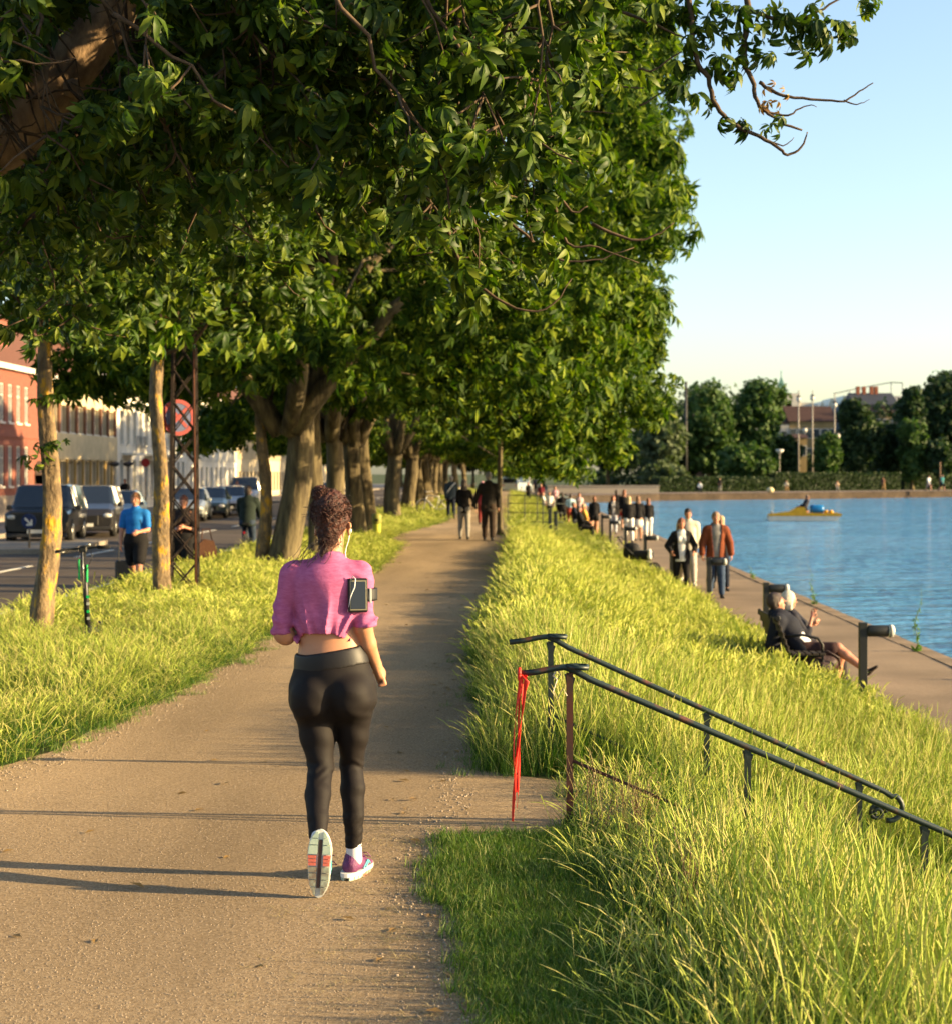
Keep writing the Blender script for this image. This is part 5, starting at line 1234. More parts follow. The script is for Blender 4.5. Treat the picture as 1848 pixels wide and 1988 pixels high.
for i, (lab, px, s, h_, yaw, sex, hr, tp_, bt) in enumerate(grp):
    jk = (M_BLACK, 1.9, .03, .02, .08) if 'over a pale top' in lab else None
    fin(person(lab, gp(px, s, LOWZ), yaw + .08*math.sin(i*2), h_, sex, SKD if i % 2 else SK, hr, top=tp_, jacket=jk, bottom=bt, legs=((10 + 3*(i % 3), 3), (-9, 12)) if i % 2 else ((-9, 12), (12, 3)), arms=((-6, 8, 20), (8, 8, 25)), vox=.017 if s > 41 else .024, shoes=M_SHOE))
fin(person('dark figure standing tallest in the far crowd by the white poles', gp(1039, 20, -.3), FACE, 1.78, 'm', SKD, ('short', H_BRN), top=(M_NAVY, 1.9, .02, .1), bottom=(M_BLACK, 'long', .02), vox=.035))
fin(person('dark-clad person far off, left of the wine red shirt', gp(1025, 25, -.5), FACE, 1.60, 'f', SKD, ('bob', H_RED), top=(M_BLACK, 1.9, .02, .1), bottom=(M_BLACK, 'long', .02), vox=.03))
# seated people along the bank (backs to the slope, facing the lake)
SIT = dict(legs=((84, 88, 6), (86, 80, 6)), arms=((28, 10, 55, .2), (24, 10, 60, .2)), pelvis=.53, lean=-10)
for lab, px, s, h_, sex, hr, tp_, bt in [
    ('person in a yellow shirt sitting facing the lake beside the orange-haired woman', 1137, 46, 1.72, 'm', ('short', H_BLO), (cloth('yellow', (.55, .32, .06)), .9, .025, .04), (M_BLACK, 'shorts', .02)),
    ('person in black sitting facing the lake in front of the yellow shirt', 1128, 49, 1.70, 'f', ('bob', H_DARK), (M_BLACK, 1.9, .03, .04), (M_BLACK, 'long', .02)),
    ('person in a white top sitting on the bank far away, near the gate posts', 1056, 29, 1.70, 'f', ('bob', H_RED), (M_WHITEC, .9, .025, .04), (M_GREYC, 'long', .02)),
    ('person in dark clothes sitting facing the lake, second from the yellow shirt', 1117, 43, 1.70, 'm', ('short', H_BRN), (M_NAVY, 1.9, .03, .04), (M_GREYC, 'long', .02)),
    ('person in grey sitting far along the bank, left of the black-clad stander', 1085, 34, 1.70, 'm', ('short', H_GREY), (M_GREYC, 1.9, .03, .04), (M_BLACK, 'long', .02))]:
    fin(person(lab, gp(px, s, LOWZ), -math.pi/2, h_, sex, SKD, hr, top=tp_, bottom=bt, vox=.022, **SIT))
# couple on the bench: local +Y points to the lake (+X in the scene)
bx, by = at(1516, 155)
mn = person('man in dark jacket and shorts lounging on the bench with crossed bare legs', (bx + .29, by, LOWZ), -math.pi/2 - .42, 1.76, 'm', SKD, ('short', hairm('redbrown', (.022, .008, .005), (.05, .016, .009))),
     top=(cloth('pale_shirt', (.60, .60, .62)), .8, .02, .06), jacket=(cloth('dark_jacket', (.016, .018, .028)), 1.35, .045, .0, .17), bottom=(cloth('shorts_dark', (.045, .022, .022)), 'shorts', .035),
     legs=((82, 92, 3), (100, 48, -12)), arms=((18, 8, 42, .3), (-12, 16, 46, .1)), pelvis=.40, lean=-38, vox=.0105, fingers=True, shoes=mat('suede', (.03, .02, .015), .8), headyaw=34, headpitch=22)
fin(mn)
wn = person('white-haired person beside the man on the bench, face in a raised hand', (bx + .40, by + .40, LOWZ), -math.pi/2, 1.64, 'f', SKD, ('bob', H_WHT),
     top=(cloth('dark_blouse', (.03, .03, .04)), 1.4, .02, .06), bottom=(cloth('dark_trs', (.025, .02, .022)), 'long', .02), legs=((84, 86, 4), (86, 80, 4)), arms=((20, 8, 110, .4), (35, 10, 128, .35)), pelvis=.42, lean=-26, vox=.0125, fingers=True, headyaw=20)
fin(wn)
# ------------------------------------------------------------------ street: houses, cars, signs
M_GLASS = mat('window_glass', (.06, .075, .085), .08, var=.3, scale=.8, spec=.8)
M_WFRAME = mat('window_frame_white', (.72, .68, .60), .6); M_BFRAME = mat('window_frame_brown', (.16, .075, .035), .6)
def brickmat(name, c1, c2, mortar):
    m = bpy.data.materials.new(name); n, N, L = nodes(m); b = N['Principled BSDF']; b.inputs['Roughness'].default_value = .9
    tc = N.new('ShaderNodeTexCoord'); mp = N.new('ShaderNodeMapping'); mp.inputs['Rotation'].default_value = (R(90), 0, R(90))
    sx = N.new('ShaderNodeSeparateXYZ'); cb = N.new('ShaderNodeCombineXYZ'); L.new(tc.outputs['Object'], sx.inputs[0]); L.new(sx.outputs[1], cb.inputs[0]); L.new(sx.outputs[2], cb.inputs[1])
    bt = N.new('ShaderNodeTexBrick'); bt.inputs['Scale'].default_value = 4; bt.inputs['Color1'].default_value = (*c1, 1); bt.inputs['Color2'].default_value = (*c2, 1); bt.inputs['Mortar'].default_value = (*mortar, 1)
    L.new(cb.outputs[0], bt.inputs['Vector']); L.new(bt.outputs[0], b.inputs['Base Color']); return m
M_RED = brickmat('red_brick', (.15, .036, .022), (.20, .055, .034), (.17, .10, .07))
M_PLAST = mat('cream_plaster', (.55, .44, .27), .9, scale=1.2); M_WHITEW = mat('white_plaster', (.80, .75, .64), .9, scale=1.0); M_BEIGE = mat('beige_plaster', (.56, .46, .30), .9, scale=1.0)
M_ROOF = mat('roof_tile', (.13, .055, .035), .85); M_BROWNPANEL = mat('brown_panel', (.20, .09, .045), .7)
FX = -21.0
def facade(t, y0, y1, zb, zt, wm, wins, frame=M_WFRAME, depth=9.0, recess=.18, sill=True, bars=1):
    """front wall on the plane X = FX with real openings; wins: (yc, w, z0, z1)"""
    rows = sorted(set([zb, zt] + [q for w_ in wins for q in (w_[2], w_[3])]))
    for a, b in zip(rows[:-1], rows[1:]):
        cuts = sorted([(w_[0]-w_[1]/2, w_[0]+w_[1]/2) for w_ in wins if w_[2] <= a + 1e-6 and w_[3] >= b - 1e-6]); y = y0
        m = MB() if a == rows[0] else m
        for c0, c1 in cuts + [(y1, y1)]:
            if c0 > y + 1e-4: m.box(FX-.3, FX, y, c0, a, b)
            y = c1
    m.box(FX-depth, FX-.3, y0, y1, zb, zt)
    m.obj('wall', wm, t, local=False)
    cache = {}
    for yc, w_, z0, z1 in wins:
        key = (round(w_, 2), round(z1-z0, 2))
        if key not in cache:
            h_ = z1 - z0; fr = MB(); e = .05
            for q in ((-w_/2, -w_/2+e, 0, h_), (w_/2-e, w_/2, 0, h_), (-w_/2+e, w_/2-e, 0, e), (-w_/2+e, w_/2-e, h_-e, h_)): fr.box(-recess-.05, -recess, q[0], q[1], q[2], q[3])
            for i in range(bars): yb = -w_/2 + w_*(i+1)/(bars+1); fr.box(-recess-.045, -recess+.005, yb-.02, yb+.02, e, h_-e)
            fr.box(-recess-.045, -recess+.004, -w_/2+e, w_/2-e, h_*.68, h_*.68+.04)
            me = fr.mesh('window'); me.materials.append(frame)
            pm = MB().box(-recess-.06, -recess-.035, -w_/2+.02, w_/2-.02, .02, h_-.02).mesh('pane'); pm.materials.append(M_GLASS)
            sm_ = MB().box(-.02, .06, -w_/2-.05, w_/2+.05, -.09, -.01).mesh('sill'); sm_.materials.append(M_WFRAME)
            cache[key] = (me, pm, sm_)
        me, pm, sm_ = cache[key]
        wv = bpy.data.objects.new('window', me); COL.objects.link(wv); wv.parent = t; wv.matrix_parent_inverse = Matrix.Translation(-Vector(t.location)); wv.location = (FX, yc, z0)
        for nm, q in (('pane', pm), ('sill', sm_)):
            if nm == 'sill' and not sill: continue
            o = bpy.data.objects.new(nm, q); COL.objects.link(o); o.parent = wv
def grid(y0, y1, n, w_, z0, z1): return [(y0 + (y1-y0)*(i+.5)/n, w_, z0, z1) for i in range(n)]
def tower(name, lab, y0, y1, zt, wm, wins, frame=M_WFRAME, roof=True, **k):
    t = thing(name, lab, 'building', (FX-4, (y0+y1)/2, -.22)); facade(t, y0, y1, -.22, zt, wm, wins, frame, **k)
    m = MB(); m.box(FX-9.2, FX+.22, y0, y1, zt, zt+.22); m.obj('cornice', M_WFRAME, t, local=False)
    if roof: MB().prism([(FX-.1, zt+.22), (FX-3.4, zt+2.9), (FX-6.0, zt+2.9), (FX-9.1, zt+.22)], y0+.02, y1-.02).obj('roof', M_ROOF, t, local=False)
    return t
# red brick
t = tower('brick_house', 'red brick house with tall narrow windows at the left edge, behind the parked jeep', 58, 74.8, 6.15, M_RED, grid(58.5, 72.6, 12, .62, 1.25, 2.95) + grid(58.5, 72.6, 12, .62, 3.95, 5.55), recess=.05)
MB().box(FX-.02, FX+.06, 58, 74.8, -.22, .85).obj('plinth', mat('plinth', (.30, .25, .20), .9), t, local=False)
MB().box(FX-.01, FX+.05, 58, 74.8, 3.30, 3.42).obj('string_course', M_RED, t, local=False)
for y in (60, 66, 72.6): MB().box(FX-2.2, FX-1.4, y, y+1.2, 6.3, 8.6).box(FX-2.28, FX-1.32, y-.08, y+1.28, 8.6, 8.75).obj('chimney', M_RED, t, local=False)
m = MB(); m.box(FX-.04, FX+.03, 73.2, 74.5, -.2, 1.7); m.lathe([(.65, FX-.04), (.65, FX+.03)], (0, 73.85, 1.7), 20, 'x'); m.obj('arched_door', mat('door_dark', (.05, .03, .02), .6), t, local=False)
# cream band house
t = tower('office_house', 'low house with a cream band between glazed ground floor and brown upper windows', 75, 88.4, 6.1, M_BEIGE, grid(75.6, 87.2, 8, 1.22, .25, 2.35) + grid(75.4, 88.0, 8, 1.25, 3.75, 5.0), M_WFRAME)
MB().box(FX+.002, FX+.10, 75.0, 88.4, 2.45, 3.68).obj('band', mat('band', (.62, .50, .30), .9, scale=2), t, local=False)
for i in range(9):
    y = 75.4 + 12.6*i/8; MB().box(FX+.002, FX+.12, y-.13, y+.13, 3.70, 5.1).obj('pier', M_BROWNPANEL, t, local=False)
for i in range(9):
    y = 75.5 + 11.8*i/8; MB().box(FX+.002, FX+.10, y-.09, y+.09, -.2, 2.44).obj('pilaster', mat('ochre', (.50, .32, .10), .8), t, local=False)
# white house with balconies
t = tower('white_house', 'white house with slim dark balcony railings and lamp globes beside it', 88.6, 108, 7.6, M_WHITEW, grid(89, 107.6, 12, .85, .4, 2.5) + grid(89, 107.6, 12, .85, 3.4, 5.2) + grid(89, 107.6, 12, .85, 6.0, 7.2))
m = MB()
for z in (2.9, 5.6):
    t2 = MB()
    for y in (91, 96.5, 102): 
        m.box(FX, FX+.8, y-1.2, y+1.2, z-.12, z)
        t2.tube([(FX+.78, y-1.18, z+.9), (FX+.78, y+1.18, z+.9)], .02, 5)
        for i in range(13): t2.tube([(FX+.78, y-1.18+i*.197, z), (FX+.78, y-1.18+i*.197, z+.9)], .012, 4)
    tag(t2.obj('balcony_railing', mat('dark_metal', (.03, .03, .03), .4, metal=.5), t, local=False), kind='stuff')
tag(m.obj('balcony_slab', M_WHITEW, t, local=False), kind='stuff')
t = tower('pale_house', 'tall brightly sunlit cream-white house with ribbed front beyond the lattice mast', 108.2, 128, 6.9, M_WHITEW, grid(108.6, 127.6, 10, .75, .6, 2.2), roof=False)
tag((lambda m: [m.box(FX+.003, FX+.09, 108.6+i*.62, 108.9+i*.62, 2.6, 6.6) for i in range(31)] and m)(MB()).obj('rib', M_WHITEW, t, local=False), kind='stuff')
t = tower('corner_house', 'last cream house of the street with barred ground floor, beside the forked slim tree', 128.2, 156, 6.6, M_BEIGE, grid(128.6, 155.4, 14, 1.2, .2, 1.9), M_BFRAME, bars=4)
tag((lambda m: [m.box(FX+.003, FX+.08, 128.6+i*.7, 128.9+i*.7, 2.9, 6.3) for i in range(39)] and m)(MB()).obj('rib', M_BEIGE, t, local=False), kind='stuff')
t = tower('distant_house', 'distant house closing the street, mostly hidden by the tree row', 160, 215, 6.5, M_BEIGE, grid(161, 214, 16, 1.2, 3.6, 5.2))

def car(lab, loc, rz, paint, L=4.4, W=1.78, H=1.45, kind='sedan', lit=True):
    t = thing('parked_car', lab, 'car', loc, rz)                 # front is -Y
    hl = L/2; gc = .19
    if kind == 'sedan': prof = [(-hl, .34, .55, .60), (-hl+.12, .22, .66, .74), (-hl+.95, .2, .82, .90), (-hl+1.15, .2, .86, .95), (-hl+1.95, .2, .90, H-.02), (-hl+2.5, .2, .91, H), (hl-1.5, .2, .93, H-.03), (hl-.75, .2, .94, 1.02), (hl-.12, .24, .90, .98), (hl, .36, .70, .76)]; gl = (3, 7)
    elif kind == 'wagon': prof = [(-hl, .34, .55, .62), (-hl+.12, .22, .68, .76), (-hl+.95, .2, .84, .92), (-hl+1.1, .2, .87, .96), (-hl+1.9, .2, .92, H-.02), (-hl+2.5, .2, .93, H), (hl-.5, .2, .95, H-.05), (hl-.12, .24, .92, 1.05), (hl, .36, .75, .82)]; gl = (3, 7)
    elif kind == 'van': prof = [(-hl, .34, .62, .74), (-hl+.12, .22, .80, .95), (-hl+.6, .2, .96, 1.08), (-hl+.75, .2, .99, 1.12), (-hl+1.6, .2, 1.02, H-.02), (-hl+2.2, .2, 1.03, H), (hl-.35, .2, 1.03, H-.03), (hl-.06, .26, 1.0, H-.4), (hl, .36, .9, 1.0)]; gl = (3, 7)
    else: prof = [(-hl, .42, .85, .98), (-hl+.08, .36, .92, 1.04), (-hl+1.15, .34, .98, 1.10), (-hl+1.2, .34, 1.0, 1.12), (-hl+1.55, .34, 1.02, H-.02), (-hl+2.2, .34, 1.02, H), (hl-.25, .34, 1.02, H-.02), (hl-.1, .36, 1.0, H-.2), (hl, .4, .95, 1.05)]; gl = (3, 7)
    n = len(prof); rings = []
    for i, (y, zb, zl, zt) in enumerate(prof):
        w_ = W/2*(.90 if i in (0, n-1) else (.97 if i in (1, n-2) else 1)); cab = gl[0] < i < gl[1] or i in (gl[0]+1,)
        wt = w_*(.80 if zt - zl > .25 else .93)
        rings.append([(-w_*.93, y, zb), (-w_, y, zb+.18), (-w_, y, zl), (-wt, y, zt-.05), (-wt*.86, y, zt), (wt*.86, y, zt), (wt, y, zt-.05), (w_, y, zl), (w_, y, zb+.18), (w_*.93, y, zb)])
    v = [p for r in rings for p in r]; body = []; wind = []; side = []; rear = []
    for i in range(n-1):
        for k in range(9):
            q = (i*10+k, i*10+k+1, (i+1)*10+k+1, (i+1)*10+k)
            if k in (2, 6) and gl[0] <= i < gl[1]: side.append(q)
            elif k in (3, 4, 5) and i == gl[0]: wind.append(q)
            elif k in (3, 4, 5) and i == gl[1]-1 and kind != 'van' or (k in (3, 4, 5) and i == gl[1] and kind in ('van', 'jeep')): rear.append(q)
            else: body.append(q)
        body.append((i*10+9, i*10, (i+1)*10, (i+1)*10+9))
    body += [tuple(range(9, -1, -1)), tuple(range((n-1)*10, n*10))]
    def sub(fs, nm, m_, off=0.0, smooth_=False, par=t):
        used = sorted({i for f_ in fs for i in f_}); mp_ = {u: i for i, u in enumerate(used)}
        if not fs: return None
        return MB().add([v[u] for u in used], [tuple(mp_[i] for i in f_) for f_ in fs]).obj(nm, m_, par, smooth_)
    sub(body, 'body', paint); sub(wind, 'windscreen', M_CARGL); sub(rear, 'rear_window', M_CARGL)
    sub(side[:len(side)//2*1] if False else side, 'side_window', M_CARGL)
    m = MB()
    for i in range(gl[0], gl[1]+1):
        r = rings[i]
        for a, b in ((2, 3), (7, 6)): m.tube([r[a], r[b]], .032, 5)
    tag(m.obj('window_pillar', paint, t), kind='stuff')
    for nm, y in (('front', -hl+.82), ('rear', hl-.85)):
        for sx in (-1, 1):
            rw = .33 if kind != 'jeep' else .38
            wl = MB().lathe([(rw*.72, -.11), (rw, -.10), (rw, .10), (rw*.72, .11)], (sx*(W/2-.10), y, rw), 20, 'x').obj('wheel', mat('tyre', (.015, .015, .015), .85), t, True)
            MB().lathe([(rw*.3, -.118), (rw*.62, -.114), (rw*.64, .114), (rw*.3, .118)], (sx*(W/2-.10), y, rw), 14, 'x').obj('rim', mat('alloy', (.45, .44, .42), .3, metal=.8), wl, True)
    zf = prof[1][2]
    for sx in (-1, 1):
        MB().ell((sx*(W/2-.24), -hl+.06, zf-.08), (.17, .10, .085), 12, 7).obj('headlight', M_LAMP, t, True)
        MB().bbox(min(sx*W/2, sx*(W/2+.17)), max(sx*W/2, sx*(W/2+.17)), -hl+1.42, -hl+1.52, prof[3][2]+.02, prof[3][2]+.17, .02).obj('wing_mirror', paint, t)
        MB().box(sx*W/2*.72-.07, sx*W/2*.72+.07, hl-.02, hl+.012, .70, .84).obj('tail_light', mat('red_lens', (.55, .01, .01), .25), t)
    MB().bbox(-.42, .42, -hl-.015, -hl+.05, .40, zf-.06, .015).obj('grille', mat('grille', (.015, .015, .016), .5), t)
    MB().box(-.26, .26, -hl-.03, -hl-.016, .36, .47).obj('number_plate', M_WHITE, t)
    MB().bbox(-W/2*.93, W/2*.93, -hl-.03, -hl+.10, .24, .36, .02).obj('bumper', mat('bumper', (.03, .03, .032), .6), t)
    if kind == 'jeep': MB().box(-.6, .6, -hl-.02, -hl+.02, .6, .9).obj('front_grille', MC['grille'], t)
    return t
M_CARGL = mat('car_glass', (.015, .02, .028), .06, spec=.9); M_LAMP = mat('headlight', (.6, .6, .57), .12, spec=.9)
def paint(n, c): return mat('paint_' + n, c, .28, metal=.35, var=.03, spec=.5, coat=.6)
RZ = 0.10
car('black boxy off-road car parked first in the row, behind the lichen tree by the scooter', gp(92, 63, ROADZ), .12, paint('black', (.012, .012, .014)), 4.2, 1.9, 1.80, 'jeep')
car('dark grey people carrier parked just behind the black off-road car', gp(178, 56, ROADZ), .16, paint('darkgrey', (.035, .032, .032)), 4.7, 1.88, 1.72, 'van')
car('blue-grey saloon parked behind the dark people carrier', gp(232, 49, ROADZ), .1, paint('bluegrey', (.10, .15, .20)), 4.4, 1.76, 1.46)
car('pale car seen through the lattice mast', gp(367, 43, ROADZ), .1, paint('pale', (.35, .38, .38)), 4.4, 1.76, 1.48)
car('dark green saloon with shining headlamp right of the lattice mast', gp(409, 40, ROADZ), .12, paint('greengrey', (.05, .075, .065)), 4.4, 1.76, 1.46)
car('silver estate car parked third right of the lattice mast', gp(447, 37.5, ROADZ), .12, paint('silver', (.42, .42, .43)), 4.6, 1.78, 1.48, 'wagon')
car('white van far up the street behind the cyclist', gp(476, 31, ROADZ), .1, paint('white', (.72, .70, .66)), 4.8, 1.9, 1.9, 'van')
for i, y in enumerate((118, 127)):
    car(('silver', 'dark')[i] + ' car far up the street, hidden mostly by the cyclist and forked tree', (-14.2, y, ROADZ), .05, paint(('silver', 'bluegrey')[i], (.4, .4, .4)))
car('pale blue small van at the far end of the path, by the white poles', gp(1003, 19.5, -.2), math.pi - .35, paint('paleblue', (.45, .53, .57)), 4.2, 1.8, 1.85, 'van')
# signs
M_SRED = mat('sign_red', (.20, .008, .007), .6); M_SBLUE = mat('sign_blue', (.006, .02, .10), .45); M_SBACK = mat('sign_back', (.035, .035, .035), .6); M_POLE = mat('grey_pole', (.14, .13, .12), .5, metal=.5)
def sign(lab, loc, rz, r, zc, kind, h=None):
    t = thing('road_sign', lab, 'sign', loc, rz)
    MB().tube([(0, 0, -.05), (0, 0, h or zc + r)], .03, 8).obj('pole', M_POLE, t, True)
    if kind == 'back': MB().lathe([(r, .035), (r, .055)], (0, 0, zc), 28, 'y').obj('disc', M_SBACK, t)
    elif kind == 'blue':
        MB().lathe([(r, -.055), (r, -.035)], (0, 0, zc), 28, 'y').obj('disc', M_SBLUE, t)
        m = MB(); m.prism([(-.62*r, zc+.30*r), (-.45*r, zc+.48*r), (.25*r, zc-.22*r), (.25*r, zc+.2*r), (.5*r, zc+.2*r), (.5*r, zc-.62*r), (-.32*r, zc-.62*r), (-.32*r, zc-.38*r), (.08*r, zc-.38*r)][::-1], -.061, -.056); m.obj('arrow', M_WHITE, t)
    elif kind == 'no_stop':
        MB().lathe([(r, -.055), (r, -.035)], (0, 0, zc), 32, 'y').obj('disc', M_SBLUE, t)
        m = MB(); n = 32
        for i in range(n):
            a, b = 2*math.pi*i/n, 2*math.pi*(i+1)/n
            m.prism([(r*math.cos(a), zc+r*math.sin(a)), (r*math.cos(b), zc+r*math.sin(b)), (.78*r*math.cos(b), zc+.78*r*math.sin(b)), (.78*r*math.cos(a), zc+.78*r*math.sin(a))][::-1], -.062, -.057)
        m.obj('ring', M_SRED, t)
        for sg in (1, -1):
            c = .10*r; d = .72*r*.7071
            MB().prism([(-d-c*sg*.7, zc-sg*d+c*.7), (-d+c*sg*.7, zc-sg*d-c*.7), (d+c*sg*.7, zc+sg*d-c*.7), (d-c*sg*.7, zc+sg*d+c*.7)], -.064 - .002*sg, -.0571).obj('bar', M_SRED, t)
    elif kind == 'red':
        MB().lathe([(r, -.055), (r, -.035)], (0, 0, zc), 24, 'y').obj('disc', M_SRED, t)
    return t
sign('dark round back of a traffic sign on the kerbed island, right of the lichen tree', gp(115, 72, ROADZ + .13), 0, .24, .82, 'back')
sign('small round blue traffic sign with a white arrow, left of the lichen tree', gp(57, 72, ROADZ + .13), 0, .20, .72, 'blue')
sign('small round red sign on a pole in front of the white house', gp(283, 42, ROADZ), 0, .20, 2.62, 'red')
# lamp brackets by the white house
for px, lab in ((222, 'left of the pair of dark wall lamps by the white house'), (249, 'right of the pair of dark wall lamps by the white house')):
    t = thing('street_lamp', 'flat-headed lamp, ' + lab, 'lamp', gp(px, 40, -.22)); MB().tube([(0, 0, 0), (0, 0, 2.4)], .03, 6).obj('pole', M_POLE, t); MB().ell((0, 0, 2.45), (.26, .2, .12), 12, 6).obj('lamp_head', M_SBACK, t, True)
# lattice mast
def bar(m, a, b, w_=.03, d=.03): m.tube([a, b], w_*.7, 4)
M_IRON = mat('iron_brown', (.016, .012, .010), .75, metal=.1, scale=9, col2=(.034, .019, .013))
t = thing('lattice_mast', 'tall brown iron lattice mast with crossed bracing standing between the slim trees', 'mast', gp(358, 133, 0), R(6))
HM = 7.5; corners = {}
def cw(z): return .215 - .011*z
for sx in (-1, 1):
    for sy in (-1, 1):
        m = MB(); a, b = cw(0), cw(HM)
        for (dx, dy) in ((.045, .008), (.008, .045)):
            P0 = [(sx*a, sy*a), (sx*(a-dx), sy*a), (sx*(a-dx), sy*(a-dy)), (sx*a, sy*(a-dy))]; P1 = [(sx*b, sy*b), (sx*(b-dx), sy*b), (sx*(b-dx), sy*(b-dy)), (sx*b, sy*(b-dy))]
            m.add([(x, y, -.1) for x, y in P0] + [(x, y, HM) for x, y in P1], [(0,1,2,3), (4,5,6,7), (0,1,5,4), (1,2,6,5), (2,3,7,6), (3,0,4,7)])
        m.obj('corner_post', M_IRON, t)
nz = 16
for i in range(nz):
    z0, z1 = .05 + i*HM/nz, .05 + (i+1)*HM/nz - .02; a, b = cw(z0)-.02, cw(z1)-.02
    for fx in range(4):
        def fp(u, z, q): return ((u*q, -q, z), (q, u*q, z), (-u*q, q, z), (-q, -u*q, z))[fx]
        for sg, off in ((1, 0), (-1, .006)):
            me = MB().tube([fp(-sg, z0, a), fp(sg, z1, b)], .013, 4, flat=1.0); me.obj('brace', M_IRON, t)
MB().tube([(.19, -.25, 0), (.12, -.20, HM)], .011, 6).obj('conduit', mat('rust_pipe', (.12, .04, .02), .7), t, True)
ns = sign('round no-stopping sign with red ring and cross mounted on the lattice mast', gp(343, 131, 0), R(38), .27, 2.62, 'no_stop', 2.9)
for o in list(ns.children):
    if o.name.startswith('pole'): bpy.data.objects.remove(o)
MB().box(-.02, .02, -.035, .12, 2.55, 2.60).box(-.02, .02, -.035, .12, 2.70, 2.75).obj('bracket', M_IRON, ns)
# ------------------------------------------------------------------ things near the path
M_RAIL = mat('rail_paint', (.007, .015, .013), .5, scale=9, col2=(.012, .024, .020), bump=.15, spec=.5)
def rail_mat():
    m = bpy.data.materials.new('rusty_green_rail'); n, N, L = nodes(m); b = N['Principled BSDF']; b.inputs['Roughness'].default_value = .5
    tc = N.new('ShaderNodeTexCoord'); nz = N.new('ShaderNodeTexNoise'); nz.inputs['Scale'].default_value = 9; nz.inputs['Detail'].default_value = 6
    L.new(tc.outputs['Object'], nz.inputs['Vector']); rp = N.new('ShaderNodeValToRGB'); L.new(nz.outputs['Fac'], rp.inputs[0])
    e = rp.color_ramp.elements; e[0].position = .55; e[0].color = (.008, .020, .018, 1); e[1].position = .66; e[1].color = (.09, .028, .012, 1)
    L.new(rp.outputs[0], b.inputs['Base Color']); return m
M_RRAIL = rail_mat(); M_RUST = mat('rust', (.10, .03, .018), .8, scale=12, col2=(.05, .03, .022))
def railing(lab, y, x0, x1, ztop0, slope, posts, curl, zlow=.0):
    t = thing('stair_railing', lab, 'railing', (x0, y, 0), 0, 'railings beside the steps')
    def zr(x): return ztop0 - slope*(x - x0)
    P = [(-.235, 0, ztop0-.022), (-.15, 0, ztop0-.012), (-.06, 0, ztop0+.006), (-.01, 0, ztop0+.012), (.05, 0, ztop0 - .012)]
    P += [(q, 0, ztop0 - slope*q) for q in np.linspace(.12, x1-x0, 8)]
    if curl:
        cx, cz = x1-x0, zr(x1); r = .080; P = P[:-1] + [(cx-.05, 0, cz+.022), (cx, 0, cz-.01)]
        for a in range(60, -120, -18): P.append((cx - .02 + r*math.cos(R(a)), 0, cz - .075 + r*math.sin(R(a))))
    MB().tube(P, .0165, 10).obj('handrail', M_RRAIL, t, True)
    # flat eye at the head of the rail
    MB().tube([(.0, 0, ztop0+.016), (.045, -.05, ztop0+.014), (.10, -.04, ztop0+.012), (.105, .03, ztop0+.012), (.05, .05, ztop0+.014), (.0, .01, ztop0+.016)], .013, 8).obj('end_loop', M_RRAIL, t, True)
    if curl:
        m = MB(); n = 26; cx, cz = x1 - x0 - .09, zr(x1) - .105
        m.tube([(cx + (.052 - .0016*i)*math.cos(i*.42), 0, cz + (.052 - .0016*i)*math.sin(i*.42)) for i in range(n)], .014, 7); m.obj('scroll', M_RAIL, t, True)
    for px_ in posts:
        x = px_ - x0; zt_ = zr(px_) - .01; zb_ = gz(px_, y) - .12
        m = MB(); m.box(x-.017, x+.017, -.010, .010, float(zb_), zt_); m.obj('post', M_RUST if px_ == posts[0] and not curl else M_RAIL, t)
        MB().prism([(x-.028, zt_-.015+.028*slope), (x+.028, zt_-.015-.028*slope), (x+.008, zt_-.10), (x-.008, zt_-.10)][::-1], -.006, .006).obj('gusset', M_RAIL, t)
    m = MB(); z0 = ztop0 - .46; m.tube([(.02, 0, z0), (x1-x0-.25, 0, z0 - slope*(x1-x0-.27))], .009, 6); m.obj('middle_bar', M_RUST if not curl else M_RAIL, t, True)
    return t
YN, YFAR = F/382, F/322
railing('nearer dark green stair railing with rusty posts and a red ribbon at its head', YN, .30, 2.95, .80, .430, [.315, 1.22, 2.12, 2.9], False)
railing('farther dark green stair railing ending in a curled scroll', YFAR, .245, 2.32, .80, .455, [.26, 1.20, 2.12], True)
# steps
M_CONC = mat('concrete', (.25, .22, .18), .9, scale=8, bump=.3)
t = thing('staircase', 'overgrown concrete steps running down the bank between the two railings', 'steps', (STX0, STY0, 0))
for i in range(6):
    MB().box(.02 + i*.38, .02 + (i+1)*.38 + .02, .08, 1.42, -1.0, -.02 - i*.145).obj('step', M_CONC, t)
# red ribbon
t = thing('ribbon', 'long red ribbon tied to the head of the nearer stair railing, hanging to the path', 'ribbon', (.06, YN, .0))
M_RIB = mat('ribbon_red', (.80, .035, .02), .5, var=.05)
def ribn(pts, w_):
    m = MB(); v = []; f = []
    for i, (x, y, z, a) in enumerate(pts): v += [(x - w_/2*math.cos(a), y - w_/2*math.sin(a), z), (x + w_/2*math.cos(a), y + w_/2*math.sin(a), z)]
    for i in range(len(pts)-1): f.append((2*i, 2*i+1, 2*i+3, 2*i+2))
    m.add(v, f); return m
def strand(x, top, bot, w_, ph, nm='strand'):
    pts_ = []
    for i in range(15):
        q = i/14; pts_.append((x + .010*math.sin(q*5+ph) - .035*q, -.022 + .006*math.sin(q*7+ph*2), top + (bot-top)*q, ph + 1.3*math.sin(q*4+ph)))
    o = ribn(pts_, w_).obj(nm, M_RIB, t); md = o.modifiers.new('thick', 'SOLIDIFY'); md.thickness = .0012
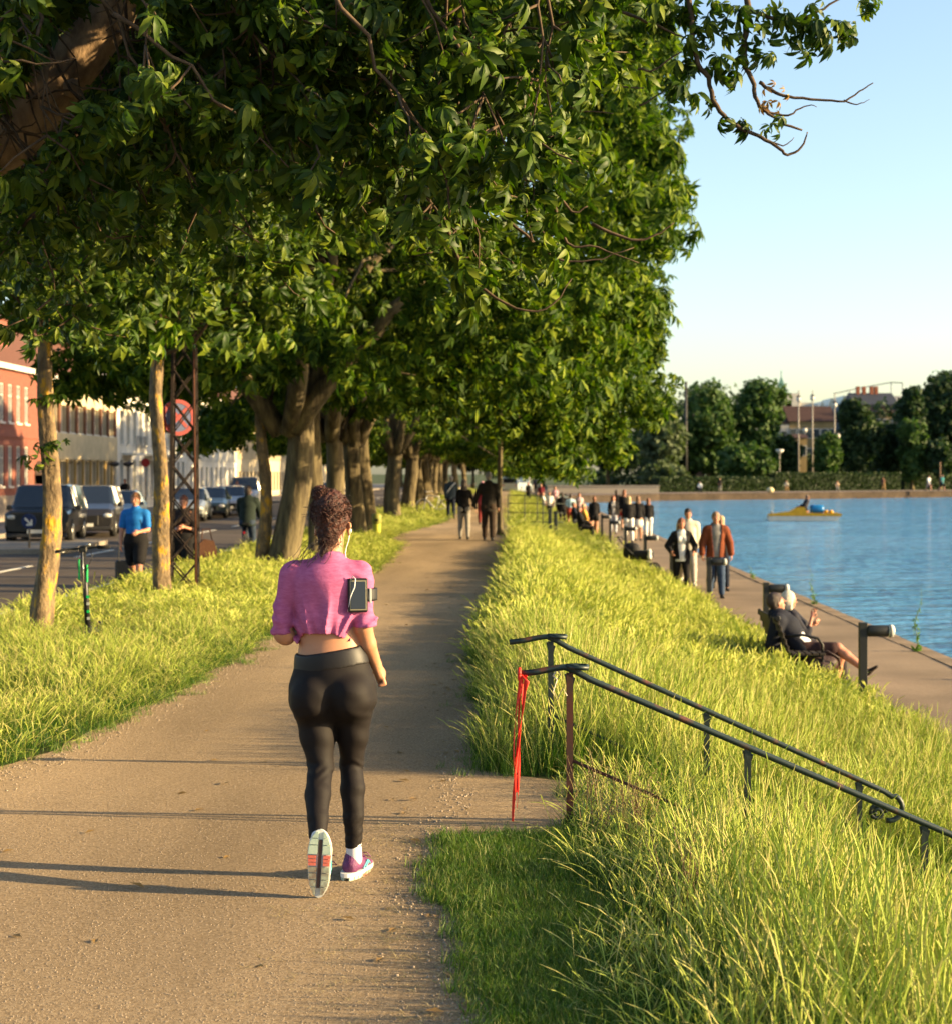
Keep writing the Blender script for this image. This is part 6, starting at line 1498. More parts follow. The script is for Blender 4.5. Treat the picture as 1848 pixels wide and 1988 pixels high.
strand(.010, .775, .03, .016, .2); strand(.022, .775, .18, .018, 1.3); strand(.000, .775, .14, .014, 2.4); strand(.016, .77, .10, .012, 3.6)
MB().tube([(-.0, -.03, .775), (.0, 0, .80), (.0, .03, .775), (.0, 0, .752), (0, -.03, .775)], .010, 6, flat=1.3).tube([(.012, -.03, .77), (.045, -.035, .74), (.03, -.04, .70)], .006, 5).obj('knot', M_RIB, t, True)
t = thing('string', 'pale string knotted round the head of the nearer stair railing', 'string', (.25, YN, .77))
MB().tube([(-.02, -.02, .0), (0, 0, .03), (.02, .02, 0), (0, 0, -.02), (-.02, -.02, 0)], .004, 5).tube([(0, -.02, -.02), (-.02, -.03, -.08), (0, -.03, -.12), (.03, -.03, -.06), (.05, -.03, -.10)], .003, 5).obj('loop', mat('string', (.55, .48, .38), .9), t, True)
# low path lights
def bollard(lab, x, y):
    t = thing('path_light', lab, 'path light', (x, y, LOWZ), 0, 'low path lights along the lakeside path')
    m = mat('light_black', (.018, .020, .020), .5)
    MB().bbox(-.045, .045, -.04, .04, -.25, .96, .004).obj('post', m, t)
    MB().lathe([(.060, .045), (.066, .06), (.066, .27), (.06, .285)], (0, 0, .865), 20, 'x').obj('head', m, t, True)
    MB().lathe([(.064, .286), (.070, .30), (.068, .34), (.05, .352)], (0, 0, .865), 20, 'x').obj('lens', mat('frosted', (.55, .55, .52), .3), t, True)
    MB().lathe([(.074, .30), (.074, .31)], (0, 0, .865), 20, 'x').obj('guard', m, t)
bl_ = [('nearest black path light, right of the crossed legs on the bench', 1675, 172), ('second path light, directly behind the bench couple', 1487, 126), ('third path light, in front of the man in the rust jacket', 1376, 97),
       ('fourth path light, in front of the woman in the open black jacket', 1303, 80), ('fifth path light, just right of the pram', 1252, 71), ('sixth path light, left of the pram', 1214, 61), ('seventh path light, below the woman in the open jacket behind the group', 1184, 54),
       ('eighth path light, left of the pale-topped woman', 1168, 48), ('ninth path light, near the seated yellow shirt', 1143, 42), ('tenth path light, far along by the seated people', 1120, 36)]
for lab, px, s in bl_: bollard(lab, *at(px, s))
# bench with slats
def bench(lab, x, y, rz):
    t = thing('park_bench', lab, 'bench', (x, y, LOWZ), rz)
    m = mat('bench_iron', (.016, .016, .016), .5, metal=.3); wd = mat('bench_wood', (.035, .026, .02), .7)
    for sx in (-.72, .72):
        MB().tube([(sx, .22, 0), (sx, .20, .40), (sx, -.20, .40), (sx, -.36, .86)], .02, 6).tube([(sx, -.20, .40), (sx, -.30, 0)], .02, 6).obj('leg', m, t, True)
        MB().tube([(sx, -.27, .64), (sx, -.05, .66), (sx, .14, .62), (sx, .20, .54), (sx, .20, .40)], .018, 6).obj('armrest', m, t, True)
    for i in range(5): MB().bbox(-.80, .80, -.19 + i*.085, -.12 + i*.085, .415, .445, .004).obj('slat', wd, t)
    for i in range(5):
        q = (i+.7)/5.2; y0 = -.215 - .155*q; z0 = .44 + .42*q; MB().bbox(-.80, .80, y0-.012, y0+.012, z0-.034, z0+.034, .003).obj('back_slat', wd, t)
    MB().lathe([(.03, -.02), (.045, 0), (.03, .02)], (.80, -.37, .87), 10, 'x').obj('knob', m, t)
bench('black slatted park bench under the lounging couple at the foot of the bank', bx + .24, by + .30, -math.pi/2)
bench('far bench by the lower path carrying the yellow-shirted sitter', at(1137, 46)[0] - .0, at(1137, 46)[1] + .1, -math.pi/2)
# rucksack on the bench side
t = thing('rucksack', 'dark brown rucksack lying against the thighs of the man on the bench', 'bag', (bx + .44, by - .30, LOWZ + .30))
link('bag_body', sdf_mesh('bag', [(V(-.10, 0, .02), V(.10, 0, .0), (.10, .12), (.09, .11), (0, 0, 1), .03), (V(0, -.08, -.04), V(.05, -.08, -.04), .09, .08, None, .03)], .012), mat('bag_brown', (.05, .028, .025), .6, scale=14, bump=.4), t)
MB().tube([(-.08, -.1, .10), (.05, -.16, .17), (.20, -.14, .08), (.22, -.10, -.06)], .012, 6).obj('strap', MC['bag_brown'], t, True)
# pram
px_, py_ = at(1237, 74)
t = thing('pram', 'black pram with its hood up parked on the grass side of the lower path', 'pram', (px_, py_, LOWZ), R(-18))
mk = mat('pram_fabric', (.018, .017, .018), .8); ms_ = mat('pram_metal', (.04, .04, .04), .4, metal=.4)
link('carrycot', sdf_mesh('cot', [(V(-.22, 0, .55), V(.28, 0, .52), (.18, .17), (.17, .16), (0, 1, 0), .03)], .02, post=lambda D, X, Y, Z: np.maximum(D, Z - .62)), mk, t)
link('hood', sdf_mesh('hood', [(V(-.12, 0, .62), V(-.20, 0, .64), (.18, .20), (.18, .18), (0, 1, 0), .03)], .02, post=lambda D, X, Y, Z: np.maximum(D, X - .06)), mk, t)
for sx, sy in ((-.25, -.24), (-.25, .24), (.42, -.2), (.42, .2)):
    wl = MB().tube([(sx + .14*math.cos(a), sy, .14 + .14*math.sin(a)) for a in np.linspace(0, 6.283, 17)], .02, 6, cap=False).obj('wheel', mk, t, True)
    MB().lathe([(.12, -.006), (.12, .006)], (sx, sy, .14), 12, 'y').obj('hub', mat('hub_grey', (.4, .4, .38), .5), wl)
MB().tube([(-.25, -.22, .14), (.1, -.2, .4), (.38, -.18, .15)], .014, 5).tube([(-.25, .22, .14), (.1, .2, .4), (.38, .18, .15)], .014, 5).tube([(.1, -.2, .38), (-.3, -.2, .72), (-.48, -.2, .96), (-.48, .2, .96), (-.3, .2, .72), (.1, .2, .38)], .014, 6).obj('frame', ms_, t, True)
MB().tube([(-.48, -.21, .96), (-.48, .21, .96)], .022, 8).obj('handle', mk, t, True)
link('toy', sdf_mesh('toy', [(V(.36, -.16, .58), V(.36, -.16, .62), .05, .05, None, 0), (V(.36, -.16, .45), V(.36, -.16, .50), .06, .05, None, .02)], .012), M_WHITEC, t)
# scooter
sx_, sy_ = at(161, 190)
t = thing('scooter', 'black rental kick scooter with green stripes parked upright in the verge grass', 'scooter', (sx_, sy_, 0), R(6))
mb_ = mat('scooter_black', (.016, .017, .018), .4); gr = mat('scooter_green', (.0, .42, .10), .5)
MB().tube([(.055, 0, .16), (.03, 0, .55), (.0, .02, 1.00)], .029, 10).obj('stem', mb_, t, True)
MB().tube([(.012, -.032, .62), (.0, -.012, .99)], .0075, 6).tube([(.072, -.012, .2), (.03, -.012, .60)], .006, 5).obj('stem_highlight', mat('steel_and_stem_shine', (.40, .38, .34), .3, metal=.7), t, True)  # thin bright tubes laid on the black stem to imitate its shine
MB().bbox(-.045, -.028, -.02, .02, .70, .92, .004).obj('green_panel', gr, t)
MB().bbox(.035, .05, -.02, .02, .68, .86, .004).obj('green_panel', gr, t)
MB().tube([(-.27, -.05, 1.00), (-.12, .0, 1.02), (0, .02, 1.025), (.13, .01, 1.04), (.27, -.03, 1.045)], .011, 8).obj('handlebar', mb_, t, True)
for q in ((-.27, -.05, 1.00), (.27, -.03, 1.045)): s_ = 1 if q[0] > 0 else -1; MB().tube([q, (q[0]-s_*.12, q[1]+.02, q[2]-.006)], .018, 10).obj('grip', mat('grip', (.01, .01, .01), .9), t, True)
MB().tube([(-.15, -.03, 1.0), (-.20, -.07, .99), (-.26, -.09, .985)], .005, 5).obj('brake_lever', MC['steel_and_stem_shine'], t, True)
MB().bbox(-.04, .04, -.01, .05, .985, 1.05, .01).obj('display', mb_, t)
MB().ell((.06, -.02, 1.065), (.025, .025, .018), 10, 6).obj('bell', MC['steel_and_stem_shine'], t, True)
MB().tube([(-.03, -.03, 1.0), (-.05, -.07, .9), (-.035, -.035, .78)], .003, 4).tube([(.08, -.02, 1.02), (.10, -.06, .93), (.04, -.03, .80)], .003, 4).obj('cable', mb_, t, True)
MB().bbox(-.09+.06, .09+.06, .10, .72, .11, .16, .015).obj('deck', mb_, t)
for y in (-.02, .80):
    wl = MB().lathe([(.075, -.02), (.108, -.022), (.108, .022), (.075, .02)], (.06, y, .105), 18, 'x').obj('wheel', mat('tyre', (.015, .015, .015), .85), t, True)
    MB().lathe([(.07, -.018), (.07, .018)], (.06, y, .105), 12, 'x').obj('hub', mb_, wl)
MB().bbox(.03, .09, -.10, .08, .215, .235, .005).obj('front_mudguard', mb_, t)
for i, z in enumerate((.30, .37, .45, .52)):
    MB().box(.025 + .03*(1-z) , .060+.02*(1-z), -.034, -.029, z, z+.028).obj('sticker', gr if i % 2 else mat('sticker', (.4, .42, .38), .5), t)
# bin
bxp, byp = at(732, 70)
t = thing('litter_bin', 'yellow-green litter bin on the grass edge beyond the jogger\'s head', 'litter bin', (bxp, byp, 0))
MB().lathe([(.095, 0), (.10, .02), (.115, .36), (.118, .38)], n=18).obj('bin_lower', mat('bin_yellow', (.50, .52, .06), .5), t, True)
MB().lathe([(.11, .381), (.125, .40), (.135, .60), (.12, .66), (.03, .68)], n=18).obj('bin_top', mat('bin_olive', (.24, .25, .05), .6), t, True)
MB().box(-.05, .05, -.135, -.125, .46, .53).obj('opening', M_BLACK, t)
# slim tree trunk and gate railing on the right edge of the upper path
px2, py2 = at(972, 67)
t = thing('path_side_tree', 'thin brown tree at the right path edge beside the man in the long coat', 'tree', (px2, py2, 0))
trunk_mb((0, 0, 0), 4.2, .085, .055, (-.012, 0), .5, 10, 12, 5, .08).obj('trunk', M_BARK, t, True)
MB().tube([(0, 0, 3.9), (.1, .3, 5.2), (.6, .5, 6.6)], .05, 6).tube([(0, 0, 3.6), (-.4, -.1, 4.8), (-.9, .2, 5.8)], .04, 6).obj('branches', M_BARK, t, True)
g = np.random.default_rng(3); C = env_clumps(g, 40, (-.6, 0), 1.8, 1.6, 4.6, 8.5, .1); P, d = clump_leaves(C, g.uniform(.5, .8, 40), 30, g)
link('crown', inst_mesh('thin_crown', SIMP, P, leaf_frames(P, d, g, .8), g.uniform(.7, 1, len(P))), M_LEAF2, t)
t = thing('gate_railing', 'low dark railing with four bars crossing the grass beyond the bank', 'railing', (at(1018, 54)[0], 57.5, 0))
mr = mat('rail_dark', (.02, .03, .025), .6)
x0, x1 = -.6, 1.35
for z in (.10, .42, .74, 1.02): MB().tube([(x0, 0, z), (x1 - .35*(z > 1), 0, z - .02)], .014, 6).obj('bar', mr, t, True)
for x in (-.6, -.02, .42, .62): MB().tube([(x, 0, -.4), (x, 0, 1.04 if x < .5 else .76)], .018, 6).obj('post', mr, t, True)
for px, s, h_, lab in ((1067, 57, .92, 'left of two short black gate posts at the end of the low railing'), (1078, 59, .96, 'right of two short black gate posts at the end of the low railing')):
    x, y = at(px, s); t = thing('gate_post', lab, 'post', (x, y, float(gz(x, y)))); MB().bbox(-.06, .06, -.06, .06, -.2, h_, .008).obj('shaft', mr, t); MB().bbox(-.075, .075, -.075, .075, h_, h_+.04, .01).obj('cap', mr, t)
# white poles behind the crowd
for i, px in enumerate((1020, 1027, 1034)):
    x, y = at(px, 17.5); t = thing('white_pole', ('leftmost', 'middle', 'rightmost')[i] + ' of three white poles at the far end of the path', 'pole', (x, y, -.3)); MB().tube([(0, 0, 0), (0, 0, 3.0)], .07, 8).obj('shaft', M_WHITE, t, True); MB().lathe([(.11, 0), (.11, .1)], (0, 0, 0), 10).obj('foot', M_WHITE, t)
# weeds on the quay edge
def weed(lab, x, y, h_, n, rs):
    g = np.random.default_rng(rs); t = thing('quay_weed', lab, 'plant', (x, y, LOWZ)); m = MB(); c = [Vector((.03*math.sin(i*1.3), 0, h_*i/8)) + Vector((.10*(i/8)**2*(1 if rs % 2 else -1)*1.0, 0, 0)) for i in range(9)]; m.tube(c, [.007*(1-.08*i) for i in range(9)], 5)
    m.obj('stem', mat('weed_stem', (.16, .2, .05), .8), t, True)
    P, d, s_ = [], [], []
    for i in range(n):
        q = g.uniform(0, 1)**1.8; p = c[min(8, int(q*8))]; a = g.uniform(0, 6.28); dd = np.array([math.cos(a), math.sin(a), .3]); P.append(np.array(p) + dd*.02); d.append(dd); s_.append((1.15 - q)*.75)
    link('foliage', inst_mesh('weedleaf', simple_leafset(2, .20, .07, .5), np.array(P), leaf_frames(np.array(P), np.array(d), g, .1), np.array(s_)), leaf_mat('weed_leaf', (.08, .16, .02), (.12, .2, .03), (.2, .26, .05)), t)
x, y = 6.15, F/131; weed('tall leafy weed growing from the quay edge above the nearest path light', x - .1, y, .95, 46, 1)
weed('shorter weed on the quay edge behind the second path light', 6.12, F/97, .80, 30, 2)
weed('small weed tuft on the quay edge at the right', 6.05, F/152, .25, 30, 3)
weed('tiny weed on the quay edge behind the man in the rust jacket', 6.1, F/78, .35, 20, 4)
# pedal boat
x, y = at(1560, 31.5)
t = thing('pedal_boat', 'yellow and white pedal boat with a blue drum on its stern, out on the lake', 'boat', (x, y, WATERZ), R(-6))
MB().prism([(-2.15, .02), (-2.25, .18), (-2.2, .30), (2.05, .30), (2.25, .36), (1.95, .02)], -.75, -.35).prism([(-2.15, .02), (-2.25, .18), (-2.2, .30), (2.05, .30), (2.25, .36), (1.95, .02)], .35, .75).obj('float', mat('boat_white', (.68, .62, .55), .4), t)
my = mat('boat_yellow', (.72, .36, .015), .35)
MB().prism([(-2.2, .30), (-2.15, .42), (-1.5, .50), (-.9, .58), (-.45, .85), (.0, .85), (.15, .50), (1.3, .46), (1.9, .52), (2.25, .44), (2.25, .33), (2.1, .30)], -.76, .76).obj('deck', my, t)
MB().lathe([(.10, .35), (.24, .38), (.27, .55), (.27, 1.05), (.22, 1.18), (.08, 1.2)], (0, -.2, .72), 18, 'x').obj('blue_drum', mat('drum_blue', (.01, .16, .42), .35), t, True)
for xx in (1.32, 1.62): MB().ell((xx, -.4, .56), (.15, .15, .12), 12, 8).obj('fender', my, t, True)
MB().ell((-2.0, -.4, .52), (.09, .09, .1), 10, 6).obj('bow_knob', mat('boat_white', (.68, .62, .55), .4), t, True)
MB().bbox(-.3, .3, -.6, .6, .55, .62, .02).obj('seat', my, t)
BS = dict(legs=((96, 62, 6), (90, 55, 6)), arms=((35, 10, 40, .2), (30, 10, 40, .2)), pelvis=.78, lean=-20, vox=.022)
fin(person('person with a red face in dark clothes seated in the pedal boat, left one', (x - .05, y - .32, WATERZ), math.pi/2, 1.75, 'm', SKD, ('short', H_BRN), top=(M_NAVY, 1.9, .03, .03), bottom=(M_BLACK, 'long', .02), **BS))
fin(person('red-haired person with a pale scarf seated in the pedal boat, right one', (x + .12, y + .30, WATERZ), math.pi/2 + .4, 1.72, 'f', SKD, ('long', H_RED), top=(cloth('dark_grey', (.06, .05, .055)), 1.9, .03, .03), bottom=(M_BLACK, 'long', .02), **BS))
# ------------------------------------------------------------------ far bank
def fb(px, s, z=-.40): return ((px - 985)/s, F/s, z)
BR = [(.25, 5), (.6, 6)]
def park_tree(lab, px0, px1, ytop, ybot, s, m, rs, n=70, per=46, lsize=1.9, shape='round', name='park_tree'):
    x, y, z = fb((px0+px1)/2, s); w_ = (px1-px0)/s/2*1.18; zt = CAMZ + (918-ytop)/s - z; zb = max(.6, CAMZ + (918-ybot)/s - z)
    g = np.random.default_rng(rs); t = thing(name, lab, 'tree', (x, y, z), 0, 'trees in the park across the water')
    trunk_mb((0, 0, 0), max(zb + (zt-zb)*.4, 1), .035*zt*.6 + .05, .10, (0, 0), .4, 8, 6, rs, .05).obj('trunk', M_BARK, t, True)
    lo = None
    C = env_clumps(g, n, (0, 0), w_*.88, w_*.8, zb, zt - .2, .30 if shape != 'tall' else .2, power=2.0 if shape == 'round' else 2.6)
    # uneven outline: pull clumps in by direction
    a = np.arctan2(C[:, 2] - (zt+zb)/2, C[:, 0]); f_ = 1 - .26*(.5 + .5*np.sin(a*3 + rs)) - .16*(.5 + .5*np.sin(a*7 + rs*2)) + g.normal(0, .07, n); C[:, 0] *= f_; C[:, 2] = (zt+zb)/2 + (C[:, 2] - (zt+zb)/2)*(f_*.5 + .5)
    rad = g.uniform(.07, .21, n)*min(2*w_, zt-zb)
    P, d = clump_leaves(C, rad, per, g, .8)
    k = P[:, 2] > .1; P, d = P[k], d[k]
    mm = MB()
    for i in range(0, n, max(1, n//9)): mm.tube([(0, 0, zb + (zt-zb)*.25), tuple(C[i]*.55 + np.array([0, 0, zb*.4])), tuple(C[i])], [.10, .06, .03], 5)
    mm.obj('branches', M_BARK, t)
    link('crown', inst_mesh('park_crown', simple_leafset(4, .27, .17, .5), P, leaf_frames(P, d, g, .4), g.uniform(.8, 1.3, len(P))*lsize), m, t)
PT = [
 ('dense dark tree beside the tall thin mast', 1318, 1432, 738, 925, 14.6, M_LEAF_PARK, 1, 110),
 ('tallest bright green tree with a ragged top, left of the flag poles', 1420, 1528, 728, 925, 14.4, M_LEAF_PARK, 2, 120),
 ('low rounded bright bush-like tree just behind the hedge, left of the lamp post', 1384, 1502, 858, 945, 15.8, M_LEAF_PARK, 3, 80),
 ('greyish loose tree at the left end of the park, beside the chestnut foliage', 1240, 1330, 790, 925, 15.0, M_LEAF_GREY, 4, 90),
 ('dark tree standing right of the three tall lamp masts', 1628, 1706, 770, 922, 14.6, M_LEAF_DARK, 5, 100),
 ('very tall dark tree filling the right edge of the park', 1775, 1905, 712, 925, 14.0, M_LEAF_DARK, 6, 130),
 ('dark shoulder tree left of the tallest dark one', 1738, 1800, 742, 915, 14.3, M_LEAF_DARK, 7, 80),
 ('slim yellowish green tree in front of the dark right-hand trees', 1742, 1796, 800, 940, 14.8, M_LEAF_PARK, 8, 60),
 ('dark background tree between the house and the right-hand trees', 1688, 1752, 815, 925, 13.8, M_LEAF_DARK, 9, 80),
 ('low dark tree between the ragged tree and the yellow house', 1500, 1556, 830, 925, 14.4, M_LEAF_DARK, 10, 60),
 ('small green tree in front of the yellow house between the masts', 1585, 1634, 838, 922, 15.2, M_LEAF_PARK, 11, 55),
 ('low grey-green shrub tree at the left end behind the hedge', 1236, 1334, 895, 945, 16.4, M_LEAF_GREY, 12, 60),
 ('dark low tree joining the mast tree and the grey tree', 1290, 1360, 820, 930, 14.2, M_LEAF_DARK, 13, 70),
 ('dark tree low behind the hedge near the right end', 1790, 1860, 850, 925, 14.9, M_LEAF_DARK, 14, 60)]
for lab, a, b, c, d_, s, m, rs, n in PT: park_tree(lab, a, b, c, d_, s, m, rs, n, shape='tall' if rs == 8 else 'round')
# a far-off wood that reads as one mass behind everything
g = np.random.default_rng(21); C = []
for i in range(950):
    px = g.uniform(1150, 2300); s = g.uniform(11.5, 13.2); x, y, z = fb(px, s); top = CAMZ + (918 - ((862 if 1505 < px < 1640 else (808 if 1640 <= px < 1760 else (768 if px < 1505 else 752))) + 20*math.sin(px*.021) + 14*math.sin(px*.05)))/s
    C.append((x, y, g.uniform(-.4, top)))
C = np.array(C); P, d = clump_leaves(C, g.uniform(1.1, 2.2, len(C)), 30, g, .9)
tag(link('distant_wood', inst_mesh('distant_wood', simple_leafset(3, .3, .25, .4), P, leaf_frames(P, d, g, .3), g.uniform(1.6, 2.6, len(P))), M_LEAF_DARK), kind='stuff')
# trees beyond the end of the path, closing the avenue
for lab, a, b, c, d_, s, rs in [('dark broad tree closing the view at the far end of the path', 850, 985, 800, 915, 13, 31), ('dark tree at the end of the lower path behind the far crowd', 985, 1120, 800, 905, 13, 32), ('dark tree where the street meets the far bank, right of the crowd', 1110, 1250, 800, 915, 13.5, 33),
        ('tree over the far end of the street behind the row of trunks', 700, 860, 780, 905, 13, 34), ('street-end tree behind the forked slim tree', 470, 700, 770, 900, 14, 35)]:
    park_tree(lab, a, b, c, d_, s, M_LEAF_DARK, rs, 100, 40)
# hedges
def hedge(lab, p0, p1, h_, w_, rs):
    g = np.random.default_rng(rs); t = thing('hedge', lab, 'hedge', (p0[0], p0[1], -.40)); dx, dy = p1[0]-p0[0], p1[1]-p0[1]; L = math.hypot(dx, dy); ux, uy = dx/L, dy/L
    m = MB(); m.box(0, L, 0, w_, 0, h_-.12); me = m.mesh('hedge_core'); me.transform(Matrix.Rotation(math.atan2(dy, dx), 4, 'Z')); link('core', me, mat('hedge_core', (.012, .022, .008), .95), t)
    n = int(L*170); a = g.uniform(0, L, n); side = g.uniform(0, 1, n) < .62
    q = np.where(side, g.normal(0, .05, n), g.uniform(0, w_, n)); z = np.where(side, g.uniform(0, h_, n), h_ - .1 + g.normal(0, .05, n))
    P = np.stack([a*ux - q*uy, a*uy + q*ux, z], 1); d = np.where(side[:, None], np.array([[uy, -ux, .2]]), np.array([[0, 0, 1.0]])) + g.normal(0, .3, (n, 3))
    link('leaves', inst_mesh('hedge_leaf', simple_leafset(3, .22, .16, .4), P, leaf_frames(P, d, g, .1), g.uniform(.8, 1.3, n)), leaf_mat('hedge_leaf', (.009, .022, .006), (.018, .036, .008), (.05, .08, .014), .15), t)
hedge('long clipped dark hedge on the far promenade, left of the lamp post', fb(1278, 17.2), fb(1500, 16.2), 1.65, 1.4, 1)
hedge('long clipped hedge with a sunlit top edge, right of the lamp post', fb(1504, 16.1), fb(1748, 15.2), 2.15, 1.6, 2)
hedge('dark hedge set back behind the strollers at the right edge', fb(1756, 14.6), fb(1990, 13.8), 2.1, 1.6, 3)
# lamp masts and poles
M_LP = mat('lamp_mast', (.34, .30, .25), .5)
def mast(lab, px, s, ytop, globes, r=.09):
    x, y, z = fb(px, s); h_ = CAMZ + (918-ytop)/s - z; t = thing('lamp_mast', lab, 'lamp mast', (x, y, z)); MB().tube([(0, 0, 0), (0, 0, h_*.5), (0, 0, h_)], [r*1.3, r, r*.8], 8).obj('pole', M_LP, t, True)
    for zz, dx in globes: MB().ell((dx, 0, h_ - zz), (.32, .32, .34), 12, 8).obj('globe', mat('globe', (.6, .58, .54), .4), t, True); MB().lathe([(.36, h_-zz+.3), (.1, h_-zz+.5)], (dx, 0, 0), 10).obj('cap', M_SBACK, t)
mast('left of three tall lamp masts, before the yellow house', 1550, 15.0, 757, [(1.2, 0), (5.2, .8)]); mast('middle of three tall lamp masts, before the yellow house', 1577, 15.0, 758, [(1.0, 0)]); mast('right of three tall lamp masts, before the dark tree', 1620, 15.0, 762, [(1.6, 0), (5.6, .4)])
x, y, z = fb(1513, 15.9); t = thing('street_lamp', 'single lamp post with a wide pale head on the far promenade', 'lamp', (x, y, z)); MB().tube([(0, 0, 0), (0, 0, 4.6)], .06, 8).obj('pole', M_LP, t, True); MB().lathe([(.05, 4.5), (.55, 4.95), (.5, 5.05), (.1, 5.1)], n=14).obj('lamp_head', mat('globe', (.6, .58, .54), .4), t, True)
x, y, z = fb(1331, 14.9); t = thing('thin_mast', 'tall dark mast rising out of the trees at the left of the park', 'mast', (x, y, z)); MB().tube([(0, 0, 0), (0, 0, 13.9)], [.24, .17], 8).obj('pole', M_SBACK, t, True); MB().tube([(0, 0, 13.8), (0, 0, 14.1)], .20, 8).obj('cap', M_SBACK, t)
x, y, z = fb(1825, 15.4); t = thing('promenade_post', 'plain wooden post behind the stroller in green at the right', 'post', (x, y, z)); MB().tube([(0, 0, 0), (0, 0, 3.6)], .09, 8).obj('shaft', mat('post_wood', (.2, .12, .07), .8), t, True); MB().lathe([(.14, 0), (.14, .15)], (0, 0, 0), 8).obj('foot', M_SBACK, t)
# buildings beyond
M_YEL = mat('yellow_wall', (.38, .27, .12), .9, scale=.6); M_MAR = mat('maroon_roof', (.06, .028, .022), .85, scale=.5); M_SLATE = mat('slate', (.04, .045, .06), .7); M_COPPER = mat('copper_green', (.12, .26, .21), .6)
def house(lab, px0, px1, yeave, ytop, s, wall, roof, depth=10, win=5, rows=2, name='park_house'):
    x0, y, z = fb(px0, s); x1 = fb(px1, s)[0]; ze = CAMZ + (918-yeave)/s; zr = CAMZ + (918-ytop)/s
    t = thing(name, lab, 'building', ((x0+x1)/2, y, -.45)); MB().box(x0, x1, y, y+depth, -.45, ze).obj('wall', wall, t, local=False)
    if roof: MB().prism([(y-.3, ze), (y+depth/2, zr), (y+depth+.3, ze)], x0-.2, x1+.2, 'x').obj('roof', roof, t, local=False)
    wm = MB().box(-.55, .55, -.06, .02, 0, 1.5).mesh('window'); wm.materials.append(M_WFRAME); pm = MB().box(-.45, .45, -.08, -.061, .1, 1.4).mesh('pane'); pm.materials.append(M_GLASS)
    for r_ in range(rows):
        for i in range(win):
            o = bpy.data.objects.new('window', wm); COL.objects.link(o); o.parent = t; o.matrix_parent_inverse = Matrix.Translation(-Vector(t.location)); o.location = (x0 + (x1-x0)*(i+.5)/win, y, ze - 2.6 - r_*3.0)
            q = bpy.data.objects.new('pane', pm); COL.objects.link(q); q.parent = o
    return t, x0, x1, y, ze, zr
t, x0, x1, y, ze, zr = house('ochre house with a wide dark red roof behind the lamp masts', 1532, 1622, 818, 786, 12.6, M_YEL, M_MAR, win=6)
house('white gabled wing at the left end of the ochre house', 1512, 1531.5, 822, 795, 12.6, mat('gable_white', (.55, .52, .47), .9), M_MAR, win=1, rows=1)
t, *_ = house('ochre porch and low wing in front of the ochre house', 1536, 1566, 850, 842, 13.4, M_YEL, M_MAR, 4, 2, 1)
t, x0, x1, y, ze, zr = house('dark slate roofed block with four orange chimneys', 1660, 1742, 785, 760, 11.6, mat('block_wall', (.16, .10, .08), .9), M_SLATE, win=6, rows=1)
for i, px in enumerate((1677, 1689, 1704, 1713)):
    xx = fb(px, 11.6)[0]; MB().box(xx-.27, xx+.27, y+4.4, y+5.4, zr-.8, zr+1.1).obj('chimney', mat('chimney_orange', (.36, .12, .06), .8), t, local=False)
house('dark red roofed row with white dormers under the slate block', 1680, 1745, 800, 783, 12.0, M_YEL, M_MAR, win=4, rows=1)
t, x0, x1, y, ze, zr = house('blue-grey glazed roof pavilions above the ochre house', 1588, 1662, 793, 778, 11.2, mat('bluegrey_wall', (.25, .30, .34), .6), None, win=9, rows=1)
for a, b, c in ((1590, 1603, 779), (1607, 1628, 773), (1632, 1662, 768)):
    xa, xb = fb(a, 11.2)[0], fb(b, 11.2)[0]; zz = CAMZ + (918-c)/11.2; MB().prism([(xa, ze), (xa+.5, zz), (xb-.5, zz), (xb, ze)], y+.2, y+8).obj('roof_pavilion', mat('pavilion', (.20, .27, .32), .3, spec=.6), t, local=False)
# thin curved roof ribbon on posts
t = thing('arched_roof', 'thin pale curved roof line of a modern building above the orange chimneys', 'building', (fb(1690, 10.6)[0], F/10.6, -.45))
m = MB(); pts_ = [(fb(px, 10.6)[0], F/10.6, CAMZ + (918-y_)/10.6) for px, y_ in ((1618, 764), (1650, 757), (1690, 749), (1730, 742), (1752, 743))]
m.tube(pts_, .22, 5, flat=.4); m.obj('roof_edge', mat('pale_metal', (.5, .5, .5), .5), t, local=False)
for p in pts_[1:]: MB().tube([(p[0], p[1], -.4), p], .12, 5).obj('column', mat('pale_metal', (.5, .5, .5), .5), t, local=False)
MB().box(pts_[0][0]+2, pts_[-1][0], F/10.6+1, F/10.6+14, -.45, CAMZ + (918-768)/10.6).obj('hall', mat('hall', (.42, .42, .42), .7), t, local=False)
# church spire
x, y, z = fb(1519, 11.0); t = thing('church_spire', 'slim green copper church spire above the ragged tree', 'church', (x, y, -.45))
MB().box(-1.6, 1.6, 0, 3.2, 0, 14.6).obj('tower', mat('church_stone', (.5, .45, .36), .9), t); hz = CAMZ + .45 + (918-728)/11.0
MB().add([(-1.5, .1, 14.6), (1.5, .1, 14.6), (1.5, 3.1, 14.6), (-1.5, 3.1, 14.6), (0, 1.6, hz)], [(0,1,4), (1,2,4), (2,3,4), (3,0,4)]).obj('spire', M_COPPER, t)
MB().tube([(0, 1.6, hz-.4), (0, 1.6, hz+.9)], .07, 5).obj('finial', M_COPPER, t)
x, y, z = fb(1537, 11.0); t = thing('white_tower_block', 'blank white building end beside the church spire', 'building', (x, y, -.45)); MB().box(-1.3, 1.4, 0, 8, 0, CAMZ + .45 + (918-763)/11.0).obj('wall', mat('white_block', (.72, .66, .55), .9), t); MB().box(1.41, 3.9, .3, 8, 0, CAMZ+.45 + (918-781)/11.0).obj('annex', mat('white_block', (.72, .66, .55), .9), t)
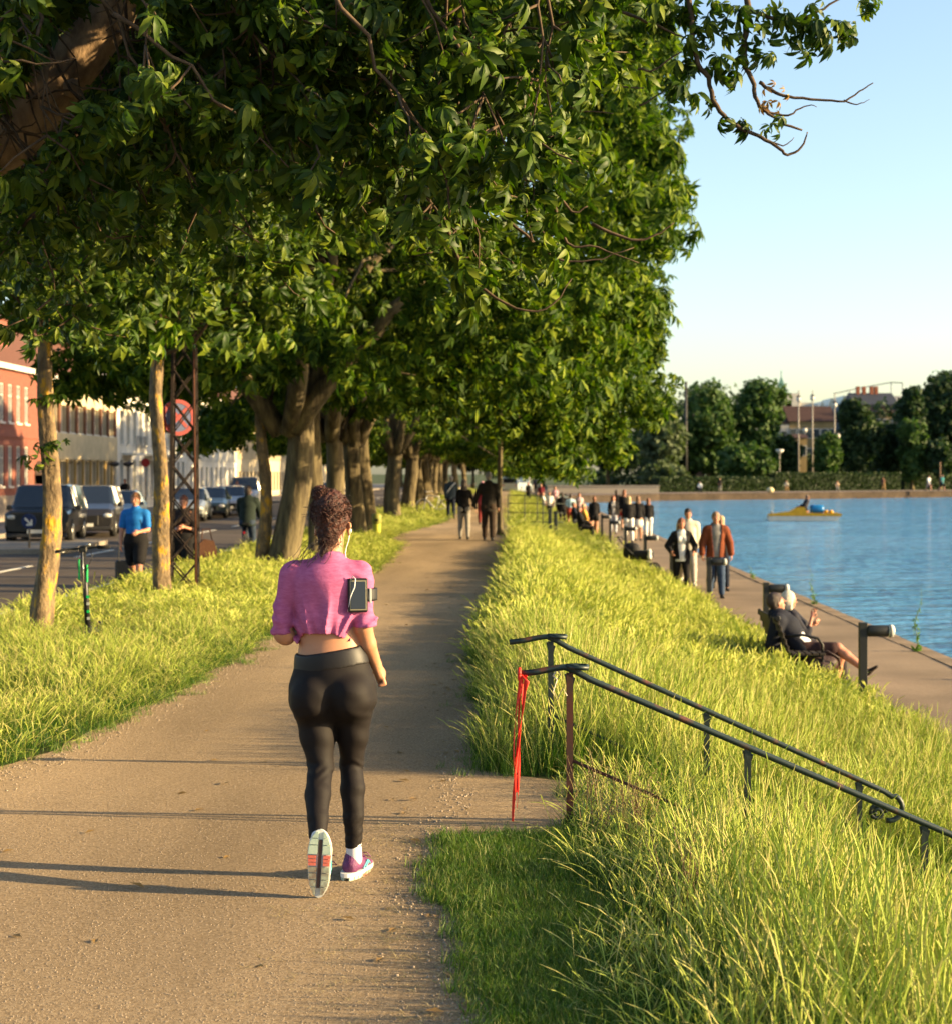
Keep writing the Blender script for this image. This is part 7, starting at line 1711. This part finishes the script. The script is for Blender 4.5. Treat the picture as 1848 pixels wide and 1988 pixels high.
house('pinkish house glimpsed between the mast tree and the grey tree', 1336, 1366, 812, 800, 12.4, mat('pink_wall', (.45, .26, .18), .9), M_MAR, win=2, rows=1)
# low wall and verge at the left end of the far bank
t = thing('causeway_wall', 'pale low wall where the far promenade meets the street, left of the hedge', 'wall', (fb(1225, 18)[0], F/18, -.4)); MB().box(-9, 3.0, 0, .5, -.1, .75).box(-9.1, 3.1, -.08, .58, .75, .85).obj('wall', mat('wall_beige', (.42, .36, .28), .9), t)
struct('far_street', MB().add([(-9, 168, -.385), (4, 168, -.385), (30, 225, -.385), (-9, 225, -.385)], [(0,1,2,3)]), M_ASPHALT)
# people on the far bank
for lab, px, s, h_, sex, hr, tp_, bt, pose in [
    ('far stroller in a white top and bare legs near the right edge of the promenade', 1803, 16.4, 1.9, 'm', ('short', H_BRN), (M_WHITEC, .8, .04, .05), (cloth('skinshort', (.35, .2, .16)), 'shorts', .04), None),
    ('far stroller in a teal top and black shorts at the right edge of the promenade', 1829, 16.4, 2.0, 'm', ('short', H_DARK), (cloth('teal', (.03, .16, .17)), .8, .05, .05), (M_BLACK, 'shorts', .05), None),
    ('far person in brown leaning against the hedge end', 1715, 15.8, 1.7, 'm', ('short', H_BRN), (cloth('brown', (.12, .06, .04)), .8, .03, .05), (cloth('tan_trs', (.35, .22, .1)), 'long', .03), 'lean'),
    ('far person in a pale coat sitting before the hedge near the lamp post', 1526, 16.2, 1.7, 'f', ('bob', H_BRN), (cloth('pale_coat', (.38, .34, .28)), 1.9, .05, .05), (cloth('tan_trs', (.35, .22, .1)), 'long', .03), 'sit'),
    ('far person in orange and white sitting before the middle of the hedge', 1625, 16.0, 1.6, 'f', ('bob', H_RED), (cloth('peach', (.55, .38, .25)), 1.2, .05, .05), (M_GREYC, 'long', .03), 'sit'),
    ('far person in pale blue sitting on the quay edge left of the low bright tree', 1358, 17.4, 1.6, 'f', ('bob', H_GREY), (cloth('ice', (.5, .55, .6)), 1.2, .05, .05), (M_NAVY, 'long', .03), 'sit'),
    ('far person in dark clothes and a white cap before the hedge at the left', 1330, 16.9, 1.7, 'm', ('short', H_WHT), (M_NAVY, 1.2, .05, .05), (M_NAVY, 'long', .03), None),
    ('far person in light trousers walking before the low bright tree', 1397, 16.9, 1.6, 'm', ('short', H_BLO), (M_BLACK, 1.2, .05, .05), (M_GREYC, 'long', .03), None)]:
    kw = dict(vox=.05)
    if pose == 'sit': kw.update(legs=((84, 88, 6), (86, 80, 6)), arms=((28, 10, 55, .2), (24, 10, 60, .2)), pelvis=.5, lean=4)
    if pose == 'lean': kw.update(lean=-22)
    fin(person(lab, fb(px, s, -.4), FACE + (.6 if px > 1800 else 0), h_, sex, SKD, hr, top=tp_, bottom=bt, **kw))
x, y, z = fb(1495, 17.4); t = thing('mooring_buoy', 'pale yellow rounded bollard on the far quay edge beside the lamp post', 'bollard', (x, y, z)); MB().ell((0, 0, .28), (.42, .4, .34), 14, 8).obj('dome', mat('buoy', (.65, .55, .3), .5), t, True); MB().lathe([(.3, -.02), (.3, .06)], n=12).obj('foot', M_QUAY, t)
